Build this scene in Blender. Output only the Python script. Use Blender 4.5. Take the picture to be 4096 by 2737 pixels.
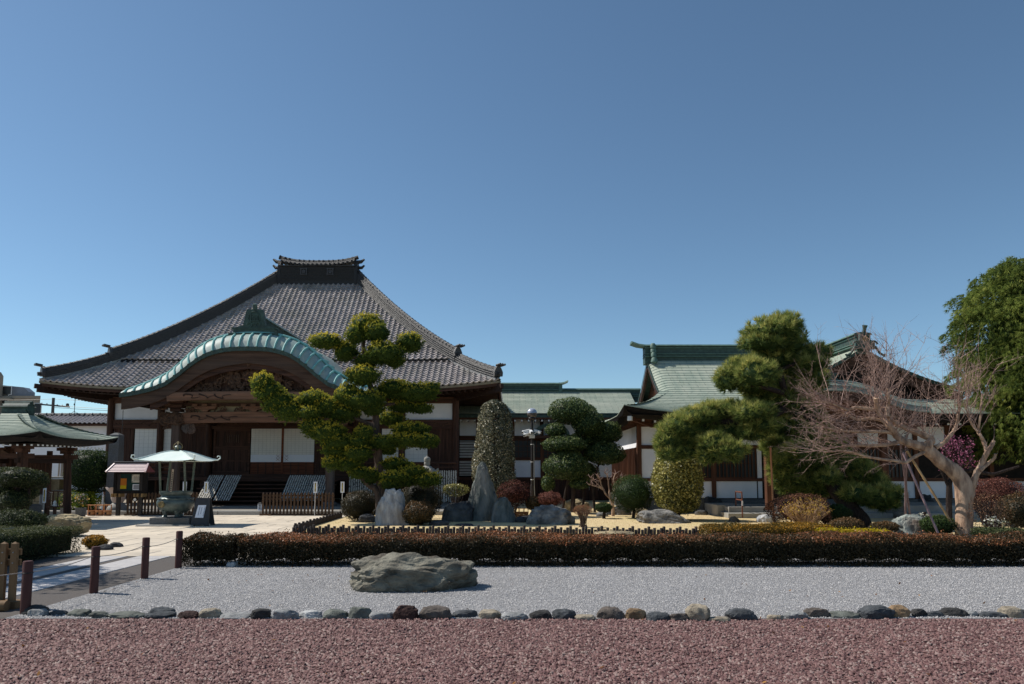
import bpy, bmesh, math, random
import numpy as np
from mathutils import Vector, Matrix, noise as mnoise

for o in list(bpy.data.objects):
    bpy.data.objects.remove(o)
SC = bpy.context.scene
COL = SC.collection
RNG = np.random.default_rng(7)
random.seed(7)

# ------------------------------------------------------------------ camera
EYE = 1.6
TILT = math.atan(.091)
FPX, VC = 2900., 1616.            # focal length and principal row in photograph pixels
cam = bpy.data.cameras.new('camera')
cam.sensor_width = 36
cam.lens = FPX / 4096 * 36
cam.shift_y = (VC - 1368.5) / 4096
cam.clip_end = 2000
camo = bpy.data.objects.new('camera', cam)
COL.objects.link(camo)
camo.location = (0, 0, EYE)
camo.rotation_euler = (math.pi / 2 + TILT, 0, 0)
SC.camera = camo

# ------------------------------------------------------------------ sky and sun
SUN = Vector((.85, -.22, -1.0))   # direction in which the light travels
w = bpy.data.worlds.new('World')
SC.world = w
w.use_nodes = True
nt = w.node_tree
nt.nodes.clear()
sky = nt.nodes.new('ShaderNodeTexSky')
sky.sky_type = 'NISHITA'
sky.sun_disc = False
sky.sun_elevation = math.asin(-SUN.normalized().z)
sky.sun_rotation = math.atan2(-SUN.x, -SUN.y)
sky.altitude = 0
sky.air_density = .8
sky.dust_density = .2
sky.ozone_density = 5.
bg = nt.nodes.new('ShaderNodeBackground')
bg.inputs[1].default_value = .115
wo = nt.nodes.new('ShaderNodeOutputWorld')
tint = nt.nodes.new('ShaderNodeMix'); tint.data_type = 'RGBA'; tint.blend_type = 'MULTIPLY'; tint.inputs[0].default_value = 1
tint.inputs[7].default_value = (.96, 1.0, .885, 1)
nt.links.new(sky.outputs[0], tint.inputs[6])
nt.links.new(tint.outputs[2], bg.inputs[0])
nt.links.new(bg.outputs[0], wo.inputs[0])
sl = bpy.data.lights.new('sun', 'SUN')
sl.energy = 4.3
sl.angle = math.radians(.53)
sl.color = (1, .95, .87)
so = bpy.data.objects.new('sun', sl)
COL.objects.link(so)
so.rotation_euler = SUN.to_track_quat('-Z', 'Y').to_euler()
SC.view_settings.view_transform = 'Standard'
SC.view_settings.look = 'None'
SC.view_settings.gamma = 1
SC.view_settings.use_curve_mapping = False
SC.view_settings.exposure = 0.2
SC.render.engine = 'CYCLES'
SC.cycles.max_bounces = 8
SC.cycles.diffuse_bounces = 6
SC.cycles.transparent_max_bounces = 8

# ------------------------------------------------------------------ helpers
CT, ST = math.cos(TILT), math.sin(TILT)
def ray(x, y):
    a = (x - 2048) / FPX; b = -(y - VC) / FPX
    return a, CT - b * ST, ST + b * CT
def gs(x, y, z=0.):
    """point at height z that the photograph shows at pixel x, y"""
    d = ray(x, y); t = (z - EYE) / d[2]
    return Vector((d[0] * t, d[1] * t, z))
def ps(x, y, Y):
    """point in the vertical plane at distance Y"""
    d = ray(x, y); t = Y / d[1]
    return Vector((d[0] * t, Y, EYE + d[2] * t))
def crop(ox, oy):
    return lambda x, y: (ox + x / 2.292, oy + y / 2.292)
k1, k2, k3, k4, k5, k6, k7, k8, k9 = (crop(0, 900), crop(0, 1900), crop(0, 1500), crop(900, 1500), crop(1700, 1500),
                                      crop(2400, 1200), crop(2500, 1600), crop(3072, 1000), crop(3072, 1600))
kb2 = crop(900, 900)

ORG = {}
def _link(o, parent):
    COL.objects.link(o)
    if parent is not None:
        o.parent = parent
def thing(name, label, cat, loc=(0, 0, 0), group=None):
    o = bpy.data.objects.new(name, None)
    o.empty_display_size = .2
    COL.objects.link(o)
    o.location = loc
    ORG[o.name] = Vector(loc)
    o['label'] = label; o['category'] = cat
    if group: o['group'] = group
    return o
def tag(o, label=None, cat=None, group=None, kind=None):
    if label: o['label'] = label
    if cat: o['category'] = cat
    if group: o['group'] = group
    if kind: o['kind'] = kind
    return o
def org(p):
    return ORG.get(p.name, Vector((0, 0, 0))) if p is not None else Vector((0, 0, 0))
def newobj(name, me, parent=None):
    o = bpy.data.objects.new(name, me)
    _link(o, parent)
    if parent is not None: ORG[o.name] = org(parent)
    return o

class MB:
    def __init__(s):
        s.v = []; s.f = []; s.m = []
    def add(s, vs, fs, mi=0):
        o = len(s.v)
        s.v += [tuple(p) for p in vs]
        s.f += [tuple(i + o for i in f) for f in fs]
        s.m += [mi] * len(fs)
        return s
    def box(s, x0, x1, y0, y1, z0, z1, mi=0):
        return s.add([(x0, y0, z0), (x1, y0, z0), (x1, y1, z0), (x0, y1, z0), (x0, y0, z1), (x1, y0, z1), (x1, y1, z1), (x0, y1, z1)],
                     [(0, 3, 2, 1), (4, 5, 6, 7), (0, 1, 5, 4), (1, 2, 6, 5), (2, 3, 7, 6), (3, 0, 4, 7)], mi)
    def cbox(s, x0, x1, y0, y1, z0, z1, c=.008, mi=0):
        """box with chamfered vertical and top edges"""
        def ring(i, z):
            a, b, e, d = x0 + i, x1 - i, y0 + i, y1 - i
            return [(a + c, e, z), (b - c, e, z), (b, e + c, z), (b, d - c, z), (b - c, d, z), (a + c, d, z), (a, d - c, z), (a, e + c, z)]
        vs = ring(0, z0) + ring(0, z1 - c) + ring(c, z1)
        fs = []
        for r in (0, 8):
            for i in range(8):
                j = (i + 1) % 8
                fs.append((r + i, r + j, r + 8 + j, r + 8 + i))
        fs.append(tuple(range(16, 24))); fs.append(tuple(range(7, -1, -1)))
        return s.add(vs, fs, mi)
    def bar(s, a, b, w, h, mi=0, up=(0, 0, 1)):
        a = Vector(a); b = Vector(b); t = (b - a).normalized(); up = Vector(up)
        sd = t.cross(up)
        if sd.length < 1e-4: sd = t.cross(Vector((0, 1, 0)))
        sd.normalize(); u = sd.cross(t).normalized()
        vs = []
        for p in (a, b):
            for i, j in ((-1, -1), (1, -1), (1, 1), (-1, 1)):
                vs.append(p + sd * (i * w / 2) + u * (j * h / 2))
        return s.add(vs, [(3, 2, 1, 0), (4, 5, 6, 7), (0, 1, 5, 4), (1, 2, 6, 5), (2, 3, 7, 6), (3, 0, 4, 7)], mi)
    def tube(s, pts, rad, n=8, mi=0, cap=True):
        pts = [Vector(p) for p in pts]
        if not hasattr(rad, '__len__'): rad = [rad] * len(pts)
        vs = []; fs = []; ref = None
        for i, p in enumerate(pts):
            t = (pts[min(i + 1, len(pts) - 1)] - pts[max(i - 1, 0)])
            if t.length < 1e-9: t = Vector((0, 0, 1))
            t.normalize()
            if ref is None:
                ref = Vector((1, 0, 0)) if abs(t.x) < .8 else Vector((0, 1, 0))
            b = t.cross(ref).normalized(); a = b.cross(t).normalized(); ref = a
            for k in range(n):
                an = 2 * math.pi * k / n
                vs.append(p + (a * math.cos(an) + b * math.sin(an)) * rad[i])
        for i in range(len(pts) - 1):
            for k in range(n):
                l = (k + 1) % n
                fs.append((i * n + k, i * n + l, (i + 1) * n + l, (i + 1) * n + k))
        if cap:
            fs.append(tuple(range(n - 1, -1, -1)))
            fs.append(tuple((len(pts) - 1) * n + k for k in range(n)))
        return s.add(vs, fs, mi)
    def lathe(s, prof, n=16, c=(0, 0, 0), mi=0, sx=1, sy=1, ph=0):
        vs = []; fs = []
        for r, z in prof:
            for k in range(n):
                an = 2 * math.pi * k / n + ph
                vs.append((c[0] + r * sx * math.cos(an), c[1] + r * sy * math.sin(an), c[2] + z))
        for i in range(len(prof) - 1):
            for k in range(n):
                l = (k + 1) % n
                fs.append((i * n + k, i * n + l, (i + 1) * n + l, (i + 1) * n + k))
        fs.append(tuple(range(n - 1, -1, -1)))
        fs.append(tuple((len(prof) - 1) * n + k for k in range(n)))
        return s.add(vs, fs, mi)
    def prism(s, poly, a, b, ax='y', mi=0):
        """closed polygon given in the plane across ax, extruded from a to b"""
        n = len(poly)
        def P(p, q, t):
            return {'y': (p, t, q), 'x': (t, p, q), 'z': (p, q, t)}[ax]
        vs = [P(p, q, a) for p, q in poly] + [P(p, q, b) for p, q in poly]
        fs = [tuple(range(n)), tuple(range(2 * n - 1, n - 1, -1))]
        for i in range(n):
            j = (i + 1) % n
            fs.append((i, i + n, j + n, j))
        return s.add(vs, fs, mi)
    def grid(s, P, mi=0):
        m, n = len(P), len(P[0])
        vs = [p for r in P for p in r]
        return s.add(vs, [(i * n + j, i * n + j + 1, (i + 1) * n + j + 1, (i + 1) * n + j) for i in range(m - 1) for j in range(n - 1)], mi)
    def slab(s, P, th, mi=0):
        """sheet of points thickened downwards"""
        m, n = len(P), len(P[0])
        s.grid(P, mi)
        Q = [[(p[0], p[1], p[2] - th) for p in r][::-1] for r in P]
        s.grid(Q, mi)
        def edge(pts):
            lo = [(p[0], p[1], p[2] - th) for p in pts]
            s.grid([lo, pts], mi)
        edge(P[0]); edge(P[-1][::-1]); edge([r[0] for r in P][::-1]); edge([r[-1] for r in P])
        return s
    def sweep(s, path, prof, mi=0):
        """profile of (side, up) pairs carried along a path, up staying vertical"""
        path = [Vector(p) for p in path]; n = len(prof); vs = []; fs = []
        for i, p in enumerate(path):
            t = path[min(i + 1, len(path) - 1)] - path[max(i - 1, 0)]
            sd = Vector((t.y, -t.x, 0)).normalized()
            for a, b in prof: vs.append(p + sd * a + Vector((0, 0, b)))
        for i in range(len(path) - 1):
            for k in range(n):
                l = (k + 1) % n
                fs.append((i * n + k, i * n + l, (i + 1) * n + l, (i + 1) * n + k))
        fs.append(tuple(range(n - 1, -1, -1))); fs.append(tuple((len(path) - 1) * n + k for k in range(n)))
        return s.add(vs, fs, mi)
    def build(s, name, mats, parent=None, smooth=False, fix=True):
        o = org(parent)
        me = bpy.data.meshes.new(name)
        me.from_pydata([(x - o.x, y - o.y, z - o.z) for x, y, z in s.v], [], s.f)
        if not isinstance(mats, (list, tuple)): mats = [mats]
        for m in mats: me.materials.append(m)
        if len(mats) > 1: me.polygons.foreach_set('material_index', s.m)
        if fix:
            bm = bmesh.new(); bm.from_mesh(me)
            bmesh.ops.recalc_face_normals(bm, faces=bm.faces)
            bm.to_mesh(me); bm.free()
        if smooth:
            me.shade_smooth()
            if smooth != 'all': me.set_sharp_from_angle(angle=math.radians(40))
        return newobj(name, me, parent)

def copy_tree(o, parent=None, loc=None):
    c = o.copy(); COL.objects.link(c); c.parent = parent
    if loc is not None: c.location = loc
    for ch in list(o.children): copy_tree(ch, c)
    return c

def np_mesh(name, V, F, mat, parent=None, tone=None, smooth=False):
    """quads or triangles from arrays, vertices in world coordinates"""
    o = org(parent)
    V = np.asarray(V, np.float32) - np.array(o, np.float32)
    FL = [np.asarray(f, np.int32) for f in (F if isinstance(F, list) else [F])]
    me = bpy.data.meshes.new(name)
    ks = np.concatenate([np.full(len(f), f.shape[1], np.int32) for f in FL]); F = np.concatenate([f.ravel() for f in FL])
    me.vertices.add(len(V)); me.vertices.foreach_set('co', V.ravel())
    me.loops.add(F.size); me.loops.foreach_set('vertex_index', F)
    me.polygons.add(len(ks)); me.polygons.foreach_set('loop_start', (np.cumsum(ks) - ks).astype(np.int32))
    me.update(calc_edges=True)
    if tone is not None:
        at = me.attributes.new('tone', 'FLOAT', 'POINT')
        at.data.foreach_set('value', np.asarray(tone, np.float32))
    if smooth: me.shade_smooth()
    me.materials.append(mat)
    return newobj(name, me, parent)

# ------------------------------------------------------------------ materials
def S(r, g, b):
    f = lambda c: (c / 255 / 12.92) if c / 255 <= .04045 else ((c / 255 + .055) / 1.055) ** 2.4
    return (f(r), f(g), f(b))
class N:
    def __init__(s, name):
        s.m = bpy.data.materials.new(name); s.m.use_nodes = True
        s.t = s.m.node_tree; s.t.nodes.clear()
        s.out = s.t.nodes.new('ShaderNodeOutputMaterial')
    def n(s, typ, **kw):
        nd = s.t.nodes.new('ShaderNode' + typ)
        for k, v in kw.items():
            if k in nd.bl_rna.properties and k != 'inputs': setattr(nd, k, v)
        return nd
    def l(s, a, b): s.t.links.new(a, b)
    def mix(s, fac, a, b, mode='MIX'):
        nd = s.t.nodes.new('ShaderNodeMix'); nd.data_type = 'RGBA'; nd.blend_type = mode
        for sock, v in ((nd.inputs[0], fac), (nd.inputs[6], a), (nd.inputs[7], b)):
            if hasattr(v, 'links'): s.l(v, sock)
            elif isinstance(v, (int, float)): sock.default_value = v
            else: sock.default_value = (*v, 1)
        return nd.outputs[2]
    def math(s, op, a, b=0., clamp=False):
        nd = s.t.nodes.new('ShaderNodeMath'); nd.operation = op; nd.use_clamp = clamp
        for sock, v in zip(nd.inputs, (a, b)):
            if hasattr(v, 'links'): s.l(v, sock)
            else: sock.default_value = v
        return nd.outputs[0]
    def ramp(s, x, lo, hi):
        nd = s.t.nodes.new('ShaderNodeMapRange')
        s.l(x, nd.inputs[0]); nd.inputs[1].default_value = lo; nd.inputs[2].default_value = hi
        return nd.outputs[0]
    def coords(s, stretch=(1, 1, 1), rnd=False):
        tc = s.n('TexCoord'); mp = s.n('Mapping'); mp.inputs['Scale'].default_value = stretch
        s.l(tc.outputs['Object'], mp.inputs['Vector'])
        if rnd:
            oi = s.n('ObjectInfo'); cb = s.n('CombineXYZ'); k = s.math('MULTIPLY', oi.outputs['Random'], 37.)
            s.l(k, cb.inputs[0]); s.l(k, cb.inputs[2]); s.l(cb.outputs[0], mp.inputs['Location'])
        return mp.outputs[0]
    def noise(s, co, scale, detail=4, rough=.6):
        nd = s.n('TexNoise'); s.l(co, nd.inputs['Vector'])
        nd.inputs['Scale'].default_value = scale; nd.inputs['Detail'].default_value = detail; nd.inputs['Roughness'].default_value = rough
        return nd.outputs[0]
    def bsdf(s, col, rough=.8, spec=.3, metal=0., bump=None, bs=.3, bd=.02):
        p = s.n('BsdfPrincipled')
        if hasattr(col, 'links'): s.l(col, p.inputs['Base Color'])
        else: p.inputs['Base Color'].default_value = (*col, 1)
        if hasattr(rough, 'links'): s.l(rough, p.inputs['Roughness'])
        else: p.inputs['Roughness'].default_value = rough
        p.inputs['Specular IOR Level'].default_value = spec
        p.inputs['Metallic'].default_value = metal
        if bump is not None:
            b = s.n('Bump'); b.inputs['Strength'].default_value = bs; b.inputs['Distance'].default_value = bd
            s.l(bump, b.inputs['Height']); s.l(b.outputs[0], p.inputs['Normal'])
        return p
    def done(s, sh):
        s.l(sh.outputs[0] if hasattr(sh, 'outputs') else sh, s.out.inputs[0]); return s.m

def mat(name, c1, c2=None, scale=4., rough=.8, spec=.25, metal=0., stretch=(1, 1, 1), bump=.3, bscale=30., bd=.01, rnd=.0, c3=None, s3=1.2, det=5):
    """two-colour noise, an optional third colour in broad patches, fine relief, per-object brightness"""
    k = N(name)
    co = k.coords(stretch, rnd > 0)
    c2 = c2 or tuple(c * .7 for c in c1)
    f = k.ramp(k.noise(co, scale, det), .32, .68)
    col = k.mix(f, c1, c2)
    if c3: col = k.mix(k.ramp(k.noise(co, s3, 3), .5, .72), col, c3)
    if rnd:
        oi = k.n('ObjectInfo')
        r = k.ramp(oi.outputs['Random'], 0, 1)
        v = k.math('ADD', k.math('MULTIPLY', r, 2 * rnd), 1 - rnd)
        cc = k.n('CombineXYZ')
        for i in range(3): k.l(v, cc.inputs[i])
        col = k.mix(1., col, cc.outputs[0], 'MULTIPLY')
    return k.done(k.bsdf(col, rough, spec, metal, k.noise(co, bscale, 5) if bump else None, bump, bd))

def wood(name, c1, c2, axis='z', scale=9., rough=.75, rnd=.12, bump=.5, weather=None):
    st = {'x': (.06, 1, 1), 'y': (1, .06, 1), 'z': (1, 1, .06)}[axis]
    return mat(name, c1, c2, scale * 1.6, rough, .2, 0, st, bump, 60., .006, rnd, c3=weather, s3=2.5)

def leaf(name, dark, mid, light, rough=.45, trans=.3, spec=.35):
    """leaf colour spread along the stored tone of each leaf"""
    k = N(name)
    a = k.n('Attribute'); a.attribute_name = 'tone'
    cr = k.n('ValToRGB'); e = cr.color_ramp.elements
    e[0].position = 0; e[0].color = (*dark, 1); e[1].position = 1; e[1].color = (*light, 1)
    m = e.new(.5); m.color = (*mid, 1)
    k.l(a.outputs['Fac'], cr.inputs[0])
    p = k.bsdf(cr.outputs[0], rough, spec)
    t = k.n('BsdfTranslucent'); k.l(cr.outputs[0], t.inputs[0])
    mx = k.n('MixShader'); mx.inputs[0].default_value = trans
    k.l(p.outputs[0], mx.inputs[1]); k.l(t.outputs[0], mx.inputs[2])
    return k.done(mx)

WD = S(62, 42, 34); WD2 = S(38, 27, 23)
M = dict(
    wood_z=wood('dark_wood_upright', S(92, 64, 52), S(50, 36, 31), 'z'),
    wood_x=wood('dark_wood_level', S(96, 67, 54), S(54, 38, 32), 'x'),
    wood_y=wood('dark_wood_deep', S(66, 47, 39), S(38, 28, 24), 'y'),
    beam=wood('weathered_beam', S(140, 102, 80), S(86, 61, 48), 'x', 7., weather=S(104, 84, 72)),
    post=wood('weathered_post', S(118, 98, 86), S(78, 62, 54), 'z', 7., weather=S(92, 84, 80)),
    carve=mat('carved_wood', S(108, 80, 62), S(52, 38, 31), 9., bump=1., bscale=14, bd=.05),
    redwood=wood('reddish_lattice_wood', S(140, 82, 56), S(92, 52, 38), 'x'),
    plaster=mat('white_plaster', S(240, 240, 244), S(230, 231, 236), 2., .9, .1, bump=.15, bscale=90, c3=S(222, 222, 226), s3=.6),
    shoji=mat('paper_screen', S(240, 238, 232), S(232, 230, 226), 3., .9, .1, bump=0),
    shoji_low=mat('paper_screen_band', S(246, 247, 252), S(240, 242, 250), 3., .9, .1, bump=0),
    black=mat('blackened_wood', S(38, 32, 30), S(24, 21, 20), 6., .8),
    stone=mat('grey_granite', S(168, 166, 160), S(140, 138, 134), 40., .85, .2, bump=.3, bscale=90, c3=S(126, 124, 118), s3=1.),
    stone_dk=mat('dark_granite', S(116, 116, 116), S(84, 86, 88), 30., .8, .2, bump=.3, bscale=80, c3=S(96, 92, 84), s3=1.5),
    white=mat('white_paint', S(228, 228, 226), S(212, 212, 210), 5., .6, .3, bump=.1),
    black_metal=mat('dark_pole_metal', S(46, 38, 36), S(34, 29, 28), 12., .45, .5, bump=.05),
)
def _tile():
    k = N('smoked_roof_tile'); co = k.coords((1, 1, 1), True)
    a = k.n('Attribute'); a.attribute_name = 'tone'
    oi = k.n('ObjectInfo')
    col = k.mix(k.ramp(k.noise(co, 9., 5), .32, .68), S(182, 172, 169), S(134, 128, 127))
    col = k.mix(k.ramp(k.noise(co, .9, 3), .5, .72), col, S(142, 137, 131))
    v = k.math('ADD', k.math('MULTIPLY', k.math('ADD', a.outputs['Fac'], oi.outputs['Random']), .34), .66)
    cc = k.n('CombineXYZ')
    for i in range(3): k.l(v, cc.inputs[i])
    col = k.mix(1., col, cc.outputs[0], 'MULTIPLY')
    return k.done(k.bsdf(col, .30, .6, 0, k.noise(co, 60, 5), .25, .01))
M['tile'] = _tile()
M['tile_ridge_backlit'] = mat('backlit_ridge_tile', S(56, 53, 52), S(34, 32, 32), 12., .5, .35, stretch=(.5, .5, 7), bump=.9, bscale=18, bd=.03)  # main ridge's backlit darkness put into a second tile colour
M['tile_ridge'] = mat('smoked_ridge_tile', S(80, 76, 75), S(48, 46, 46), 12., .42, .45, stretch=(.5, .5, 7), bump=.9, bscale=18, bd=.03)
M['tile_deck'] = mat('roof_underlay', S(40, 36, 35), S(30, 27, 26), 6., .9)
# ------------------------------------------------------------------ vegetation and stone generators
def fbm(P, seed=0, oct=3, f=1.):
    r = np.random.default_rng(seed + 11); out = np.zeros(len(P)); a = 1.; tot = 0
    for o in range(oct):
        for _ in range(3):
            k = r.normal(size=3) * f * 1.7; ph = r.uniform(0, 6.28)
            out += a * np.sin(P @ k + ph); tot += a
        f *= 2.1; a *= .55
    return out / tot * 1.8
def unit(v): return v / np.maximum(np.linalg.norm(v, axis=1, keepdims=True), 1e-9)
def quads_leaf(P, Nn, size, rng, aspect=.55, jit=.7, tone=None):
    n = len(P)
    nn = unit(Nn + rng.normal(size=(n, 3)) * jit)
    t = unit(np.cross(nn, rng.normal(size=(n, 3)))); b = np.cross(nn, t)
    s = (size * rng.uniform(.65, 1.3, n))[:, None]
    V = np.empty((n, 4, 3)); V[:, 0] = P - t * s * .5; V[:, 1] = P + b * s * aspect * .5
    V[:, 2] = P + t * s * .5; V[:, 3] = P - b * s * aspect * .5
    if tone is None: tone = rng.uniform(0, 1, n)
    return V.reshape(-1, 3), np.repeat(np.clip(tone, 0, 1), 4)
def needles(P, Nn, L, w, k, rng, spread=.8, tone=None, droop=0.):
    """k narrow blades fanning out of every point"""
    n = len(P)
    d = np.repeat(Nn, k, 0) + rng.normal(size=(n * k, 3)) * spread
    d[:, 2] -= droop
    d = unit(d); p = np.repeat(P, k, 0)
    t = unit(np.cross(d, rng.normal(size=(n * k, 3))))
    ln = (L * rng.uniform(.7, 1.2, n * k))[:, None]
    V = np.empty((n * k, 3, 3)); V[:, 0] = p - t * w * .7; V[:, 1] = p + t * w * .7; V[:, 2] = p + d * ln
    if tone is None: tone = rng.uniform(0, 1, n)
    return V.reshape(-1, 3), np.repeat(np.clip(np.repeat(tone, k) + rng.normal(size=n * k) * .12, 0, 1), 3), 3
def blob(c, R, n, rng, lump=.12, lf=2.2, flat=1., shell=.22, seed=0, box=0.):
    """points and normals in the outer shell of a lumpy ellipsoid; flat < 1 squashes the underside, box > 0 squares it up"""
    d = unit(rng.normal(size=(n, 3)))
    if box:
        m = np.max(np.abs(d), axis=1, keepdims=True); d2 = d / m
        q = d * (1 - box) + d2 * box
    else: q = d
    r = 1 + lump * fbm(d, seed, 3, lf)
    r *= 1 - shell * rng.uniform(0, 1, n) ** 2
    q = q * r[:, None]
    q[:, 2] = np.where(q[:, 2] < 0, q[:, 2] * flat, q[:, 2])
    R = np.array(R); nn = unit(d / R)
    return np.array(c) + q * R, nn
def core(c, R, f=.78, lump=.12, lf=2.2, flat=1., seed=0, box=0., nu=14, nv=9):
    """closed inner body of the same lumpy shape, so that no light leaks through a dense crown"""
    V = []
    for i in range(nv + 1):
        ph = -math.pi / 2 + .02 + (math.pi - .04) * i / nv
        for j in range(nu):
            a = 2 * math.pi * j / nu
            V.append((math.cos(ph) * math.cos(a), math.cos(ph) * math.sin(a), math.sin(ph)))
    d = np.array(V)
    q = d * (1 - box) + d / np.max(np.abs(d), axis=1, keepdims=True) * box if box else d
    q = q * (1 + lump * fbm(d, seed, 3, lf))[:, None] * f
    q[:, 2] = np.where(q[:, 2] < 0, q[:, 2] * flat, q[:, 2])
    F = [(i * nu + j, i * nu + (j + 1) % nu, (i + 1) * nu + (j + 1) % nu, (i + 1) * nu + j) for i in range(nv) for j in range(nu)]
    return np.array(c) + q * np.array(R), np.array(F)
class Crown:
    def __init__(s, seed): s.V = []; s.T = []; s.F = []; s.n = 0; s.rng = np.random.default_rng(seed)
    def put(s, V, T, F=None):
        if F is None: F = 4
        if isinstance(F, int): F = np.arange(len(V)).reshape(-1, F)
        s.V.append(V); s.T.append(T); s.F.append(F + s.n); s.n += len(V)
    def core(s, *a, tone=.1, **k):
        V, F = core(*a, **k); s.put(V, np.full(len(V), tone), F)
    def build(s, name, m, parent):
        return np_mesh(name, np.concatenate(s.V), s.F, m, parent, np.concatenate(s.T))

_ico = {}
def ico(sub):
    if sub not in _ico:
        bm = bmesh.new(); bmesh.ops.create_icosphere(bm, subdivisions=sub, radius=1)
        _ico[sub] = (np.array([v.co for v in bm.verts]), np.array([[v.index for v in f.verts] for f in bm.faces])); bm.free()
    return _ico[sub]
def rock_pts(seed, sub=4, cuts=9, rough=.12, strata=0., cutd=(.62, .92), freq=1.6, sq=.78, blk=.5):
    r = np.random.default_rng(seed); V, F = ico(sub); P = V.copy()
    for _ in range(cuts):
        n = r.normal(size=3); n /= np.linalg.norm(n); d = r.uniform(*cutd)
        k = np.maximum(0, P @ n - d); P -= (k * .93)[:, None] * n
    off = r.uniform(-50, 50, 3)
    h = np.empty(len(P))
    for i, p in enumerate(P):
        q = Vector(p * freq + off)
        h[i] = mnoise.fractal(q, 1., 2.1, 5) + .5 * (mnoise.ridged_multi_fractal(q * 1.7, 1., 2.2, 4, 1., 2.) - 1.2)
        dd, pt = mnoise.voronoi(q * 1.5)
        h[i] += .55 * (min(dd[1] - dd[0], .22) / .22 - 1) * (.4 + 1.2 * blk) + blk * mnoise.cell(pt[0] * 9.7)
        if strata:
            q2 = Vector((q.x * .5, q.y * .5, q.z * 6 + q.x * 1.5)); h[i] += strata * mnoise.fractal(q2, 1., 2., 4)
    P = P * (1 + rough * h)[:, None]
    P = np.sign(P) * np.abs(P) ** sq
    return P, F
def rock_mesh(name, parent, m, c, R, seed, sub=4, cuts=9, rough=.12, strata=0., base=.35, taper=0., lean=(0, 0), cutd=(.62, .92), freq=1.6, rot=0., sq=.78, blk=.5):
    """c: centre of the footprint on the ground; R: half sizes in x, y and the height; the underside sits in the ground"""
    P, F = rock_pts(seed, sub, cuts, rough, strata, cutd, freq, sq, blk)
    lo, hi = P.min(0), P.max(0)
    P = (P - (lo + hi) / 2) / ((hi - lo) / 2)
    z = (P[:, 2] + 1) / 2                                # 0 bottom, 1 top
    zz = np.clip((z - base) / (1 - base), -.25, 1)
    k = 1 - taper * np.clip(zz, 0, 1)
    X = P[:, 0] * R[0] * k + lean[0] * np.clip(zz, 0, 1); Y = P[:, 1] * R[1] * k + lean[1] * np.clip(zz, 0, 1)
    ca, sa = math.cos(rot), math.sin(rot)
    Q = np.stack([X * ca - Y * sa, X * sa + Y * ca, zz * R[2]], 1) + np.array(c)
    o = np_mesh(name, Q, F, m, parent, smooth=True)
    o.data.set_sharp_from_angle(angle=math.radians(34))
    return o
def rock_img(name, label, m, box_, depth=.8, seed=1, cat='rock', group=None, **kw):
    """boulder standing where the photograph shows box_ = (left, right, top, foot)"""
    x0, x1, yt, yb = box_
    g = gs((x0 + x1) / 2, yb); Y = g.y
    half = (ps(x1, yb, Y).x - ps(x0, yb, Y).x) / 2
    ry = half * depth; Yc = Y + ry * .8
    half = (ps(x1, yb, Yc).x - ps(x0, yb, Yc).x) / 2
    cx = ps((x0 + x1) / 2, yb, Yc).x
    top = ps((x0 + x1) / 2, yt, Yc).z
    if 'lean' in kw: kw['lean'] = (kw['lean'][0] * half, kw['lean'][1] * half)
    o = rock_mesh(name, None, m, (0, 0, 0), (half, ry, top), seed, **kw)
    o.location = (cx, Yc, 0)
    return tag(o, label, cat, group)

# ------------------------------------------------------------------ ground
def sheet(name, x0, x1, y0, y1, z, m, nx=1, ny=1):
    P = [[(x0 + (x1 - x0) * i / nx, y0 + (y1 - y0) * j / ny, z) for i in range(nx + 1)] for j in range(ny + 1)]
    o = MB().grid(P).build(name, m, fix=False)
    o['kind'] = 'structure'
    return o
def gravel_mat(name, cols, scale, base_mul=.8):
    k = N(name); co = k.coords()
    v = k.n('TexVoronoi'); k.l(co, v.inputs['Vector']); v.inputs['Scale'].default_value = scale
    cr = k.n('ValToRGB'); e = cr.color_ramp.elements
    e[0].color = (*cols[0], 1); e[1].color = (*cols[-1], 1)
    for i, c in enumerate(cols[1:-1]): e.new((i + 1) / (len(cols) - 1)).color = (*c, 1)
    sp = k.n('SeparateColor'); k.l(v.outputs['Color'], sp.inputs[0]); k.l(sp.outputs[0], cr.inputs[0])
    col = k.mix(k.ramp(k.noise(co, 1.3, 3), .35, .7), cr.outputs[0], k.mix(1., cr.outputs[0], (.86, .86, .86), 'MULTIPLY'))
    return k.done(k.bsdf(col, .9, .15, 0, v.outputs['Distance'], 1., .02))
def pebble_mat(name, cols):
    k = N(name); a = k.n('Attribute'); a.attribute_name = 'tone'
    cr = k.n('ValToRGB'); e = cr.color_ramp.elements
    e[0].color = (*cols[0], 1); e[1].color = (*cols[-1], 1)
    for i, c in enumerate(cols[1:-1]): e.new((i + 1) / (len(cols) - 1)).color = (*c, 1)
    k.l(a.outputs['Fac'], cr.inputs[0])
    return k.done(k.bsdf(cr.outputs[0], .75, .3))
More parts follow.
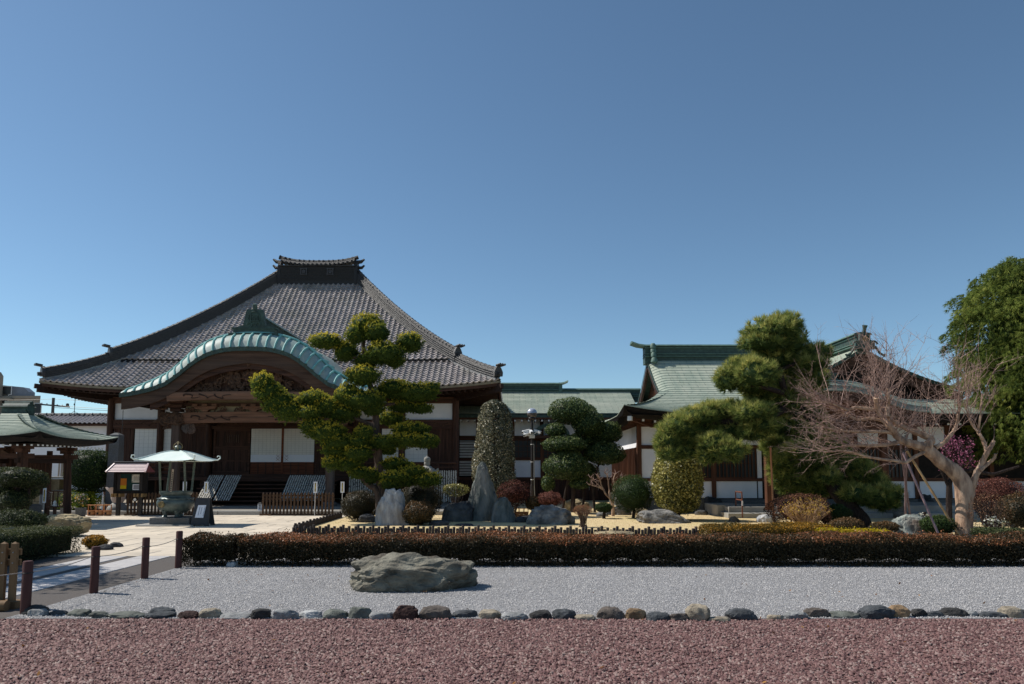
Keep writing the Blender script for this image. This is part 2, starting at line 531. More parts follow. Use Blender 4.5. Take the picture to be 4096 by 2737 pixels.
def pebbles(name, pts, size, m, rng, label):
    """loose chippings: one five-cornered stone for each point"""
    n = len(pts); s = size * rng.uniform(.6, 1.35, n); a = rng.uniform(0, 6.28, n)
    V = np.empty((n, 5, 3))
    for i in range(4):
        an = a + i * math.pi / 2 + rng.normal(size=n) * .35; rr = s * rng.uniform(.35, .62, n)
        V[:, i, 0] = pts[:, 0] + np.cos(an) * rr; V[:, i, 1] = pts[:, 1] + np.sin(an) * rr; V[:, i, 2] = pts[:, 2] + rng.uniform(-.1, .22, n) * s
    V[:, 4, 0] = pts[:, 0] + rng.normal(size=n) * s * .2; V[:, 4, 1] = pts[:, 1] + rng.normal(size=n) * s * .2; V[:, 4, 2] = pts[:, 2] + s * rng.uniform(.3, .6, n)
    b = np.arange(n)[:, None, None] * 5
    F = (b + np.array([[0, 1, 4], [1, 2, 4], [2, 3, 4], [3, 0, 4]])[None]).reshape(-1, 3)
    o = np_mesh(name, V.reshape(-1, 3), F, m, None, np.repeat(rng.uniform(0, 1, n), 5))
    return tag(o, label, 'gravel', kind='stuff')

RED = [S(72, 47, 47), S(108, 79, 77), S(120, 90, 87), S(131, 102, 98), S(152, 134, 127)]
GRY = [S(132, 131, 133), S(162, 161, 162), S(172, 170, 170), S(179, 177, 176), S(194, 190, 186)]
sheet('ground', -700, 700, -60, 1500, -.04, mat('packed_earth', S(176, 164, 146), S(150, 140, 126), .6, .95, .1, bump=.3))
g_red = sheet('red_gravel_bed', -9, 9, -2, 8.02, 0., gravel_mat('red_chippings_bed', RED, 55))
g_gry = sheet('grey_gravel_bed', -5.49, 16, 8.0, 13.4, .002, gravel_mat('grey_chippings_bed', GRY, 95))
rg = np.random.default_rng(3)
def gsc(n, x0, x1, y0, y1, z, bias=1.):
    y = y0 + (y1 - y0) * rg.uniform(0, 1, n) ** bias
    return np.stack([rg.uniform(-1, 1, n) * (x1 - x0) / 2 * (y / y1) + (x0 + x1) / 2 * 1., y, np.full(n, z)], 1)
pp = gsc(62000, -6.2, 6.2, 4.3, 7.95, .0, 1.15)
pp[:, 2] += .004 + .005 * fbm(pp * np.array([1, 1, 0]), 5, 3, 2.)
pebbles('red_chippings', pp, .029, pebble_mat('red_chippings', RED), rg, 'dull red stone chippings covering the foreground')
n_ = 66000
y_ = 8.0 + 4.5 * rg.uniform(0, 1, n_)
x_ = rg.uniform(-5.46, 1, n_) ; x_ = -5.46 + (y_ * .76 + 5.46) * rg.uniform(0, 1, n_)
pp = np.stack([x_, y_, np.full(n_, .0)], 1)
pp[:, 2] += .002 * fbm(pp * np.array([1, 1, 0]), 9, 3, 1.2) + .004
pebbles('grey_chippings', pp, .016, pebble_mat('grey_chippings', GRY), rg, 'pale grey stone chippings raked around the flat boulder')

asph = mat('path_aggregate', S(104, 98, 94), S(80, 76, 74), 60., .9, .2, bump=.6, bscale=120, c3=S(92, 86, 80), s3=.8)
sheet('path', -8.9, -5.49, -2, 15.2, .001, asph)
slabm = mat('pale_paving_stone', S(218, 204, 184), S(198, 186, 168), 3., .85, .2, bump=.35, bscale=45, rnd=.07, c3=S(178, 168, 154), s3=.9)
strip = mat('path_paving_stone', S(192, 188, 186), S(172, 169, 168), 14., .85, .2, bump=.4, bscale=70, rnd=.05)
court = sheet('forecourt', -22, -5.6, 13.6, 26.2, .004, mat('paving_joint', S(120, 110, 98), S(98, 90, 82), 20., .95, .1))
mm = {}
def slab(parent, x0, x1, y0, y1, z, th, m, name='paving_slab', gap=.02):
    key = (round(x1 - x0, 3), round(y1 - y0, 3), m.name)
    if key not in mm:
        w_, d_ = x1 - x0 - gap, y1 - y0 - gap
        b = MB().cbox(-w_ / 2, w_ / 2, -d_ / 2, d_ / 2, 0, th, .006)
        o = b.build(name, m, None); mm[key] = o.data; COL.objects.unlink(o); bpy.data.objects.remove(o)
    o = bpy.data.objects.new(name, mm[key]); COL.objects.link(o); o.parent = parent
    o.location = ((x0 + x1) / 2, (y0 + y1) / 2, z); o.rotation_euler = (random.gauss(0, .0012), random.gauss(0, .0012), 0)
    return o
path = bpy.data.objects['path']
for xa, xb in ((-6.92, -6.30), (-7.72, -7.10)):
    y = 6.0
    while y < 13.3:
        slab(path, xa, xb, y, y + 1.2, -.01, .022, strip); y += 1.2
# forecourt slabs laid in courses that run across
y = 13.6; i = 0
while y < 25.2:
    d = .88
    x = -15.3 - (.6 if i % 2 else 0)
    while x < -5.7:
        x2 = min(x + 1.2, -5.66)
        if x2 - x > .2 and not (y < 14.4 and x2 < -8.6):
            slab(court, x, x2, y, y + d, -.012, .026 , slabm)
        x += 1.2
    y += d; i += 1
# ------------------------------------------------------------------ main hall
CX = -10.62
EY, RY_ = 31.5, 39.0              # front eave and ridge distance
HW, RHW, DEP = 10.1, 2.15, 7.5
hall = thing('temple_hall', 'large dark timber temple hall with steep grey tiled hip roof and green copper porch gable', 'temple', (CX, EY, 0))
def zr(t): return 5.22 + .60 * t + .0385 * t * t + (.10 if t > 1.95 else 0)
def hwid(t): return HW - (HW - RHW) * t / DEP
def lift(dx, t):
    a = max(0, (abs(dx) - 5.2) / 4.9)
    return .32 * a * a * max(0, 1 - t / 4.)
def RF(dx, t):                     # point on the front slope
    return Vector((CX + dx, EY + t, zr(t) + lift(dx, t)))
roof = MB()
# deck under the tiles, all four sides, with thickness at the eave
ts = [0, .4, .9, 1.4, 1.94, 1.96, 2.6, 3.4, 4.2, 5, 5.8, 6.6, 7.5]
NS = 24
def side(fn):
    P = []
    for t in ts:
        P.append([fn(-hwid(t) + 2 * hwid(t) * j / NS, t) for j in range(NS + 1)])
    return P
HD = 7.5 + .0
def front(dx, t): p = RF(dx, t); return (p.x, p.y, p.z - .05)
def back(dx, t): p = RF(dx, t); return (p.x, 2 * RY_ - p.y, p.z - .05)
def dw(t): return DEP * (1 - t / DEP)
def right(s, t, sg=1):
    # side slope: s runs in y along the eave, t inwards
    return (CX + sg * hwid(t), RY_ + s, zr(t) - .05 + lift(s / DEP * HW, t))
roof.grid(side(front)); roof.grid(side(back))
for sg in (1, -1):
    P = []
    for t in ts:
        P.append([right(-(DEP - t) + 2 * (DEP - t) * j / NS, t, sg) for j in range(NS + 1)])
    roof.grid(P)
# boarded soffit
def sof(dx, t): p = RF(dx, 0); return (CX + dx * (1 - t / HW), EY + t, 5.02 + lift(dx, 0) * (1 - t / 3) - .02 * t)
rf = roof.build('roof', M['tile_deck'], hall, fix=False)
soff = MB()
P = [[sof(-HW + 2 * HW * j / NS, t) for j in range(NS + 1)] for t in (0.02, 1, 2.2)]
soff.grid(P); soff.grid([[(x, 2 * RY_ - y, z) for x, y, z in r] for r in P])
for sg in (1, -1):
    soff.grid([[(CX + sg * (HW - t), RY_ + (DEP - t) * (2 * j / NS - 1), 5.02 + lift(HW * (2 * j / NS - 1), 0) * (1 - t / 3) - .02 * t) for j in range(NS + 1)] for t in (.02, 1, 2.2)])
soff.build('soffit', M['wood_y'], rf, fix=False)
# eave boards that close the edge, pale upper strip and dark lower strip
for nm, z0, z1, m_, ins in (('eave_board', .0, -.09, mat('eave_strip', S(150, 136, 112), S(124, 112, 94), 6.), .03), ('eave_fascia', -.09, -.22, M['wood_x'], .06)):
    b = MB()
    for pts in ([[(CX + dx, EY + ins, 5.17 + lift(dx, 0)) for dx in np.linspace(-HW + ins, HW - ins, 41)],
                 *[[(CX + sg * (HW - ins), RY_ + s, 5.17 + lift(s / DEP * HW, 0)) for s in np.linspace(-DEP + ins, DEP - ins, 31)] for sg in (1, -1)]]):
        b.sweep(pts, [(-.03, z1), (.03, z1), (.03, z0), (-.03, z0)])
    b.build(nm, m_, rf)
# rafters
rme = MB().box(-.045, .045, 0, 2.35, -.10, 0).build('rafter', M['wood_y'], None); rmd = rme.data; bpy.data.objects.remove(rme)
def rafter(loc, rz):
    o = bpy.data.objects.new('rafter', rmd); COL.objects.link(o); o.parent = rf
    o.location = Vector(loc) - org(rf); o.rotation_euler = (0.05, 0, rz)
for dx in np.arange(-HW + .3, HW - .2, .27):
    rafter((CX + dx, EY + .14, 4.98 + lift(dx, 0)), 0)
for s in np.arange(-DEP + .3, DEP - .2, .27):
    l_ = lift(s / DEP * HW, 0)
    rafter((CX - HW + .14, RY_ + s, 4.98 + l_), -math.pi / 2)
    rafter((CX + HW - .14, RY_ + s, 4.98 + l_), math.pi / 2)
# pantiles ---------------------------------------------------------
TP = .268
def tile_profile():
    pr = []
    for u in (0, .12, .26, .40, .54, .68): pr.append((u, -.040 * math.sin(math.pi * u / .68)))
    for u in (.76, .84, .92, 1.0): pr.append((u, .030 * math.sin(math.pi * (u - .68) / .32)))
    return pr
TPR = tile_profile()
TLEN = .34
def tile_local():
    vs = []
    for (y, dz) in ((TLEN, -.012), (0., .056), (0.008, -.014)):
        for u, h in TPR: vs.append(((u - .5) * (TP + .012), y, h + dz))
    n = len(TPR); fs = []
    for r in range(2):
        for i in range(n - 1): fs.append((r * n + i, (r + 1) * n + i, (r + 1) * n + i + 1, r * n + i + 1))
    return np.array(vs), np.array(fs)
TV, TF = tile_local()
tme = bpy.data.meshes.new('roof_tile'); tme.from_pydata([tuple(v) for v in TV], [], [tuple(int(i) for i in f) for f in TF]); tme.materials.append(M['tile'])
tme.attributes.new('tone', 'FLOAT', 'POINT').data.foreach_set('value', [.5] * len(TV)); tme.shade_smooth(); tme.set_sharp_from_angle(angle=math.radians(50))
rows = []
t = .0
while t < DEP - .15:
    rows.append(t)
    sl_ = .60 + .077 * t
    t += .232 / math.sqrt(1 + sl_ * sl_)
big = 0; VV = []; FF = []; nv = 0; tn = []
trng = np.random.default_rng(5)
for ri, t in enumerate(rows):
    sl_ = math.atan(.60 + .077 * t)
    w_ = hwid(t) - .1
    k = int(w_ // TP)
    for c in range(-k, k + 1):
        dx = c * TP
        p = RF(dx, t - .02)
        dl = (lift(dx + .2, t) - lift(dx - .2, t)) / .4
        R = Matrix.Rotation(-math.atan(dl), 3, 'Y') @ Matrix.Rotation(sl_ + trng.normal() * .008, 3, 'X') @ Matrix.Rotation(trng.normal() * .006, 3, 'Z')
        if ri < 4 and big < 300:
            o = bpy.data.objects.new('roof_tile', tme); COL.objects.link(o); o.parent = rf
            o.matrix_local = Matrix.Translation(p - org(rf)) @ R.to_4x4(); big += 1
        else:
            VV.append(TV @ np.array(R).T + np.array(p)); FF.append(TF + nv); nv += len(TV); tn += [trng.uniform()] * len(TV)
# the slope on the right, hidden from here but for its edge
for ri, t in enumerate(rows[:14]):
    sl_ = math.atan((.60 + .077 * t) * DEP / (HW - RHW))
    for s in np.arange(-(DEP - t) + .2, DEP - t - .1, TP):
        p = Vector(right(s, t)) + Vector((0, 0, .05))
        R = Matrix.Rotation(math.pi / 2, 3, 'Z') @ Matrix.Rotation(sl_, 3, 'X')
        VV.append(TV @ np.array(R).T + np.array(p)); FF.append(TF + nv); nv += len(TV); tn += [trng.uniform()] * len(TV)
to = np_mesh('roof_tiles', np.concatenate(VV), np.concatenate(FF), M['tile'], rf, np.array(tn), smooth=True)
to.data.set_sharp_from_angle(angle=math.radians(50))
to['kind'] = 'stuff'
# hip ridges --------------------------------------------------------
def hip_pt(sx, t, dz=0.): return Vector((CX + sx * hwid(t), EY + t, zr(t) + lift(hwid(t), t) + dz - (.10 if t > 1.95 else 0)))
def ridge_cap(parent, path, r, step=.26, name='ridge_cap', m='tile_ridge'):
    """half-round tiles laid end to end, a raised joint at each"""
    b = MB(); path = [Vector(p) for p in path]; acc = 0; pts = [path[0]]
    dense = []
    for a, c in zip(path[:-1], path[1:]):
        n = max(1, int((c - a).length / .05))
        dense += [a.lerp(c, i / n) for i in range(n)]
    dense.append(path[-1]); rad = []
    d = 0
    for i, p in enumerate(dense):
        if i: d += (p - dense[i - 1]).length
        rad.append(r * (1.22 if (d % step) < .05 else 1.))
    b.tube(dense, rad, 8)
    return b.build(name, M[m], parent, smooth=True)
for sx in (-1, 1):
    tt_lo = np.linspace(.12, 2.05, 12); tt_hi = np.linspace(1.9, DEP + .1, 24)
    base = [hip_pt(sx, t) for t in np.linspace(.1, 7.5, 40)]
    MB().sweep(base, [(-.19, -.15), (.19, -.15), (.15, .03), (-.15, .03)]).build('ridge_plaster', mat('grey_lime_plaster', S(150, 148, 146), S(124, 122, 120), 6.) if 'grey_lime_plaster' not in bpy.data.materials else bpy.data.materials['grey_lime_plaster'], rf)
    b = MB()
    b.sweep([hip_pt(sx, t, .04) for t in tt_lo], [(-.16, 0), (.16, 0), (.14, .36), (-.14, .36)])
    for i in range(3): b.sweep([hip_pt(sx, t, .08 + i * .1) for t in tt_lo], [(-.185, 0), (.185, 0), (.18, .045), (-.18, .045)])
    b.sweep([hip_pt(sx, t, .04) for t in tt_hi], [(-.18, 0), (.18, 0), (.15, .52), (-.15, .52)])
    for i in range(5): b.sweep([hip_pt(sx, t, .08 + i * .1) for t in tt_hi], [(-.21, 0), (.21, 0), (.205, .045), (-.205, .045)])
    b.build('hip_ridge', M['tile_ridge'], rf)
    ridge_cap(rf, [hip_pt(sx, t, .43) for t in tt_lo], .085)
    ridge_cap(rf, [hip_pt(sx, t, .61) for t in tt_hi], .095)
    for t, z0, sc in ((.1, .12, 1.), (1.9, .3, .9)):     # ridge-end ornaments
        p = hip_pt(sx, t, z0); a = sx * .25
        b = MB()
        b.prism([(-.24 * sc, 0), (.24 * sc, 0), (.26 * sc, .18), (.17 * sc, .34), (.08 * sc, .44), (-.08 * sc, .44), (-.17 * sc, .34), (-.26 * sc, .18)], -.07, .05)
        for q in (-.14, 0, .14): b.tube([(q, -.05, .46), (q, -.32, .50)], .05, 6)
        b.tube([(0, -.06, .10), (0, -.20, .08)], .09, 8)
        Rm = Matrix.Rotation(sx * math.radians(46), 3, 'Z')
        b.v = [tuple(Rm @ Vector(v) + p) for v in b.v]
        b.build('ridge_end_tile', M['tile_ridge'], rf)
    p = hip_pt(sx, 0.02)
    # corner beam ends below the eave
    b = MB().bar(p + Vector((sx * .12, -.12, -.30)), p + Vector((-sx * 2.2, 2.2, -.55)), .16, .2).bar(p + Vector((sx * .05, -.05, -.48)), p + Vector((-sx * 2.2, 2.2, -.7)), .16, .16)
    b.build('corner_rafter', M['wood_y'], rf)
# main ridge ---------------------------------------------------------
zt = zr(DEP) - .05
rl = RHW - .14
b = MB().box(CX - rl, CX + rl, RY_ - .30, RY_ + .30, zt - .5, zt + .72)
for i in range(9): b.box(CX - rl - .015, CX + rl + .015, RY_ - .325, RY_ + .325, zt - .02 + i * .082, zt + .022 + i * .082)
rd = b.build('main_ridge', M['tile_ridge_backlit'], rf)
b = MB().box(CX - rl - .05, CX + rl + .05, RY_ - .38, RY_ + .38, zt + .73, zt + .77)
b.build('ridge_string', M['tile_ridge'], rd)
def sag(x): return .22 * (abs(x - CX) / rl) ** 3
pts = [(x, RY_, zt + .82 + sag(x)) for x in np.linspace(CX - rl, CX + rl, 21)]
b = MB().sweep(pts, [(-.30, 0), (.30, 0), (.2, .17), (-.2, .17)])
for x in np.linspace(CX - rl + .1, CX + rl - .1, 17):
    b.tube([(x, RY_ - .44, zt + .80 + sag(x)), (x, RY_ + .44, zt + .80 + sag(x))], .06, 8)
b.build('ridge_crown_tiles', M['tile_ridge_backlit'], rd, smooth=True)
ridge_cap(rd, [(x, RY_, zt + 1.04 + sag(x)) for x in np.linspace(CX - rl - .15, CX + rl + .15, 25)], .11, .27, m='tile_ridge_backlit')
for sx in (-1, 1):
    x = CX + sx * rl
    b = MB().prism([(-.30, -.5), (.30, -.5), (.34, .5), (.2, 1.0), (-.2, 1.0), (-.34, .5)], 0, .16 * sx, 'x')
    b.v = [(v[0] + x, v[1] + RY_, v[2] + zt) for v in b.v]
    b.tube([(x, RY_, zt + 1.02), (x + sx * .32, RY_, zt + 1.06), (x + sx * .5, RY_, zt + 1.2)], [.12, .1, .05], 8)
    b.tube([(x, RY_, zt + .72), (x + sx * .36, RY_, zt + .72), (x + sx * .5, RY_, zt + .86)], [.1, .09, .05], 8)
    b.tube([(x, RY_, zt + .45), (x + sx * .3, RY_, zt + .42)], .08, 8)
    b.build('ridge_end_tile', M['tile_ridge_backlit'], rd, smooth=True)
for dx in (-.72, .72):                                # crests on the ridge
    x = CX + dx; y = RY_ - .33; z = zt + .42
    b = MB()
    for q in (-.15, .15):
        b.box(x + q - .018, x + q + .018, y - .045, y, z - .19, z + .19); b.box(x - .19, x + .19, y - .04, y, z + q - .018, z + q + .018)
    for a in range(5):
        an = a * math.tau / 5 + math.pi / 2
        b.lathe([(.02, -.02), (.05, -.01), (.045, .02)], 8, (0, 0, 0)); n = 24
        b.v[-n:] = [(x + v[0] + .055 * math.cos(an), y - .03 - v[2], z + v[1] + .055 * math.sin(an)) for v in b.v[-n:]]
    b.build('ridge_crest', mat('crest_tile', S(92, 90, 92), S(74, 72, 74), 10., .5) if 'crest_tile' not in bpy.data.materials else bpy.data.materials['crest_tile'], rd)

# body of the hall ---------------------------------------------------
WY = 33.6; WX0, WX1 = CX - 8.0, CX + 8.0; FL = 1.28
b = MB().box(WX0 + .12, WX1 - .12, WY + .12, 2 * RY_ - WY, .3, 5.0)
walls = b.build('wall', M['black'], hall)
wz = lambda: None
def hx(px): return ps(px, 1880, WY).x
def hz(py): return ps(1000, py, WY).z
def panel(x0, x1, z0, z1, y, m, name='wall_panel', parent=None, th=.05):
    return MB().box(x0, x1, y, y + th, z0, z1).build(name, m, parent or walls)
ZP0, ZP1, ZF0 = 3.92, 4.68, 3.53
posts = [WX0, hx(636), CX - 3.42, CX + 3.42, hx(1606), WX1]
for x in posts:
    MB().tube([(x, WY - .02, .1), (x, WY - .02, 4.9)], .155, 12).build('pillar', M['wood_z'], hall, smooth=True)
def nails(xa, xb): pass
for xa, xb in zip(posts[:-1], posts[1:]):
    panel(xa + .1, xb - .1, ZP0, ZP1, WY + .05, M['plaster'], 'plaster_panel')
for z0, z1, yy in ((4.68, 4.98, -.06), (3.50, 3.92, -.08), (FL - .06, FL + .14, -.05)):
    MB().box(WX0 - .1, WX1 + .1, WY + yy, WY + .14, z0, z1).build('tie_beam', M['wood_x'], walls)
# carved swirls on the frieze beam
b = MB()
for xa, xb in zip(posts[:-1], posts[1:]):
    n = max(2, int((xb - xa) / .9))
    for i in range(n):
        x = xa + (i + .5) * (xb - xa) / n
        b.tube([(x - .36 + .72 * u, WY - .085, 3.70 + .07 * math.sin(u * 9)) for u in np.linspace(0, 1, 13)], .022, 6)
b.build('frieze_carving', M['carve'], walls)
# screens in the side bays: paper above a reddish rail
def screen(x0, x1, z0, z1, y, parent, nx=5, nz=9, low=None, name='paper_screen'):
    o = MB().box(x0, x1, y, y + .03, z0, z1).build(name, M['shoji'], parent)
    b = MB()
    for i in range(1, nx): b.box(x0 + (x1 - x0) * i / nx - .004, x0 + (x1 - x0) * i / nx + .004, y - .006, y - .001, z0, z1)
    for i in range(1, nz): b.box(x0, x1, y - .005, y - .002, z0 + (z1 - z0) * i / nz - .004, z0 + (z1 - z0) * i / nz + .004)
    b.build('glazing_bar', mat('screen_bar', S(206, 204, 200), S(198, 196, 192), 5., bump=0) if 'screen_bar' not in bpy.data.materials else bpy.data.materials['screen_bar'], o)
    return o
def boards(x0, x1, z0, z1, y, parent, m, w_=.16, name='wall_board'):
    n = max(1, int(round((x1 - x0) / w_))); st = (x1 - x0) / n
    for i in range(n):
        MB().box(x0 + i * st + .006, x0 + (i + 1) * st - .006, y - random.uniform(0, .008), y + .04, z0, z1).build(name, m, parent)
boards(WX0 + .15, hx(532) - .05, FL + .14, 3.5, WY + .02, walls, M['wood_z'])
screen(hx(532), hx(624), 1.95, 3.5, WY + .03, walls)
screen(hx(645), hx(694), 1.95, 3.5, WY + .03, walls, 3)
boards(hx(532), hx(694), FL + .14, 1.93, WY + .02, walls, M['redwood'], .22)
boards(hx(696), CX - 3.6, FL + .14, 3.5, WY + .02, walls, M['wood_z'], .2)
screen(hx(1617), hx(1708), 1.95, 3.5, WY + .03, walls)
screen(hx(1525), hx(1596), 1.95, 3.5, WY + .03, walls, 4)
boards(hx(1525), hx(1708), FL + .14, 1.93, WY + .02, walls, M['redwood'], .2)
boards(hx(1712), WX1 - .15, FL + .14, 3.5, WY + .02, walls, M['wood_z'])
boards(CX + 3.6, hx(1522), FL + .14, 3.5, WY + .02, walls, M['wood_z'], .2)
# central bay: two big sliding screens, plank doors either side
for sx in (-1, 1):
    xa, xb = sorted((CX + sx * .05, CX + sx * 1.46))
    sc_ = screen(xa, xb, 2.30, 3.50, WY + .0, walls, 8, 12)
    sc_['label'] = 'tall paper sliding screen'
    MB().box(xa, xb, WY, WY + .03, 1.96, 2.298).build('screen_band', M['shoji_low'], sc_)
    o = MB().box(xa, xb, WY, WY + .04, FL + .14, 1.955).build('screen_base', M['redwood'], sc_)
    b = MB()
    for i in range(5): b.box(xa, xb, WY - .012, WY - .001, FL + .2 + i * .1, FL + .225 + i * .1)
    for i in range(1, 4): b.box(xa + (xb - xa) * i / 4 - .02, xa + (xb - xa) * i / 4 + .02, WY - .016, WY - .002, FL + .14, 1.955)
    b.build('base_lattice', M['wood_x'], sc_)
    xp = CX + sx * .2
    b = MB()
    for k in range(2):
        z = 2.02 + k * .15
        b.bar((xp - .08, WY - .008, z), (xp + .08, WY - .008, z + .12), .006, .022, up=(0, 1, 0)).bar((xp - .08, WY - .014, z + .12), (xp + .08, WY - .014, z), .006, .022, up=(0, 1, 0))
    b.build('crossed_pull', M['redwood'], sc_)
    xa, xb = sorted((CX + sx * 1.5, CX + sx * 3.2))
    d = MB().box(xa, xb, WY + .02, WY + .06, FL + .14, 3.5).build('plank_door', M['wood_z'], walls)
    b = MB()
    for z0, z1 in ((FL + .14, FL + .26), (1.98, 2.06), (2.52, 2.70), (3.38, 3.5)): b.box(xa, xb, WY - .015, WY + .018, z0, z1)
    for x in (xa + .05, xb - .05): b.box(x - .05, x + .05, WY - .02, WY + .017, FL + .14, 3.5)
    b.build('door_rail', M['wood_x'], d)
    for i in range(5): MB().box(xa + .12 + i * (xb - xa - .24) / 5 + .008, xa + .12 + (i + 1) * (xb - xa - .24) / 5 - .008, WY - .004, WY + .019, FL + .26, 2.52).build('door_board', M['wood_z'], d)
    b = MB()
    for i in range(7): b.box((xa + xb) / 2 - .3 + i * .1 - .012, (xa + xb) / 2 - .3 + i * .1 + .012, WY - .005, WY + .019, 2.86, 3.22)
    b.build('vent_bar', M['post'], d)
MB().box(CX - .05, CX + .05, WY - .03, WY + .05, FL + .1, 3.5).build('door_post', M['redwood'], walls)
# veranda, rails, base
vr = MB().box(WX0 - .1, WX1 + .2, WY - 1.35, WY + .1, FL - .14, FL).build('veranda', M['wood_x'], hall)
for i, x in enumerate(np.arange(WX0 , WX1 + .2, 1.62)):
    MB().box(x - .08, x + .08, WY - 1.25, WY - 1.09, .1, FL - .14).build('veranda_post', M['wood_z'], vr)
for xa, xb in ((WX0 - .1, CX - 3.4), (CX + 3.4, WX1 + .2)):
    b = MB().tube([(xa, WY - 1.28, FL + .62), (xb, WY - 1.28, FL + .62)], .05, 8)
    for z in (.2, .4): b.box(xa, xb, WY - 1.31, WY - 1.25, FL + z, FL + z + .06)
    for x in np.arange(xa, xb + .1, 1.3): b.box(x - .045, x + .045, WY - 1.325, WY - 1.235, FL, FL + .6)
    b.build('veranda_railing', M['wood_x'], vr)
# porch -------------------------------------------------------------
KY = 28.8; PY = 29.8
kh = MB()
for i in range(7):                                    # broad wooden stair
    z1 = FL - .02 - i * .165
    MB().box(CX - 2.95, CX + 2.95, WY - 1.42 - (i + 1) * .27, WY - 1.42 - i * .27 + .02, z1 - .165 + (.003 if i else 0), z1 - .16 + .05).build('stair_tread', M['wood_x'], vr)
    MB().box(CX - 2.9, CX + 2.9, WY - 1.42 - i * .27, WY - 1.38 - i * .27, z1 - .33, z1 - .112).build('stair_riser', M['black'], vr)
porch = MB()
KP = [(0, 6.50), (.45, 6.49), (.86, 6.46), (1.25, 6.38), (1.62, 6.26), (2.0, 6.05), (2.38, 5.76), (2.8, 5.40), (3.27, 5.06), (3.8, 4.86), (4.3, 4.74), (4.7, 4.66), (5.05, 4.62)]
def kz(d):
    d = abs(d)
    for (a, za), (b_, zb) in zip(KP[:-1], KP[1:]):
        if d <= b_: u = (d - a) / (b_ - a); return za + (zb - za) * u
    return KP[-1][1]
xs = [d for d, z in KP]; xs = [-d for d in xs[::-1]] + xs[1:]
xs = list(np.interp(np.linspace(0, len(xs) - 1, 61), range(len(xs)), xs))
ARC = [(0, 0), (.10, .26), (.26, .48), (.52, .64), (.95, .72), (2.2, .76), (5.2, .80)]    # back, up from the front edge
copper = mat('green_copper', S(164, 174, 166), S(134, 154, 150), 3., .55, .4, stretch=(2.5, 1, 1), bump=.2, bscale=30, c3=S(156, 160, 148), s3=1.6)
copper_bright = mat('bright_verdigris', S(134, 186, 180), S(104, 160, 158), 6., .6, .35, bump=.15, bscale=30)
copper_dark = mat('dark_copper', S(70, 92, 84), S(44, 58, 54), 8., .6, .35, bump=.3, bscale=20, c3=S(58, 72, 66), s3=2.)
def kpt(d, a, up=0.):
    y, z = a
    # normal of the front curve keeps the strip even on the flanks
    e = .05; sl_ = (kz(d + e) - kz(d - e)) / (2 * e); nx, nz = -sl_ / math.hypot(1, sl_), 1 / math.hypot(1, sl_)
    q = z * float(np.interp(abs(d), [0, 2.2, 3.6, 5.05], [1., .95, .72, .34]))
    return (CX + d + nx * q * .55, KY + y, kz(d) + q * (.35 + .65 * nz) + up)
pr = MB().grid([[kpt(d, a) for d in xs] for a in ARC])
pr.grid([[(CX + d, KY + y, kz(d) - .02) for d in xs[::-1]] for y in (0, 4.5)])
pr.grid([[(CX + d, KY, kz(d) - .02) for d in xs], [kpt(d, (0, 0)) for d in xs]])
porch_roof = pr.build('porch_roof', copper, hall, smooth='all', fix=False)
tot = 0; L_ = [0]
for a, b_ in zip(xs[:-1], xs[1:]):
    tot += math.hypot(b_ - a, kz(b_) - kz(a)); L_.append(tot)
nr = 31
for i in range(nr):
    d = float(np.interp(tot * (i + .5) / nr, L_, xs))
    MB().tube([kpt(d, a, .02) for a in ARC[:5]] + [kpt(d, (1.6, .75), .02)], .046, 8).build('roof_rib', copper_bright, porch_roof, smooth=True)
    MB().tube([kpt(d, (-.06, -.02)), kpt(d, (.04, .02))], .06, 8).build('rib_end', copper_dark, porch_roof)
MB().tube([kpt(d, (.62, .69), .03) for d in xs], .05, 8).build('roof_edge_roll', copper_bright, porch_roof, smooth=True)
MB().sweep([(CX + d, KY - .015, kz(d) - .14) for d in xs], [(-.03, 0), (.03, 0), (.03, .17), (-.03, .17)]).build('roof_edge_trim', copper_dark, porch_roof)
# curved bargeboard in layers
def hafu(y, lo, hi, th, m, name, half=5.0):
    xx = [d for d in np.linspace(-half, half, 61)]
    P = [[(CX + d, y, kz(d) + hi(abs(d))) for d in xx], [(CX + d, y, kz(d) + lo(abs(d))) for d in xx], [(CX + d, y + th, kz(d) + lo(abs(d))) for d in xx], [(CX + d, y + th, kz(d) + hi(abs(d))) for d in xx]]
    return MB().grid(P).build(name, m, porch_roof, smooth=True)
barge = wood('bargeboard_wood', S(104, 80, 66), S(62, 46, 38), 'x', 6., weather=S(84, 70, 62))
hafu(KY + .06, lambda d: -.62 - .10 * math.sin(min(d, 3.) / 3 * math.pi), lambda d: -.13, .10, barge, 'bargeboard')
hafu(KY + .17, lambda d: -.84 - .1 * math.sin(min(d, 3.) / 3 * math.pi), lambda d: -.5, .10, M['wood_x'], 'inner_bargeboard', 3.9)
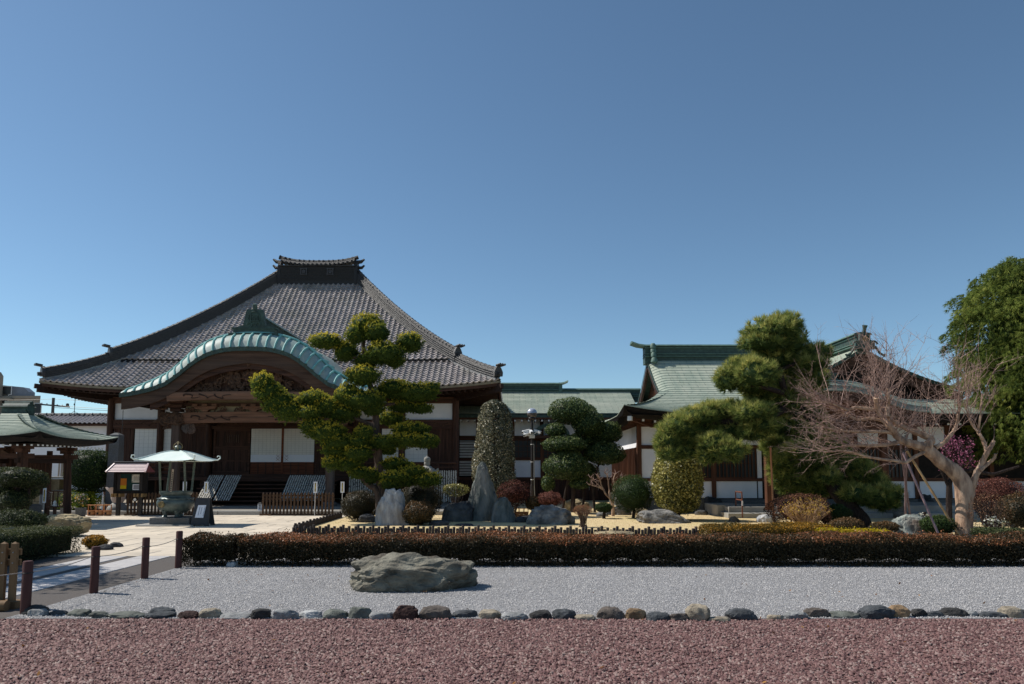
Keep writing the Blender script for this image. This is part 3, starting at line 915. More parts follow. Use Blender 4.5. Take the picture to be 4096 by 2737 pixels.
# boarded gable and carvings
g = MB()
gx = np.linspace(-3.3, 3.3, 25)
g.grid([[(CX + d, KY + .55, 4.5) for d in gx], [(CX + d, KY + .55, max(4.52, kz(d) - .5)) for d in gx]])
gable = g.build('gable_wall', M['wood_z'], porch_roof, fix=False)
def carving(name, pts, r, parent, seed, n=22, m=None):
    """relief carving: overlapping curls and knots filling the given outline of (x, z, radius) at y"""
    rr = random.Random(seed); b = MB()
    for x, y, z, R in pts:
        for _ in range(n):
            a = rr.uniform(0, 6.28); q = R * math.sqrt(rr.random()); cx, cz = x + q * math.cos(a), z + q * math.sin(a) * .75
            if rr.random() < .5:
                a0 = rr.uniform(0, 6.28); k = rr.choice((-1, 1)); r0 = r * rr.uniform(1.2, 2.6)
                b.tube([(cx + r0 * (1 - .6 * u) * math.cos(a0 + k * 5 * u), y - .05 * rr.random() - .03 * u, cz + r0 * (1 - .6 * u) * math.sin(a0 + k * 5 * u)) for u in np.linspace(0, 1, 8)],
                       [r * (.5 - .3 * u) for u in np.linspace(0, 1, 8)], 5)
            else:
                b.lathe([(r * .2, -r), (r * .8, -r * .5), (r, 0), (r * .8, r * .5), (r * .2, r)], 7, (cx, y - .04, cz), sy=.5)
    return b.build(name, m or M['carve'], parent, smooth=True)
carving('dragon_carving', [(CX + d, KY + .45, z, R) for d, z, R in ((0, 5.45, .42), (-.9, 5.35, .38), (.9, 5.35, .38))], .10, gable, 1, 26)
carving('wave_carving', [(CX + d, KY + .45, z, .42) for d, z in ((-2.3, 4.82), (-1.4, 4.85), (-.5, 4.85), (.5, 4.85), (1.4, 4.85), (2.3, 4.82))], .09, gable, 2, 26)
MB().tube([(CX, KY + .2, 6.0), (CX, KY + .15, 5.75)], [.16, .05], 8).build('gable_pendant', M['carve'], gable)
PXs = (CX - 3.18, CX + 3.18)
# upper rainbow beam, brackets, lower rainbow beam
def koryo(z0, z1, y, half, name, camber=.06):
    xx = np.linspace(-half, half, 25)
    P = [[(CX + d, y - .16, z1 + camber * (1 - (d / half) ** 2)) for d in xx], [(CX + d, y - .2, (z0 + z1) / 2) for d in xx], [(CX + d, y - .16, z0 + camber * 1.3 * (1 - (d / half) ** 4)) for d in xx],
         [(CX + d, y + .16, z0 + camber * 1.3 * (1 - (d / half) ** 4)) for d in xx], [(CX + d, y + .16, z1 + camber * (1 - (d / half) ** 2)) for d in xx], [(CX + d, y - .16, z1 + camber * (1 - (d / half) ** 2)) for d in xx]]
    return MB().grid(P).build(name, M['beam'], hall, smooth=True)
b1 = koryo(4.33, 4.68, PY - .75, 3.2, 'upper_porch_beam')
b2 = koryo(3.46, 3.92, PY, 3.2, 'lower_porch_beam')
cv = mat('carved_groove', S(70, 50, 42), S(52, 38, 32), 8.)
for bb, z, y in ((b2, 3.72, PY - .19), (b1, 4.53, PY - .94)):
    b = MB()
    for sx in (-1, 1):
        for k in range(3):
            x0 = 2.5 - k * .62
            b.tube([(CX + sx * (x0 - .55 * u + .09 * math.sin(u * 11)), y, z + .10 * math.sin(u * 6.2 + k) * (1 - .4 * u)) for u in np.linspace(0, 1, 17)], [.034 * (1 - .6 * u) for u in np.linspace(0, 1, 17)], 6)
    b.build('beam_scroll', cv, bb, smooth=True)
MB().box(CX - 2.9, CX + 2.9, PY + .1, PY + .14, 3.95, 4.6).build('transom_board', mat('transom_cream', S(188, 168, 134), S(170, 150, 120), 5.), b2)
MB().box(CX - 3.3, CX + 3.3, PY - .1, PY + .1, 4.22, 4.34).build('bracket_beam', M['wood_x'], b2)
for d in (-2.0, 0, 2.0):
    x = CX + d
    b = MB().prism([(x - .10, 3.98), (x + .10, 3.98), (x + .16, 4.06), (x + .42, 4.10), (x + .46, 4.2), (x - .46, 4.2), (x - .42, 4.10), (x - .16, 4.06)], PY - .14, PY + .06)
    for q in (-.4, 0, .4): b.box(x + q - .1, x + q + .1, PY - .2, PY + .08, 4.18, 4.30)
    b.build('bracket_arm', M['beam'], b2)
    carving('cloud_carving', [(x + q, PY - .06, 4.02, .2) for q in (-.62, .62)], .07, b2, int(d * 3) + 20, 12)
for sx, x in zip((-1, 1), PXs):
    p = MB().cbox(x - .16, x + .16, PY - .16, PY + .16, .28, 3.95, .03).build('porch_pillar', M['post'], hall)
    MB().cbox(x - .26, x + .26, PY - .26, PY + .26, .1, .3, .05).build('pillar_base', M['stone_dk'], p)
    carving('beam_nose', [(x + sx * .42, PY - .1, 3.66, .22), (x, PY - .2, 3.68, .2)], .11, p, 30 + sx, 26)
    b = MB().tube([(x + sx * .3, PY - .05, 3.66), (x + sx * .7, PY - .05, 3.64), (x + sx * .95, PY - .05, 3.56)], [.14, .10, .03], 8)
    b.build('beam_tip', M['carve'], p, smooth=True)
    carving('knee_carving', [(x - sx * .48, PY - .02, 3.30, .22)], .07, p, 40 + sx, 30, M['post'])
    b = MB()
    for z, h_ in ((3.98, .42), (4.14, .6), (4.30, .8)): b.box(x - h_ / 2, x + h_ / 2, PY - h_ / 2, PY + .2, z, z + .13)
    b.build('bracket_set', M['wood_x'], p)
    carving('eave_carving', [(x + sx * .5, PY - .3, 4.36, .3)], .11, p, 50 + sx, 22)
    # tie to the hall
    MB().tube([(x, PY, 3.7), (x, PY + 1.3, 4.0), (x, WY, 3.75)], [.15, .17, .15], 8).build('tie_rod_beam', M['wood_y'], p, smooth=True)
# soffit rafters of the porch with wavy ends
for d in np.arange(-4.9, 5, .25):
    if abs(d) > 2.9:
        MB().box(CX + d - .04, CX + d + .04, KY + .3, KY + 3.2, kz(d) - .42, kz(d) - .32).build('rafter', M['wood_y'], porch_roof)
# ridge of the porch with its crest tile
OZ = 7.18
on = MB()
on.prism([(-.86, 0), (.86, 0), (.84, .26), (.46, .34), (.40, .62), (.34, .95), (.30, 1.02), (-.30, 1.02), (-.34, .95), (-.40, .62), (-.46, .34), (-.84, .26)], -.12, .12)
on.v = [(v[0] + CX, v[1] + KY + .75, v[2] + OZ) for v in on.v]
on.box(CX - 1.02, CX + 1.02, KY + .55, KY + 1.0, OZ - .22, OZ + .02); on.box(CX - .92, CX + .92, KY + .6, KY + .95, OZ + .20, OZ + .25)
orn = on.build('porch_crest_tile', copper_dark, porch_roof)
b = MB(); y = KY + .61; z = OZ + .66
for q in (-.13, .13):
    b.box(CX + q - .022, CX + q + .022, y - .03, y + .03, z - .19, z + .19); b.box(CX - .19, CX + .19, y - .025, y + .03, z + q - .022, z + q + .022)
for a in range(5):
    an = a * math.tau / 5 + math.pi / 2
    b.tube([(CX + .06 * math.cos(an), y + .03, z + .06 * math.sin(an)), (CX + .06 * math.cos(an), y - .02, z + .06 * math.sin(an))], .045, 8)
b.tube([(CX + .24 * math.cos(a), y, z + .26 * math.sin(a)) for a in np.linspace(0, math.tau, 25)], .02, 6)
for sx in (-1, 1):
    b.tube([(CX + sx * (.18 + .10 * math.cos(a)), y, OZ + .36 + .10 * math.sin(a)) for a in np.linspace(0, 5, 12)], .03, 6)
b.build('crest', copper_dark, orn)
MB().tube([(CX, KY + .72, OZ + 1.0), (CX, KY + .66, OZ + 1.16), (CX, KY + .62, OZ + 1.24)], [.10, .10, .07], 10).build('crest_knob', copper_dark, orn, smooth=True)
b = MB().sweep([(CX, KY + .8, OZ + .2), (CX, KY + 6.6, OZ + .2)], [(-.3, -.4), (.3, -.4), (.26, .5), (-.26, .5)])
b.build('porch_ridge', copper_dark, porch_roof)
MB().sweep([(CX, KY + .7, OZ + .72), (CX, KY + 6.6, OZ + .72)], [(-.34, 0), (.34, 0), (.28, .1), (-.28, .1)]).build('porch_ridge_cap', copper, porch_roof)
b = MB()
for y in np.arange(KY + 1.1, KY + 6, .32):
    for sx in (-1, 1): b.box(CX + sx * .30 - .012, CX + sx * .30 + .012, y, y + .02, OZ, OZ + .7)
b.build('ridge_seam', copper_dark, porch_roof)
# gutter spout and rain chain at the left corner
sp = ps(*k3(1165, 285), KY + .5)
b = MB().tube([(sp.x + .16, sp.y, sp.z + .15), (sp.x + .14, sp.y, sp.z + .02), (sp.x - .02, sp.y, sp.z), (sp.x - .14, sp.y, sp.z - .05), (sp.x - .15, sp.y, sp.z - .14)], .05, 8)
spout = b.build('rain_spout', M['wood_x'], hall, smooth=True)
for i in range(44):
    z = sp.z - .2 - i * .055
    if z < .35: break
    MB().tube([(sp.x - .15 + (.018 * math.cos(a) if i % 2 else 0), sp.y + (0 if i % 2 else .018 * math.cos(a)), z + .035 * math.sin(a)) for a in np.linspace(0, math.tau, 9)], .006, 4, cap=False).build('chain_link', M['black_metal'], spout)
# stone platform in front of the hall
pf = MB().box(-22.5, -2.3, 26.2, 33.2, -.05, .12).build('stone_platform', mat('platform_stone', S(152, 146, 136), S(128, 122, 114), 5., .9, .15, bump=.3, c3=S(112, 108, 102), s3=.8))
pf['kind'] = 'structure'
x = -22.4
while x < -2.4:
    MB().cbox(x + .008, min(x + 1.5, -2.3) - .008, 25.86, 26.19, -.02, .15, .01).build('kerb_stone', M['stone'], pf); x += 1.5
# ------------------------------------------------------------------ copper-roofed buildings
def sheet_copper(name, c1, c2, c3):
    k = N(name); co = k.coords()
    au, av = k.n('Attribute'), k.n('Attribute'); au.attribute_name = 'su'; av.attribute_name = 'sv'
    row = k.math('FLOOR', av.outputs['Fac']); cu = k.math('ADD', k.math('MULTIPLY', au.outputs['Fac'], 1.55), k.math('MULTIPLY', row, .5))
    cell = k.n('CombineXYZ'); k.l(k.math('FLOOR', cu), cell.inputs[0]); k.l(row, cell.inputs[1])
    wn = k.n('TexWhiteNoise'); k.l(cell.outputs[0], wn.inputs['Vector'])
    seam = k.math('LESS_THAN', k.math('FRACT', cu), .035)
    st = k.coords((3.2, .35, .35))
    br = k.n('TexBrick'); mp = k.coords((1, 1, 1))
    col = k.mix(k.ramp(k.noise(st, 1.6, 5), .3, .7), c1, c2)
    col = k.mix(k.ramp(k.noise(co, .5, 3), .45, .75), col, c3)
    col = k.mix(k.math('MULTIPLY', k.ramp(k.noise(k.coords((6, .5, .5)), 2.5, 4), .58, .75), .5), col, S(108, 112, 92))
    col = k.mix(k.math('MULTIPLY', wn.outputs['Value'], .34), col, k.mix(1., col, (.62, .68, .66), 'MULTIPLY'))
    col = k.mix(k.math('MULTIPLY', seam, .55), col, S(70, 84, 78))
    return k.done(k.bsdf(col, .6, .35, 0, k.noise(co, 25, 4), .12, .01))
def sheets(P, name, m, parent):
    """coursed sheet roof; stores the running length and the course number for its seams"""
    o = MB().grid(P).build(name, m, parent, fix=False)
    su = []; sv = []
    for i, r in enumerate(P):
        d = 0.
        for j, p in enumerate(r):
            if j: d += math.dist(p, r[j - 1])
            su.append(d); sv.append(i // 3 + (.02, .04, .97)[i % 3])
    for nm, v in (('su', su), ('sv', sv)): o.data.attributes.new(nm, 'FLOAT', 'POINT').data.foreach_set('value', v)
    return o
M['copper_roof'] = sheet_copper('green_copper_sheets', S(172, 177, 160), S(146, 158, 144), S(182, 184, 168))
M['copper_trim'] = copper_bright
M['brown'] = wood('brown_frame_wood', S(106, 70, 52), S(70, 46, 36), 'z', 8.)
M['brown_x'] = wood('brown_frame_wood_level', S(100, 66, 50), S(66, 44, 35), 'x', 8.)
def courses(fn, tmax, us, pitch, lip=.022, t0=0.):
    """sheet roof laid in overlapping courses; fn(u, t) gives the surface"""
    n = max(2, int(round((tmax - t0) / pitch))); P = []
    for i in range(n):
        a, c = t0 + (tmax - t0) * i / n, t0 + (tmax - t0) * (i + 1) / n
        for t, dz in ((a, -.004), (a, lip), (c, .0)):
            P.append([(lambda p: (p[0], p[1], p[2] + dz))(fn(u, t)) for u in us])
    return P
def white_ends(parent, pts, s=.09):
    for p in pts:
        MB().box(p[0] - s / 2, p[0] + s / 2, p[1] - .02, p[1] + .5, p[2] - s / 2, p[2] + s / 2).build('eave_rafter', [M['wood_y']], parent)
        MB().box(p[0] - s / 2, p[0] + s / 2, p[1] - .045, p[1] - .021, p[2] - s / 2, p[2] + s / 2).build('rafter_end', M['white'], parent)
copper_mid = mat('mid_copper', S(96, 122, 110), S(70, 92, 84), 6., .6, .35, bump=.15)
def cridge(parent, a, b, w_, h, tip=(0, 0), name='copper_ridge'):
    """layered box ridge with an overhanging cap; tip gives how far each end of the cap curls out"""
    a, b = Vector(a), Vector(b); d = (b - a).normalized(); sd = Vector((d.y, -d.x, 0))
    o = MB().sweep([a, b], [(-w_ / 2, -.3), (w_ / 2, -.3), (w_ / 2, h), (-w_ / 2, h)]).build(name, copper_dark, parent)
    m = MB()
    for f, e in ((0., .10), (.22, .07), (.80, .05)):
        m.sweep([a + Vector((0, 0, f * h)), b + Vector((0, 0, f * h))], [(-w_ / 2 - e, 0), (w_ / 2 + e, 0), (w_ / 2 + e, .04), (-w_ / 2 - e, .04)])
    m.build('ridge_moulding', copper_mid, o)
    pts = [a + d * ((b - a).length * u) + Vector((0, 0, h)) for u in np.linspace(0, 1, 12)]
    if tip[0]: pts = [a - d * tip[0] + Vector((0, 0, h + .14)), a - d * tip[0] * .5 + Vector((0, 0, h + .04))] + pts
    if tip[1]: pts = pts + [b + d * tip[1] * .5 + Vector((0, 0, h + .04)), b + d * tip[1] + Vector((0, 0, h + .14))]
    MB().sweep(pts, [(-w_ / 2 - .12, 0), (w_ / 2 + .12, 0), (w_ / 2 + .06, .07), (0, .12), (-w_ / 2 - .06, .07)]).build('ridge_cap', copper_mid, o)
    return o
def lattice(x0, x1, z0, z1, y, parent, nv, nh, m, name='window', glass=None, bw=.03):
    o = MB().box(x0, x1, y + .02, y + .04, z0, z1).build(name, glass or M['dark_glass'], parent)
    for i in range(nv + 1):
        x = x0 + (x1 - x0) * i / nv
        MB().box(x - bw / 2, x + bw / 2, y - .02, y + .015, z0, z1).build('window_bar', m, o)
    for i in range(nh + 1):
        z = z0 + (z1 - z0) * i / nh
        MB().box(x0, x1, y - .012, y + .012, z - .012, z + .012).build('window_rail', M['brown_x'], o)
    return o
k = N('dark_window_glass'); M['dark_glass'] = k.done(k.bsdf(S(40, 42, 44), .35, .3))

# --- corridor wing that joins the hall to the residence
WC = 38.0
wing = thing('corridor_wing', 'low white-walled corridor wing with green copper roof joining hall and residence', 'building', (1., WC, 0))
cb = MB().box(-2.75, 6.4, WC + .06, WC + 5.2, .0, 4.3).build('wall', M['black'], wing)
cz = lambda py: ps(2000, py, WC).z
cx = lambda px: ps(px, 1800, WC).x
for x0, x1, z0, z1 in ((cx(1824), cx(1905), 3.38, 4.36), (cx(1915), cx(2160), 3.38, 4.36), (cx(2170), cx(2560), 3.38, 4.36), (cx(2058), cx(2166), 1.22, 2.10), (cx(2190), cx(2330), 1.22, 2.1), (cx(2336), cx(2560), 1.22, 2.1), (cx(2300), cx(2395), .55, 1.2)):
    MB().box(x0, x1, WC, WC + .055, z0, z1).build('plaster_panel', M['plaster'], cb)
for z0, z1 in ((3.16, 3.38), (2.10, 2.22), (1.06, 1.22), (4.36, 4.5)):
    MB().box(-2.75, 6.4, WC - .06, WC + .05, z0, z1).build('tie_beam', M['brown_x'], cb)
for px in (1826, 1912, 2052, 2168, 2333, 2540):
    MB().box(cx(px) - .08, cx(px) + .08, WC - .07, WC + .1, 0, 4.36).build('wall_post', M['brown'], cb)
lv = MB().box(cx(1832), cx(1905), WC + .01, WC + .05, 1.30, 3.12).build('louvre_window', M['white'], cb)
for i in range(13):
    z = 1.38 + i * .14
    MB().box(cx(1830), cx(1908), WC - .06, WC + .008, z - .018, z + .018).build('louvre_slat', M['wood_x'], lv)
lattice(cx(2056), cx(2164), 2.24, 3.14, WC - .01, cb, 6, 3, M['brown'])
lattice(cx(2174), cx(2240), 2.24, 3.14, WC - .01, cb, 4, 6, M['brown'])
lattice(cx(1918), cx(2046), 2.24, 3.14, WC - .01, cb, 6, 3, M['brown'])
x = -2.7
while x < 6.3:
    MB().box(x + .01, x + .23, WC - .02 - random.uniform(0, .01), WC + .05, 0, 1.05).build('skirting_board', M['wood_z'], cb); x += .24
def wfn(u, t): return (u, 36.9 + t, 4.42 + .34 * t + .022 * t * t)
us = np.linspace(-3.15, 6.6, 12)
wr = MB().slab([[wfn(u, t) for u in us] for t in np.linspace(0, 3.7, 8)], .16)
wr.grid([[(u, 2 * 40.6 - wfn(u, t)[1], wfn(u, t)[2]) for u in us[::-1]] for t in np.linspace(0, 3.7, 5)])
wroof = wr.build('roof', copper_dark, wing, fix=False)
P = courses(lambda u, t: (lambda p: (p[0], p[1] - .02, p[2] + .05))(wfn(u, t)), 3.7, us, .2)
sheets(P, 'roof_sheets', M['copper_roof'], wroof)
MB().box(-3.1, 6.5, 36.93, 37.02, 4.16, 4.30).build('eave_fascia', M['brown_x'], wroof)
white_ends(wroof, [(x, 36.98, 4.10) for x in np.arange(-2.95, 4.6, .345)], .08)
zt_ = wfn(0, 3.7)[2]
cridge(wroof, (-3.6, 40.6, zt_ - .02), (2.7, 40.6, zt_ - .02), .42, .42, (0, .45))
MB().prism([(40.6 + y, zt_ + z) for y, z in ((-.26, -.5), (.26, -.5), (.30, .1), (.2, .5), (-.2, .5), (-.3, .1))], 2.62, 2.82, 'x').build('ridge_end', copper_mid, wroof)
cridge(wroof, (2.8, 40.6, zt_ - .3), (7.2, 40.6, zt_ - .3), .42, .38)
# small curved canopy over the doorway behind the clipped tree
b = MB(); a_ = np.linspace(0, math.pi, 13); cc = ps(*k5(1150, 560), WC)
b.grid([[(cc.x + .95 * math.cos(t), y, cc.z - .0 + .62 * math.sin(t)) for t in a_] for y in (WC - .9, WC)])
b.grid([[(cc.x + .95 * math.cos(t), WC - .9, cc.z + .62 * math.sin(t)) for t in a_], [(cc.x + .75 * math.cos(t), WC - .9, cc.z + .45 * math.sin(t) - .04) for t in a_]])
b.grid([[(cc.x + .93 * math.cos(t), y, cc.z - .03 + .6 * math.sin(t)) for t in a_] for y in (WC - .88, WC)])
b.build('door_canopy', copper_dark, wing, fix=False)
MB().box(cc.x - .9, cc.x + .9, WC - .85, WC, cc.z - .16, cc.z).build('canopy_beam', M['wood_x'], wing)

# --- residence with the hipped-gable roof
REY, RRY = 25.5, 31.0
RX0, GX = 3.95, 5.85               # left eave, left gable plane
res = thing('residence', 'long priest residence with pale green copper hip-and-gable roof and white plaster walls', 'building', (9., 27., 0))
def rz(t): return 3.58 + .23 * t + .053 * t * t
def rlift(x): return .30 * max(0, (7.2 - x) / 3.25) ** 2.2
XR = 22.
def rfn(u, t):
    x0 = RX0 + (GX - RX0) * min(1, t / 2.9) + (.10 if t > 2.9 else 0) * 0
    x = x0 + ((XR if t < 1.9 else 14.2) - x0) * u
    dr = 0.
    if t > 2.9 and x < GX + .55: dr = .16 * ((GX + .55 - x) / .55) ** 2      # rolled verge
    return (x, REY + t, rz(t) + rlift(x) * max(0, 1 - t / 2.6) - dr)
us = np.concatenate([np.linspace(0, .04, 7), np.linspace(.05, .3, 12), np.linspace(.34, 1, 12)])
rr_ = MB().grid([[(lambda p: (p[0], p[1], p[2] - .05))(rfn(u, t)) for u in us] for t in np.linspace(0, 5.5, 14)])
rr_.grid([[(lambda p: (p[0], 2 * RRY - p[1], p[2] - .02))(rfn(u, t)) for u in us[::-1]] for t in np.linspace(0, 5.5, 10)])
rroof = rr_.build('roof', copper_dark, res, fix=False)
sheets(courses(rfn, 5.5, us, .19), 'roof_sheets', M['copper_roof'], rroof)
# left skirt below the gable
def sfn(u, t):
    f = min(1, t / 2.9); y = (REY + t) + (2 * RRY - 2 * (REY + t)) * u
    return (RX0 + (GX + .35 - RX0) * f, y, rz(t) + rlift(RX0) * max(0, 1 - t / 2.6) * (1 if u < .02 or u > .98 else max(.12, 1 - 6 * min(u, 1 - u))))
us2 = np.linspace(0, 1, 25)
sheets([r[::-1] for r in courses(sfn, 2.9, us2, .19)], 'side_roof_sheets', M['copper_roof'], rroof)
# thick curved eave edge: front, then side
def eave_edge(pts, name):
    MB().sweep(pts, [(-.05, -.34), (.10, -.34), (.02, 0), (-.05, 0)]).build(name, M['black'], rroof)
xs_ = np.concatenate([np.linspace(RX0, 8, 18), np.linspace(8.5, XR, 10)])
MB().grid([[(x, REY + d, 3.56 + rlift(x) * k_ + z) for x in xs_] for d, z, k_ in ((0, .0, 1), (.06, -.10, 1), (.16, -.22, 1), (.30, -.30, .95), (1.7, -.16, .4))]).build('eave_edge', M['black'], rroof, fix=False)
ys_ = np.linspace(REY, 2 * RRY - REY, 25)
def lf(y): return rlift(RX0) * max(0, 1 - min(y - REY, 2 * RRY - REY - y) / 2.2) ** 2
MB().grid([[(RX0 + d, y, 3.56 + lf(y) * k_ + z) for y in ys_] for d, z, k_ in ((0, .0, 1), (.06, -.10, 1), (.16, -.22, 1), (.30, -.30, .95), (1.4, -.16, .4))]).build('side_eave_edge', M['black'], rroof, fix=False)
for i, y in enumerate(np.arange(REY + .5, 2 * RRY - REY - .3, .3)):
    MB().box(RX0 + .32, RX0 + 1.4, y - .04, y + .04, 3.24 + .8 * lf(y), 3.32 + .8 * lf(y)).build('eave_rafter', M['brown_x'], rroof)
white_ends(rroof, [(x, REY + .45, 3.24 + rlift(x) * .8) for x in np.arange(4.7, 20, .42)], .08)
MB().bar((RX0 + .3, REY + .3, 3.42), (RX0 + 1.5, REY + 1.7, 3.2), .14, .14).build('corner_rafter', M['brown_x'], rroof)
MB().bar((RX0 + .22, REY + .20, 3.43), (RX0 + .28, REY + .28, 3.42), .16, .16).build('corner_rafter_end', M['white'], rroof)
# left gable: wall, bargeboards
ty = np.linspace(2.9, 5.5, 12)
gw = MB()
gw.grid([[(GX + .45, REY + t, rz(2.9) - .1) for t in ty] + [(GX + .45, 2 * RRY - REY - t, rz(2.9) - .1) for t in ty[::-1]], [(GX + .45, REY + t, rz(t) - .05) for t in ty] + [(GX + .45, 2 * RRY - REY - t, rz(t) - .05) for t in ty[::-1]]])
gwall = gw.build('gable_wall', M['brown'], rroof, fix=False)
for sg in (0, 1):
    f = (lambda y: y) if not sg else (lambda y: 2 * RRY - y)
    MB().grid([[(GX - .02, f(REY + t), rz(t) - .16 - d) for t in ty] for d in (0, .32)]).grid([[(GX - .02 + d, f(REY + t), rz(t) - .48) for t in ty] for d in (0, .1)]).build('bargeboard', M['wood_y'], rroof, fix=False)
    MB().grid([[(GX - .04, f(REY + t), rz(t) - .15 + d) for t in ty] for d in (-.05, .06)]).build('verge_edge', copper_dark, rroof, fix=False)
for i, y in enumerate(np.arange(29.2, 32.9, .18)):
    h = rz(5.5 - abs(y - RRY)) - .2
    if h > rz(2.9): MB().box(GX + .36, GX + .44, y - .03, y + .03, rz(2.9) - .1, h).build('gable_batten', M['brown'], gwall)
rt = rz(5.5)
cridge(rroof, (GX - .15, RRY, rt - .03), (13.9, RRY, rt - .03), .5, .46, (.55, 0))
# stacked end tiles of the ridge
for i, (z, r) in enumerate(((.42, .14), (.22, .15), (.02, .13), (-.22, .15))):
    MB().lathe([(r * .6, -.14), (r, -.08), (r * .9, .05), (r * .5, .12)], 10, (GX + .18, RRY - .35 - .10 * (i > 1) - .12 * (i > 2), rt + z)).build('ridge_end', copper_mid, rroof, smooth=True)
# front-facing gable wing on the right
WGX, WGY, WGZ = 13.75, 28.1, rt + .02
def gfn(u, t, sg=1):               # t: from the ridge outwards, u: from front to back
    y0 = WGY; y1 = RRY + .2
    return (WGX + sg * t, y0 + (y1 - y0) * u - .0, WGZ - .62 * t + .052 * t * t - .0 - .10 * max(0, (.12 - u) / .12) ** 2)
ug = np.linspace(0, 1, 9)
for sg in (1, -1):
    P = courses(lambda u, t: gfn(u, 3.9 - t, sg), 3.9, ug, .2)
    if sg < 0: P = [r[::-1] for r in P]
    sheets(P, 'wing_roof_sheets', M['copper_roof'], rroof)
    tg = np.linspace(0, 3.9, 14)
    MB().grid([[(WGX + sg * t, WGY - .02, gfn(0, t)[2] - d) for t in tg] for d in (.0, .12)]).build('verge_edge', copper_dark, rroof, fix=False)
    MB().grid([[(WGX + sg * t, WGY + .1, gfn(0, t)[2] - .12 - d) for t in tg] for d in (0, .4)]).grid([[(WGX + sg * t, WGY + .1 + d, gfn(0, t)[2] - .52) for t in tg] for d in (0, .1)]).build('bargeboard', M['wood_x'], rroof, fix=False)
tg = np.linspace(-3.9, 3.9, 27)
MB().grid([[(WGX + t, WGY + .6, 4.2) for t in tg], [(WGX + t, WGY + .6, gfn(0, abs(t))[2] - .1) for t in tg]]).build('wing_gable_wall', M['black'], rroof, fix=False)
cridge(rroof, (WGX, WGY - .05, WGZ - .05), (WGX, RRY, WGZ - .05), .5, .46)
def crest_tile(parent, x, y, z, s):
    b = MB().prism([(x - .5 * s, z), (x + .5 * s, z), (x + .44 * s, z + .35 * s), (x + .26 * s, z + .45 * s), (x + .22 * s, z + .75 * s), (x, z + .85 * s), (x - .22 * s, z + .75 * s), (x - .26 * s, z + .45 * s), (x - .44 * s, z + .35 * s)], y - .08, y + .1)
    for sx in (-1, 1):
        b.tube([(x + sx * s * (.42 + .16 * math.cos(a)), y - .06, z + s * (.22 + .16 * math.sin(a))) for a in np.linspace(0, 5.5, 14)], .05 * s, 6)
        b.tube([(x + sx * s * .5, y - .04, z + .1 * s), (x + sx * s * .7, y - .04, z - .2 * s), (x + sx * s * .92, y - .04, z - .34 * s), (x + sx * s * .95, y - .04, z - .24 * s)], .06 * s, 6)
    b.tube([(x, y, z + .8 * s), (x, y - .05, z + 1.0 * s), (x, y - .1, z + 1.15 * s)], [.09 * s, .09 * s, .13 * s], 8)
    o = b.build('crest_tile', copper_dark, parent)
    MB().tube([(x, y - .08, z + .5 * s), (x, y - .12, z + .5 * s)], .13 * s, 12).build('crest_boss', mat('gilt_boss', S(150, 120, 60), S(110, 88, 48), 8., .5) if 'gilt_boss' not in bpy.data.materials else bpy.data.materials['gilt_boss'], o)
crest_tile(rroof, WGX - .05, WGY - .25, WGZ - .2, .8)
# curved porch roof in front of the entrance
QX, QY = 10.3, 23.2
QP = [(0, 4.16), (.5, 4.15), (1.0, 4.08), (1.5, 3.92), (1.95, 3.70), (2.4, 3.55), (2.8, 3.48), (3.2, 3.46)]
qz = lambda d: float(np.interp(abs(d), [a for a, _ in QP], [z for _, z in QP]))
qd = np.linspace(-3.2, 3.2, 41)
arc = [(0, 0), (.08, .16), (.24, .3), (.5, .38), (1.2, .42), (4.6, .5)]
q = MB().grid([[(QX + d, QY + y, qz(d) + z) for d in qd] for y, z in arc]).grid([[(QX + d, QY + y, qz(d) - .03) for d in qd[::-1]] for y in (0, 3.5)]).grid([[(QX + d, QY, qz(d) - .03) for d in qd], [(QX + d, QY, qz(d)) for d in qd]])
qroof = q.build('porch_roof', M['copper_roof'], res, smooth='all', fix=False)
for z_, e in ((.16, .09), (.33, .3)):
    MB().tube([(QX + d, QY + e - .015, qz(d) + z_ + .012) for d in qd], .022, 6).build('roof_edge_roll', copper, qroof)
MB().grid([[(QX + d, QY + .06, qz(d) - .02 - e) for d in qd] for e in (0, .30)]).grid([[(QX + d, QY + .06 + e, qz(d) - .32) for d in qd] for e in (0, .1)]).build('bargeboard', M['wood_x'], qroof, fix=False)
crest_tile(qroof, QX, QY + .35, 4.50, .6)
MB().box(QX - .8, QX + .8, QY + .3, QY + .8, 4.36, 4.53).build('porch_ridge', copper_dark, qroof)
MB().grid([[(QX + d, QY + .7, 3.1) for d in np.linspace(-2, 2, 9)], [(QX + d, QY + .7, qz(d) - .2) for d in np.linspace(-2, 2, 9)]]).build('gable_wall', M['brown'], qroof, fix=False)
for sx in (-1, 1):
    MB().cbox(QX + sx * 1.9 - .11, QX + sx * 1.9 + .11, QY + .55, QY + .77, .3, 3.5, .02).build('porch_pillar', M['brown'], res)
MB().box(QX - 2.2, QX + 2.2, QY + .55, QY + .75, 2.85, 3.15).build('porch_beam', M['brown_x'], res)
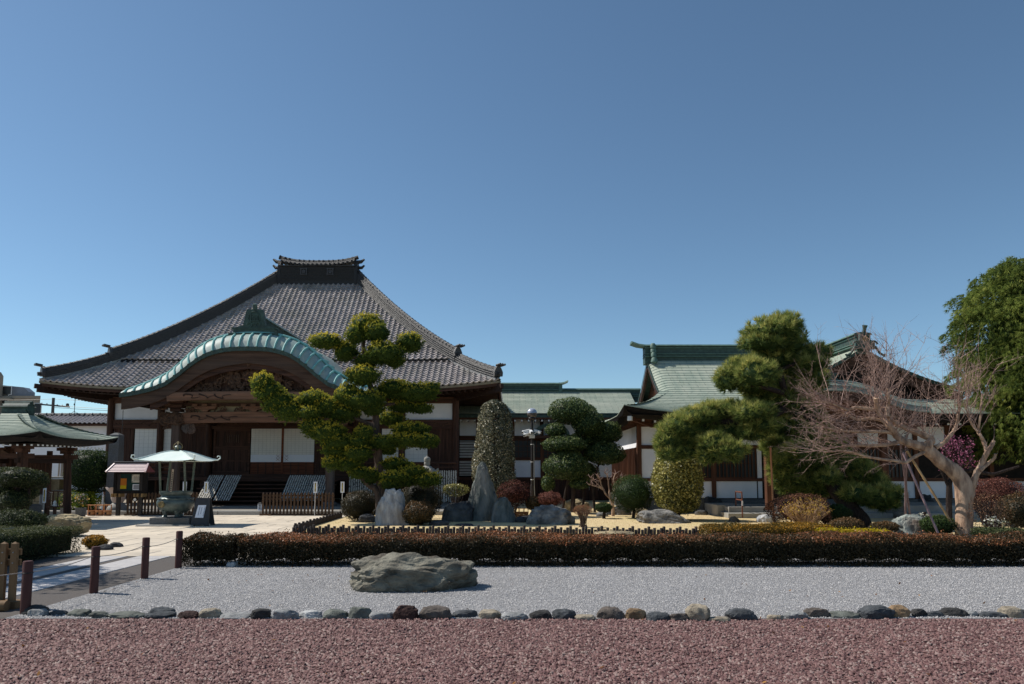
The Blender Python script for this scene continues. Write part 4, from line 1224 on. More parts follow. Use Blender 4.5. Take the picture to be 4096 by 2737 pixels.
# walls
FW = 27.0
rx = lambda px: ps(px, 1900, FW).x
rw = MB().box(rx(2560), 21.5, FW + .06, 34.5, .5, 3.4).build('wall', M['black'], res)
MB().box(rx(2545), 21.7, FW - .1, 34.6, 0, .52).build('foundation', M['stone_dk'], res)
segs = [(2566, 2640), (2644, 2700), (2704, 2846), (2862, 3026), (3032, 3048)]
for a, c in segs:
    MB().box(rx(a), rx(c), FW, FW + .055, .56, 1.18).build('plaster_panel', M['plaster'], rw)
for a, c in ((2566, 2640), (2644, 2700)):
    MB().box(rx(a), rx(c), FW, FW + .055, 1.30, 2.38).build('plaster_panel', M['plaster'], rw)
for a, c in ((2566, 2640), (2644, 2846), (2862, 3048), (3434, 3540), (3550, 3660), (3670, 3787)):
    MB().box(rx(a), rx(c), FW, FW + .055, 2.52, 3.2).build('plaster_panel', M['plaster'], rw)
for a, c in ((3434, 3540), (3550, 3660), (3670, 3787), (3800, 3960), (3970, 4200)):
    MB().box(rx(a), rx(c), FW, FW + .055, .56, 1.22).build('plaster_panel', M['plaster'], rw)
MB().box(rx(3030), rx(3048), FW, FW + .055, 1.30, 2.4).build('plaster_panel', M['plaster'], rw)
for z0, z1 in ((1.18, 1.30), (2.38, 2.52), (3.2, 3.4)):
    MB().box(rx(2552), 21.5, FW - .05, FW + .05, z0, z1).build('tie_beam', M['brown_x'], rw)
for px in (2558, 2641, 2702, 2854, 3070, 3300, 3425, 3545, 3665, 3794, 3965):
    MB().box(rx(px) - .08, rx(px) + .08, FW - .06, FW + .1, .5, 3.3).build('wall_post', M['brown'], rw)
lattice(rx(2706), rx(2846), 1.32, 2.36, FW - .01, rw, 9, 2, M['brown'])
lattice(rx(2864), rx(3024), 1.32, 2.36, FW - .01, rw, 11, 2, M['brown'])
lattice(rx(3440), rx(3540), 1.32, 2.36, FW - .01, rw, 7, 2, M['brown'])
lattice(rx(3552), rx(3660), 1.32, 2.36, FW - .01, rw, 7, 2, M['brown'])
for a, c in ((3084, 3180), (3184, 3290)):               # entrance doors
    d = MB().box(rx(a), rx(c), FW + .0, FW + .05, .52, 2.38).build('entrance_door', M['brown'], rw)
    for i in range(4):
        x = rx(a) + (rx(c) - rx(a)) * (i + .5) / 4
        MB().box(x - .02, x + .02, FW - .025, FW - .002, .6, 2.3).build('door_bar', M['brown'], d)
    MB().box(rx(a), rx(c), FW - .03, FW - .002, 1.2, 1.32).build('door_rail', M['brown_x'], d)
for i in range(9):
    x = rx(3312) + i * .12
    MB().box(x - .025, x + .025, FW - .03, FW + .05, .55, 2.38).build('lattice_bar', M['brown'], rw)
# left end wall past the corner: lattice door, brown carried along to imitate eave shade
MB().box(rx(2560) - .02, rx(2560) + .05, FW, 34.5, 2.45, 3.3).build('end_wall', M['plaster'], rw)
ew = MB().box(rx(2560) - .01, rx(2560) + .05, FW, 34.5, .52, 2.45).build('end_screen', M['brown'], rw)
for i in range(22):
    y = FW + .3 + i * .33
    MB().box(rx(2560) - .05, rx(2560) - .011, y - .03, y + .03, .55, 2.45).build('screen_bar', M['brown'], ew)
# granite steps in front of the entrance
st = thing('granite_steps', 'pale granite entrance steps with brown handrail beside them', 'steps', (8.2, 24.2, 0))
g0 = gs(*k7(1190, 1090)); g1 = gs(*k7(1320, 1060))
MB().cbox(7.15, 12.6, 24.2, 26.9, 0, .17, .01).build('step', M['stone'], st)
MB().cbox(7.3, 12.4, 24.65, 26.85, .17, .36, .01).build('step', M['stone'], st)
MB().cbox(7.05, 7.95, 25.1, 26.8, .0, .40, .01).build('step_cheek', M['stone'], st)
lp = thing('stone_landing', 'two-tier grey granite landing under the crape myrtle branches', 'steps', (13.3, 23.2, 0))
MB().cbox(12.75, 17.5, 23.3, 26.8, 0, .22, .012).build('step', M['stone'], lp)
MB().cbox(12.9, 15.4, 23.9, 26.7, .22, .44, .012).build('step', M['stone'], lp)
# ------------------------------------------------------------------ text helper
_txt = {}
def text_mesh(s, size, vertical=True):
    cu = bpy.data.curves.new('t', 'FONT'); cu.body = '\n'.join(s) if vertical else s
    cu.size = size; cu.align_x = 'CENTER'; cu.align_y = 'CENTER'; cu.resolution_u = 2; cu.space_line = 1.
    o = bpy.data.objects.new('t', cu); COL.objects.link(o)
    dg = bpy.context.evaluated_depsgraph_get()
    me = bpy.data.meshes.new_from_object(o.evaluated_get(dg))
    bpy.data.objects.remove(o); bpy.data.curves.remove(cu)
    return me
def writing(parent, s, size, c, m, vertical=True, rx=math.pi / 2, rz=0):
    me = text_mesh(s, size, vertical); me.materials.clear(); me.materials.append(m)
    o = newobj('lettering', me, parent); o.location = Vector(c) - org(parent); o.rotation_euler = (rx, 0, rz)
    return o
INK = mat('black_ink', S(40, 40, 44), S(34, 34, 38), 3., .7, bump=0)
PAPER = mat('white_paper', S(226, 230, 238), S(218, 222, 232), 3., .8, .2, bump=0)
YEL = mat('yellow_print', S(196, 170, 24), S(184, 158, 24), 3., .8, bump=0)

# ------------------------------------------------------------------ water pavilion on the left
PX0, PX1, PY0, PY1 = -17.03, -13.03, 20.0, 24.0
PCX, PCY = -15.03, 22.0
pav = thing('water_pavilion', 'open water pavilion with pale green copper roof at the left edge', 'pavilion', (PCX, PCY, 0))
def pz(t): return 2.53 + .29 * t + .09 * t * t
def plift(s, t): return .14 * max(0, abs(s) - .25) ** 2 / .5625 * max(0, 1 - t / 1.2)
def pfn(face):
    def f(u, t):
        h = 2. - t * .88; s = (2 * u - 1); z = pz(t) + plift(s, t)
        return {'f': (PCX + s * h, PCY - (2 - t), z), 'r': (PCX + (2 - t), PCY + s * h, z), 'b': (PCX - s * h, PCY + (2 - t), z), 'l': (PCX - (2 - t), PCY - s * h, z)}[face]
    return f
us = np.linspace(0, 1, 17)
pb = MB()
for fc in 'frbl': pb.grid([[(lambda p: (p[0], p[1], p[2] - .04))(pfn(fc)(u, t)) for u in us] for t in np.linspace(0, 1.7, 6)])
proof = pb.build('roof', copper_dark, pav, fix=False)
for fc in 'frbl':
    P = courses(lambda u, t: (lambda p: p)(pfn(fc)(u, t)), 1.7, us, .115, .02)
    sheets(P, 'roof_sheets', M['copper_roof'], proof)
    f = pfn(fc)
    e = MB()
    ins = {'f': (0, 1), 'r': (-1, 0), 'b': (0, -1), 'l': (1, 0)}[fc]
    e.grid([[(f(u, 0)[0] + ins[0] * d, f(u, 0)[1] + ins[1] * d, f(u, 0)[2] - z) for u in us] for d, z in ((0, 0), (.04, .07), (.10, .15), (.2, .19), (1.2, .10))])
    e.build('eave_edge', M['black'], proof, fix=False)
b = MB()
for (x, y) in [(PCX + s, PY0 + .28) for s in np.arange(-1.6, 1.7, .2)]: MB().box(x - .022, x + .022, y, y + .03, 2.27, 2.315).build('rafter_end', M['white'], proof)
for y in np.arange(PY0 + .4, PY1 - .3, .2): MB().box(PX1 - .30, PX1 - .27, y - .022, y + .022, 2.27, 2.315).build('rafter_end', M['white'], proof)
# ridge drum on top
b = MB().box(PCX - .36, PCX + .36, PCY - .22, PCY + .22, 3.2, 3.42)
b.tube([(PCX - .38, PCY, 3.46), (PCX + .38, PCY, 3.46)], .18, 14)
for y in (-.2, -.1, .1, .2): b.tube([(PCX - .42, PCY + y, 3.44 + .17 * math.cos(y * 6)), (PCX + .42, PCY + y, 3.44 + .17 * math.cos(y * 6))], .026, 6)
b.tube([(PCX - .42, PCY, 3.65), (PCX + .42, PCY, 3.65)], .04, 8)
b.build('ridge_drum', copper_dark, proof)
for x in (-14.12, -15.96):
    for y in (20.95, 23.05):
        sp_ = .10 * (1 if x > -15 else -1)
        p = MB().bar((x + sp_, y + (-.05 if y < 22 else .05), 0), (x, y, 2.35), .2, .2).build('pillar', M['wood_z'], pav)
        MB().cbox(x + sp_ - .16, x + sp_ + .16, y - .2, y + .2, 0, .12, .02).build('pillar_base', M['stone'], p)
        b = MB()
        for z, h in ((2.10, .34), (2.20, .56)): b.box(x - h / 2, x + h / 2, y - .09, y + .09, z, z + .1); b.box(x - .09, x + .09, y - h / 2, y + h / 2, z + .003, z + .103)
        b.build('bracket_set', M['wood_x'], p)
for y in (20.95, 23.05):
    MB().box(-16.3, -13.8, y - .06, y + .06, 1.93, 2.07).build('tie_beam', M['wood_x'], pav)
for x in (-14.12, -15.96):
    MB().box(x - .055, x + .055, 20.7, 23.3, 1.80, 1.94).build('tie_beam', M['wood_y'], pav)
MB().prism([(-14.95, 1.94), (-14.4, 1.94), (-14.5, 2.08), (-14.67, 2.18), (-14.85, 2.08)], 20.9, 21.0).build('strut_carving', M['carve'], pav)
for i in range(18):
    x = -17.0 + i * .125
    MB().box(x + .006, x + .119, 23.15, 23.19, .9, 2.0).build('screen_board', M['wood_z'], pav)
MB().box(-14.78, -14.66, 23.08, 23.2, 0, 2.2).build('screen_post', M['wood_z'], pav)
MB().box(-17, -14.7, 23.1, 23.22, .82, .9).build('screen_rail', M['wood_x'], pav)
MB().cbox(-15.9, -14.5, 21.3, 22.6, 0, .55, .04).build('water_basin', M['stone_dk'], pav)

# ------------------------------------------------------------------ things behind the pavilion
sto = thing('white_storehouse', 'long white building with grey tiled roof behind the pavilion', 'building', (-27, 42, 0))
b = MB().box(-36, -20.5, 42, 47, 0, 4.25).build('wall', M['plaster'], sto)
MB().box(-36.4, -20.2, 41.55, 41.75, 4.12, 4.26).build('eave_beam', M['wood_x'], sto)
xs_ = np.arange(-36.5, -20.1, .045)
zz_ = lambda x, t: 4.28 + .45 * t + .035 * math.sin((x / .27) * math.tau)
P = []
n_ = 7
for i in range(n_):
    a, c = 1.15 * i / n_, 1.15 * (i + 1) / n_
    for t, dz in ((a, 0), (a, .03), (c, .0)): P.append([(x, 41.5 + t, zz_(x, t) + dz) for x in xs_])
so_ = MB().grid(P).build('roof', M['tile'], sto, fix=False)
MB().grid([[(x, y, z) for x in (-36.5, -20.2)] for y, z in ((41.5, 4.22), (42.65, 4.76), (47.3, 4.2))]).build('roof_deck', M['tile_deck'], sto, fix=False)
ridge_cap(sto, [(-36.5, 42.7, 4.84), (-20.2, 42.7, 4.84)], .1, .45)
MB().box(-36.5, -20.2, 42.58, 42.82, 4.6, 4.80).build('roof_ridge', M['tile_ridge'], sto)
# aerial on its roof
p = ps(300, 1592, 42.7); an = thing('television_aerial', 'thin rooftop aerial mast on the white storehouse', 'aerial', (p.x, 42.7, 4.9))
MB().tube([(p.x, 42.7, 4.88), (p.x + .02, 42.7, p.z)], .02, 6).build('mast', M['black_metal'], an)
for a in range(3):
    MB().tube([(p.x, 42.7, 5.05), (p.x + .25 * math.cos(a * 2.1), 42.7 + .25 * math.sin(a * 2.1), 4.86)], .012, 5).build('mast_stay', M['black_metal'], an)
MB().tube([(p.x - .02, 42.7, p.z - .42), (p.x + .02, 42.65, p.z - .36)], .04, 6).build('aerial_bracket', M['black_metal'], an)
# utility pole and wires
p = ps(214, 1592, 70); up = thing('utility_pole', 'distant utility pole with crossarm and wires', 'utility pole', (p.x, 70, 0))
MB().tube([(p.x, 70, 0), (p.x, 70, p.z)], [.17, .13], 8).build('pole', mat('pole_concrete', S(84, 80, 80), S(70, 68, 68), 4.), up)
ca = ps(214, 1626, 70).z
MB().bar((p.x - 1.3, 70, ca + .2), (p.x + 1.6, 70, ca - .05), .14, .14).build('crossarm', M['black_metal'], up)
MB().lathe([(.04, -.12), (.14, -.1), (.14, .15), (.04, .2)], 8, (p.x + 1.4, 70, ca + .1)).build('transformer', M['black_metal'], up)
for i in range(5):
    MB().lathe([(.03, 0), (.07, .05), (.05, .16)], 6, (p.x - 1.1 + i * .5, 70, ca + .2 - i * .05)).build('insulator', M['white'], up)
for a, z1 in ((p.z - .1, 0), (ca + .1, -.3), (ca - .1, -.2)):
    MB().tube([(p.x + 30 * u, 70 - 4 * u, a + z1 * u - 2.2 * u * (1 - u)) for u in np.linspace(0, 1, 14)], .018, 4).build('wire', M['black_metal'], up)
MB().tube([(p.x - 22 * u, 70 + 9 * u, p.z - .1 + 1.5 * u - 1.4 * u * (1 - u)) for u in np.linspace(0, 1, 10)], .016, 4).build('wire', M['black_metal'], up)
# apartment block
ap = thing('apartment_block', 'distant beige apartment block with grey mansard attic', 'building', (-62, 90, 0))
A = lambda px, py: ps(px, py, 90)
be = mat('beige_render', S(150, 140, 128), S(138, 130, 118), 1.5, .9, bump=0)
apw = MB().prism([(-80, 90), (A(161, 1600).x, 90), (A(161, 1600).x * 100 / 90 - .5, 100), (-88, 100)], 0, A(100, 1590).z, 'z').build('wall', be, ap)
MB().prism([(-80, 89.8), (A(161, 1600).x + .15, 89.8), (A(161, 1600).x * 100 / 90 - .4, 100.1), (-88, 100.1)], A(100, 1592).z - .1, A(100, 1592).z + .25, 'z').build('parapet', be, ap)
MB().prism([(A(-60, 1560).x, A(10, 1585).z), (A(107, 1560).x, A(10, 1585).z), (A(107, 1560).x, A(10, 1566).z), (A(84, 1560).x, A(10, 1548).z), (A(-60, 1560).x, A(10, 1534).z)], 90.4, 91.6).build('attic', mat('grey_metal_roof', S(120, 128, 140), S(104, 112, 124), 2., .5), ap)
MB().prism([(-80, 0), (A(13, 1560).x, 0), (A(13, 1560).x, A(13, 1506).z), (A(2, 1560).x, A(2, 1490).z), (-80, A(2, 1490).z)], 89.3, 89.9).build('tower', be, ap)
for px, py, w_, h_ in ((17, 1603, 1.1, 1.6), (22, 1630, .5, 1.6), (22, 1562, 1.6, 1.1), (152, 1643, .9, 1.9), (60, 1640, .9, 1.4), (95, 1640, .9, 1.4), (125, 1640, .9, 1.4)):
    c = A(px, py)
    f = MB().box(c.x - w_ / 2, c.x + w_ / 2, 89.93, 89.99, c.z - h_ / 2, c.z + h_ / 2).build('window', M['white'], apw)
    MB().box(c.x - w_ / 2 + .07, c.x + w_ / 2 - .07, 89.9, 89.92, c.z - h_ / 2 + .07, c.z + h_ / 2 - .07).build('pane', M['dark_glass'], f)
MB().box(A(20, 1560).x, A(58, 1560).x, 89.2, 89.95, A(10, 1597).z - .1, A(10, 1597).z + .1).build('balcony_slab', be, apw)
for i in range(9):
    x = A(160, 1560).x + .3 * i
    MB().box(x - .03, x + .03, 92, 92.06, A(160, 1655).z - 1, A(160, 1648).z).build('roof_rail', M['black_metal'], ap)

# low wall of tan stone, grave tablets and offerings seen through the pavilion
tw = thing('stone_retaining_wall', 'low tan block wall seen between the pavilion pillars', 'wall', (-16.8, 27.5, 0))
tan = mat('tan_block', S(150, 134, 104), S(124, 110, 86), 6., .9, rnd=.12, bump=.5)
for r in range(3):
    for c in range(5):
        MB().cbox(-20 + c * .6 + (.3 if r % 2 else 0) + .01, -20 + (c + 1) * .6 + (.3 if r % 2 else 0) - .01, 27.4, 27.7, r * .42, r * .42 + .41, .015).build('wall_block', tan, tw)
MB().cbox(-20, -16.6, 27.35, 27.75, 1.27, 1.35, .015).build('wall_coping', M['stone'], tw)
MB().cbox(-17.55, -17.3, 27.1, 27.34, 0, 1.9, .03).build('gate_pier', M['stone_dk'], tw)
for i in range(9):
    x = -17.15 + i * .085; h = 2.0 + .14 * random.random()
    o = MB().prism([(-.028, 0), (.028, 0), (.028, h - 1.42), (0, h - 1.36), (-.028, h - 1.42)], -.008, .008).build('grave_tablet', wood('pale_tablet_wood', S(192, 176, 158), S(160, 140, 122), 'z', 6.) if 'pale_tablet_wood' not in bpy.data.materials else bpy.data.materials['pale_tablet_wood'], None)
    o.location = (x, 27.55 + .02 * (i % 2), 1.35); o.rotation_euler = (random.gauss(0, .02), random.gauss(0, .03), random.gauss(0, .2))
    tag(o, 'slim wooden grave tablet standing in a row on the tan block wall', 'tablet', 'grave tablets on the block wall')
gb = thing('grave_block', 'squat grey stone block on the tan wall', 'gravestone', (-16.15, 27.5, 1.35))
MB().cbox(-16.4, -15.9, 27.4, 27.7, 1.35, 1.62, .02).build('block', M['stone_dk'], gb); MB().cbox(-16.3, -16.0, 27.42, 27.68, 1.62, 1.70, .02).build('cap', M['stone'], gb)

# ------------------------------------------------------------------ forecourt furniture
p = ps(468, 1734, 27.5)
sp_ = thing('stone_pillar', 'tall square dark granite pillar behind the notice board', 'pillar', (p.x, 27.5, .12))
MB().add([(p.x + sx * w_, 27.5 + sy * w_, z) for w_, z in ((.215, .12), (.18, p.z - .06), (.06, p.z + .02)) for sx, sy in ((-1, -1), (1, -1), (1, 1), (-1, 1))],
         [(0, 1, 5, 4), (1, 2, 6, 5), (2, 3, 7, 6), (3, 0, 4, 7), (4, 5, 9, 8), (5, 6, 10, 9), (6, 7, 11, 10), (7, 4, 8, 11), (8, 9, 10, 11)]).build('shaft', M['stone_dk'], sp_)
# notice board
NX, NY = -13.34, 25.5
nb = thing('notice_board', 'roofed notice board with dark frame, green panel and red-and-white ribbed roof', 'notice board', (NX, NY, 0))
for sx in (-1, 1):
    x = NX + sx * .39
    MB().cbox(x - .06, x + .06, NY - .06, NY + .06, 0, 1.6, .01).build('post', M['black_metal'], nb)
    for q in (-.16, -.05, .10):
        MB().box(x + q - .03, x + q + .03, NY - .16, NY + .14, .66, .78).build('bracket_block', wood('tan_block_wood', S(160, 132, 90), S(130, 104, 70), 'y', 5.) if 'tan_block_wood' not in bpy.data.materials else bpy.data.materials['tan_block_wood'], nb)
cab = MB()
cab.box(NX - .56, NX + .56, NY - .02, NY + .10, .78, 1.55)
cabo = cab.build('cabinet', M['black'], nb)
MB().box(NX - .46, NX + .46, NY - .035, NY - .022, .88, 1.45).build('pinboard', mat('green_baize', S(34, 62, 58), S(26, 50, 48), 6., .9), cabo)
for x0, x1, z0, z1 in ((-.56, -.46, .78, 1.55), (.46, .56, .78, 1.55)): MB().box(NX + x0, NX + x1, NY - .07, NY - .021, z0, z1).build('frame_stile', M['black'], cabo)
for z0, z1 in ((.78, .88), (1.45, 1.55)): MB().box(NX - .459, NX + .459, NY - .068, NY - .021, z0, z1).build('frame_rail', M['black'], cabo)
po = MB().box(NX - .36, NX - .12, NY - .042, NY - .036, .94, 1.30).build('poster', mat('orange_poster', S(196, 120, 40), S(184, 104, 36), 4., .6), cabo)
MB().box(NX - .355, NX - .125, NY - .046, NY - .0425, .945, 1.06).build('poster_band', YEL, po)
pl = MB().box(NX + .06, NX + .42, NY - .042, NY - .036, 1.16, 1.44).build('plaque', mat('cream_plaque', S(206, 200, 186), S(196, 190, 176), 4., .6), cabo)
b = MB()
for i in range(7): b.box(NX + .14 + i * .035, NX + .147 + i * .035, NY - .045, NY - .0425, 1.20 + .02 * (i % 3), 1.38 - .015 * (i % 2))
b.build('lettering', INK, pl)
for sx in (.085, .395):
    for z in (1.185, 1.415): MB().tube([(NX + sx, NY - .042, z), (NX + sx, NY - .05, z)], .014, 8).build('screw', INK, pl)
no = MB().box(NX + .10, NX + .37, NY - .042, NY - .036, .90, 1.10).build('framed_notice', PAPER, cabo)
MB().box(NX + .13, NX + .34, NY - .046, NY - .0425, .925, 1.075).build('notice_print', mat('grey_print', S(150, 150, 156), S(136, 136, 142), 40., .8), no)
RS = mat('red_white_roof', S(222, 196, 194), S(206, 176, 176), 5., .45, .4, bump=.1)
rr_ = MB()
ra = (NX - .68, NY - .36, 1.50); top = 1.84
nr_ = MB().add([(NX - .66, NY - .36, 1.52), (NX + .66, NY - .36, 1.52), (NX + .56, NY + .02, 1.82), (NX - .56, NY + .02, 1.82), (NX - .66, NY + .40, 1.52), (NX + .66, NY + .40, 1.52)], [(0, 1, 2, 3), (3, 2, 5, 4), (0, 3, 4), (1, 5, 2), (0, 4, 5, 1)]).build('board_roof', mat('dull_red_roof', S(150, 84, 80), S(128, 70, 68), 6., .5), nb)
for i in range(6):
    u = (i + .1) / 6; u2 = (i + .72) / 6
    f = lambda u, sx: Vector((NX + sx * (.66 - .10 * u), NY - .36 + .38 * u - .006, 1.52 + .30 * u + .012))
    MB().add([f(u, -1), f(u, 1), f(u2, 1), f(u2, -1)] + [f(u, -1) - Vector((0, 0, .016)), f(u, 1) - Vector((0, 0, .016))], [(0, 1, 2, 3), (4, 5, 1, 0)]).build('roof_slat', RS, nr_)
for sx in (-1, 1):
    MB().bar((NX + sx * .68, NY - .37, 1.53), (NX + sx * .58, NY + .02, 1.84), .05, .04).build('roof_verge', RS, nr_)
MB().tube([(NX - .62, NY + .02, 1.86), (NX + .62, NY + .02, 1.86)], .035, 8).build('roof_ridge', M['black_metal'], nr_)
cl = MB().tube([(NX + .22, NY - .05, .57), (NX + .22, NY - .08, .57)], .075, 16).build('round_dial', M['black'], nb)
MB().tube([(NX + .22, NY - .081, .57), (NX + .22, NY - .09, .57)], .05, 16).build('dial_face', M['white'], cl)
MB().bar((NX + .22, NY - .05, .57), (NX + .39, NY - .02, .6), .03, .03).build('dial_arm', M['black_metal'], cl)

# incense burner
BX, BY = -9.80, 21.2
bronze = mat('verdigris_bronze', S(88, 102, 98), S(52, 60, 62), 5., .4, .5, .2, bump=.2, bscale=40, c3=S(116, 126, 118), s3=1.6)
inc = thing('incense_burner', 'big round bronze incense burner under a pale curled-corner roof on a granite plinth', 'incense burner', (BX, BY, 0))
MB().cbox(BX - .80, BX + .80, BY - .58, BY + .9, 0, .05, .01).build('plinth', M['stone'], inc)
MB().cbox(BX - .52, BX + .62, BY - .36, BY + .70, .05, .24, .01).build('plinth', M['stone_dk'], inc)
pc = (BX, BY + .1, 0)
bowl = MB().lathe([(.10, .34), (.30, .36), (.42, .44), (.50, .56), (.515, .66), (.48, .76), (.44, .80), (.40, .82), (.39, .86), (.43, .90), (.45, .95), (.45, .98), (.38, .98), (.37, .92)], 32, pc).build('bowl', bronze, inc, smooth=True)
MB().tube([(pc[0] + .485 * math.cos(a), pc[1] + .485 * math.sin(a), .765 + .012 * math.sin(a * 20)) for a in np.linspace(0, math.tau, 81)], .016, 6).build('bowl_beading', bronze, bowl)
MB().lathe([(.36, .90), (.34, .935), (.05, .945)], 20, pc).build('ash', mat('ash', S(190, 186, 180), S(170, 166, 160), 20.), bowl)
cr = MB().tube([(BX - .17, pc[1] - .47, .62), (BX - .18, pc[1] - .53, .62)], .09, 20)
for a in range(12):
    an = a * math.tau / 12
    cr.tube([(BX - .18 + .062 * math.cos(an), pc[1] - .53, .62 + .062 * math.sin(an)), (BX - .18 + .062 * math.cos(an), pc[1] - .545, .62 + .062 * math.sin(an))], .018, 6)
cr.build('bowl_crest', mat('gilt_bronze', S(150, 132, 92), S(112, 100, 74), 12., .5, .4, .3), bowl)
for a in (-2.05, -1.0, 1.57):
    fx, fy = pc[0] + .30 * math.cos(a), pc[1] + .30 * math.sin(a)
    MB().tube([(fx - .04 * math.cos(a), fy - .04 * math.sin(a), .46), (fx + .06 * math.cos(a), fy + .06 * math.sin(a), .40), (fx + .03 * math.cos(a), fy + .03 * math.sin(a), .32), (fx + .05 * math.cos(a), fy + .05 * math.sin(a), .245)], [.10, .085, .05, .085], 10).build('foot', bronze, inc, smooth=True)
for sx in (-1, 1):
    for sy in (-1, 1):
        MB().tube([(pc[0] + sx * .36, pc[1] + sy * .2 , .93), (pc[0] + sx * .36, pc[1] + sy * .34, 1.86)], .034, 8).build('roof_post', mat('aged_bronze', S(96, 104, 92), S(70, 78, 72), 8., .5, .4, .2) if 'aged_bronze' not in bpy.data.materials else bpy.data.materials['aged_bronze'], inc)
pale = mat('pale_verdigris', S(230, 238, 230), S(216, 230, 222), 4., .45, .4, bump=.05)
def bz(t): return 1.86 + .30 * (t ** .75) * (1 - .18 * t) + .0
bf = MB(); nn_ = 12
HB = .80
for fc in range(4):
    ca_, sa_ = math.cos(fc * math.pi / 2), math.sin(fc * math.pi / 2)
    P = []
    for i in range(9):
        t = i / 8; h = HB * (1 - t) + .06 * t
        row = []
        for j in range(nn_ + 1):
            s = 2 * j / nn_ - 1; x, y = s * h, -h
            z = 1.855 + .29 * math.sin(t * math.pi / 2) ** 1.2 + .05 * abs(s) ** 4 * (1 - t) ** 3
            row.append((pc[0] + x * ca_ - y * sa_, pc[1] + x * sa_ + y * ca_, z))
        P.append(row)
    bf.grid(P)
bf.grid([[(pc[0] + x, pc[1] + y, 1.845) for x in (HB - .01, -HB + .01)] for y in (-HB + .01, HB - .01)])
br_ = bf.build('burner_roof', pale, inc, smooth=True, fix=False)
for a in range(4):
    an = math.pi / 4 + a * math.pi / 2; dx, dy = math.cos(an), math.sin(an); L0 = HB * math.sqrt(2)
    MB().tube([(pc[0] + dx * r, pc[1] + dy * r, z) for r, z in ((L0 - .25, 1.905), (L0 - .05, 1.895), (L0 + .06, 1.90), (L0 + .13, 1.95), (L0 + .12, 2.01), (L0 + .06, 2.02), (L0 + .04, 1.985))], [.02, .022, .022, .02, .018, .016, .014], 8).build('curled_corner', pale, br_, smooth=True)
    MB().tube([(pc[0] + dx * L0 * (1 - t), pc[1] + dy * L0 * (1 - t), 1.875 + .29 * math.sin(t * math.pi / 2) ** 1.2 + .04 * (1 - t) ** 3) for t in np.linspace(0, .95, 10)], .016, 6).build('roof_rib', pale, br_, smooth=True)
fin = MB().lathe([(.12, 2.14), (.12, 2.17), (.07, 2.18), (.05, 2.20), (.09, 2.23), (.10, 2.27), (.06, 2.31), (.01, 2.33)], 12, (pc[0], pc[1], 0)).build('finial', bronze, br_, smooth=True)
for a in range(4):
    an = a * math.pi / 2 + .4
    MB().tube([(pc[0] + r * math.cos(an), pc[1] + r * math.sin(an), z) for r, z in ((.08, 2.2), (.125, 2.27), (.10, 2.34), (.03, 2.40), (.0, 2.44))], [.012, .014, .012, .01, .006], 6).build('finial_flame', bpy.data.materials['gilt_bronze'], fin)
# stupa-shaped tablet standing in the ash
tb = thing('standing_tablet', 'narrow wooden tablet with writing leaning inside the incense burner', 'tablet', (BX - .14, BY + .12, .93))
MB().bar((BX - .16, BY + .1, .93), (BX - .12, BY + .1, 1.62), .012, .055, up=(1, 0, 0)).build('board', bpy.data.materials['pale_tablet_wood'], tb)
b = MB()
for i in range(11): b.box(BX - .155 + i * .0035 - .014, BX - .155 + i * .0035 + .014, BY + .088, BY + .0925, .99 + i * .052, 1.02 + i * .052)
b.build('lettering', INK, tb)

# A-frame notice
AX, AY = -8.84, 20.95
ab = thing('a_frame_sign', 'dark grey plastic A-frame sign with a white sheet beside the incense burner', 'sign', (AX, AY, 0))
dk = mat('dark_plastic', S(62, 62, 64), S(54, 54, 56), 8., .55, .35, bump=.1)
for sy in (-1, 1):
    b = MB().add([(AX - .255, AY + sy * .20 - .02, .05), (AX + .255, AY + sy * .20 - .02, .05), (AX + .255, AY + sy * .20 + .02, .05), (AX - .255, AY + sy * .20 + .02, .05), (AX - .20, AY + sy * .03 - .015, .80), (AX + .20, AY + sy * .03 - .015, .80), (AX + .20, AY + sy * .03 + .015, .80), (AX - .20, AY + sy * .03 + .015, .80)],
               [(0, 3, 2, 1), (4, 5, 6, 7), (0, 1, 5, 4), (1, 2, 6, 5), (2, 3, 7, 6), (3, 0, 4, 7)])
    for sx in (-1, 1): b.box(AX + sx * .2 - .06, AX + sx * .2 + .06, AY + sy * .21 - .03, AY + sy * .21 + .03, 0, .06)
    b.build('sign_board', dk, ab)
sh = MB().add([(AX - .15, AY - .196, .25), (AX + .09, AY - .196, .245), (AX + .13, AY - .118, .60), (AX - .10, AY - .118, .60)], [(0, 1, 2, 3)]).build('paper_sheet', PAPER, ab, fix=False)
b = MB()
for i, (x, z0, z1) in enumerate(((.085, .30, .57), (-.0, .36, .55), (-.06, .32, .56))):
    for j in range(7):
        za, zb = z0 + (z1 - z0) * j / 7, z0 + (z1 - z0) * (j + .62) / 7
        ya = -.196 + (za - .25) / .35 * .078 - .003; yb = -.196 + (zb - .25) / .35 * .078 - .003; sh_ = (za - .25) * .1 - .01
        b.add([(AX + x + sh_ - .009, AY + ya, za), (AX + x + sh_ + .009, AY + ya, za), (AX + x + sh_ + .009, AY + yb, zb), (AX + x + sh_ - .009, AY + yb, zb)], [(0, 1, 2, 3)])
b.build('lettering', mat('blue_print', S(60, 90, 130), S(54, 84, 124), 5., bump=0), sh, fix=False)

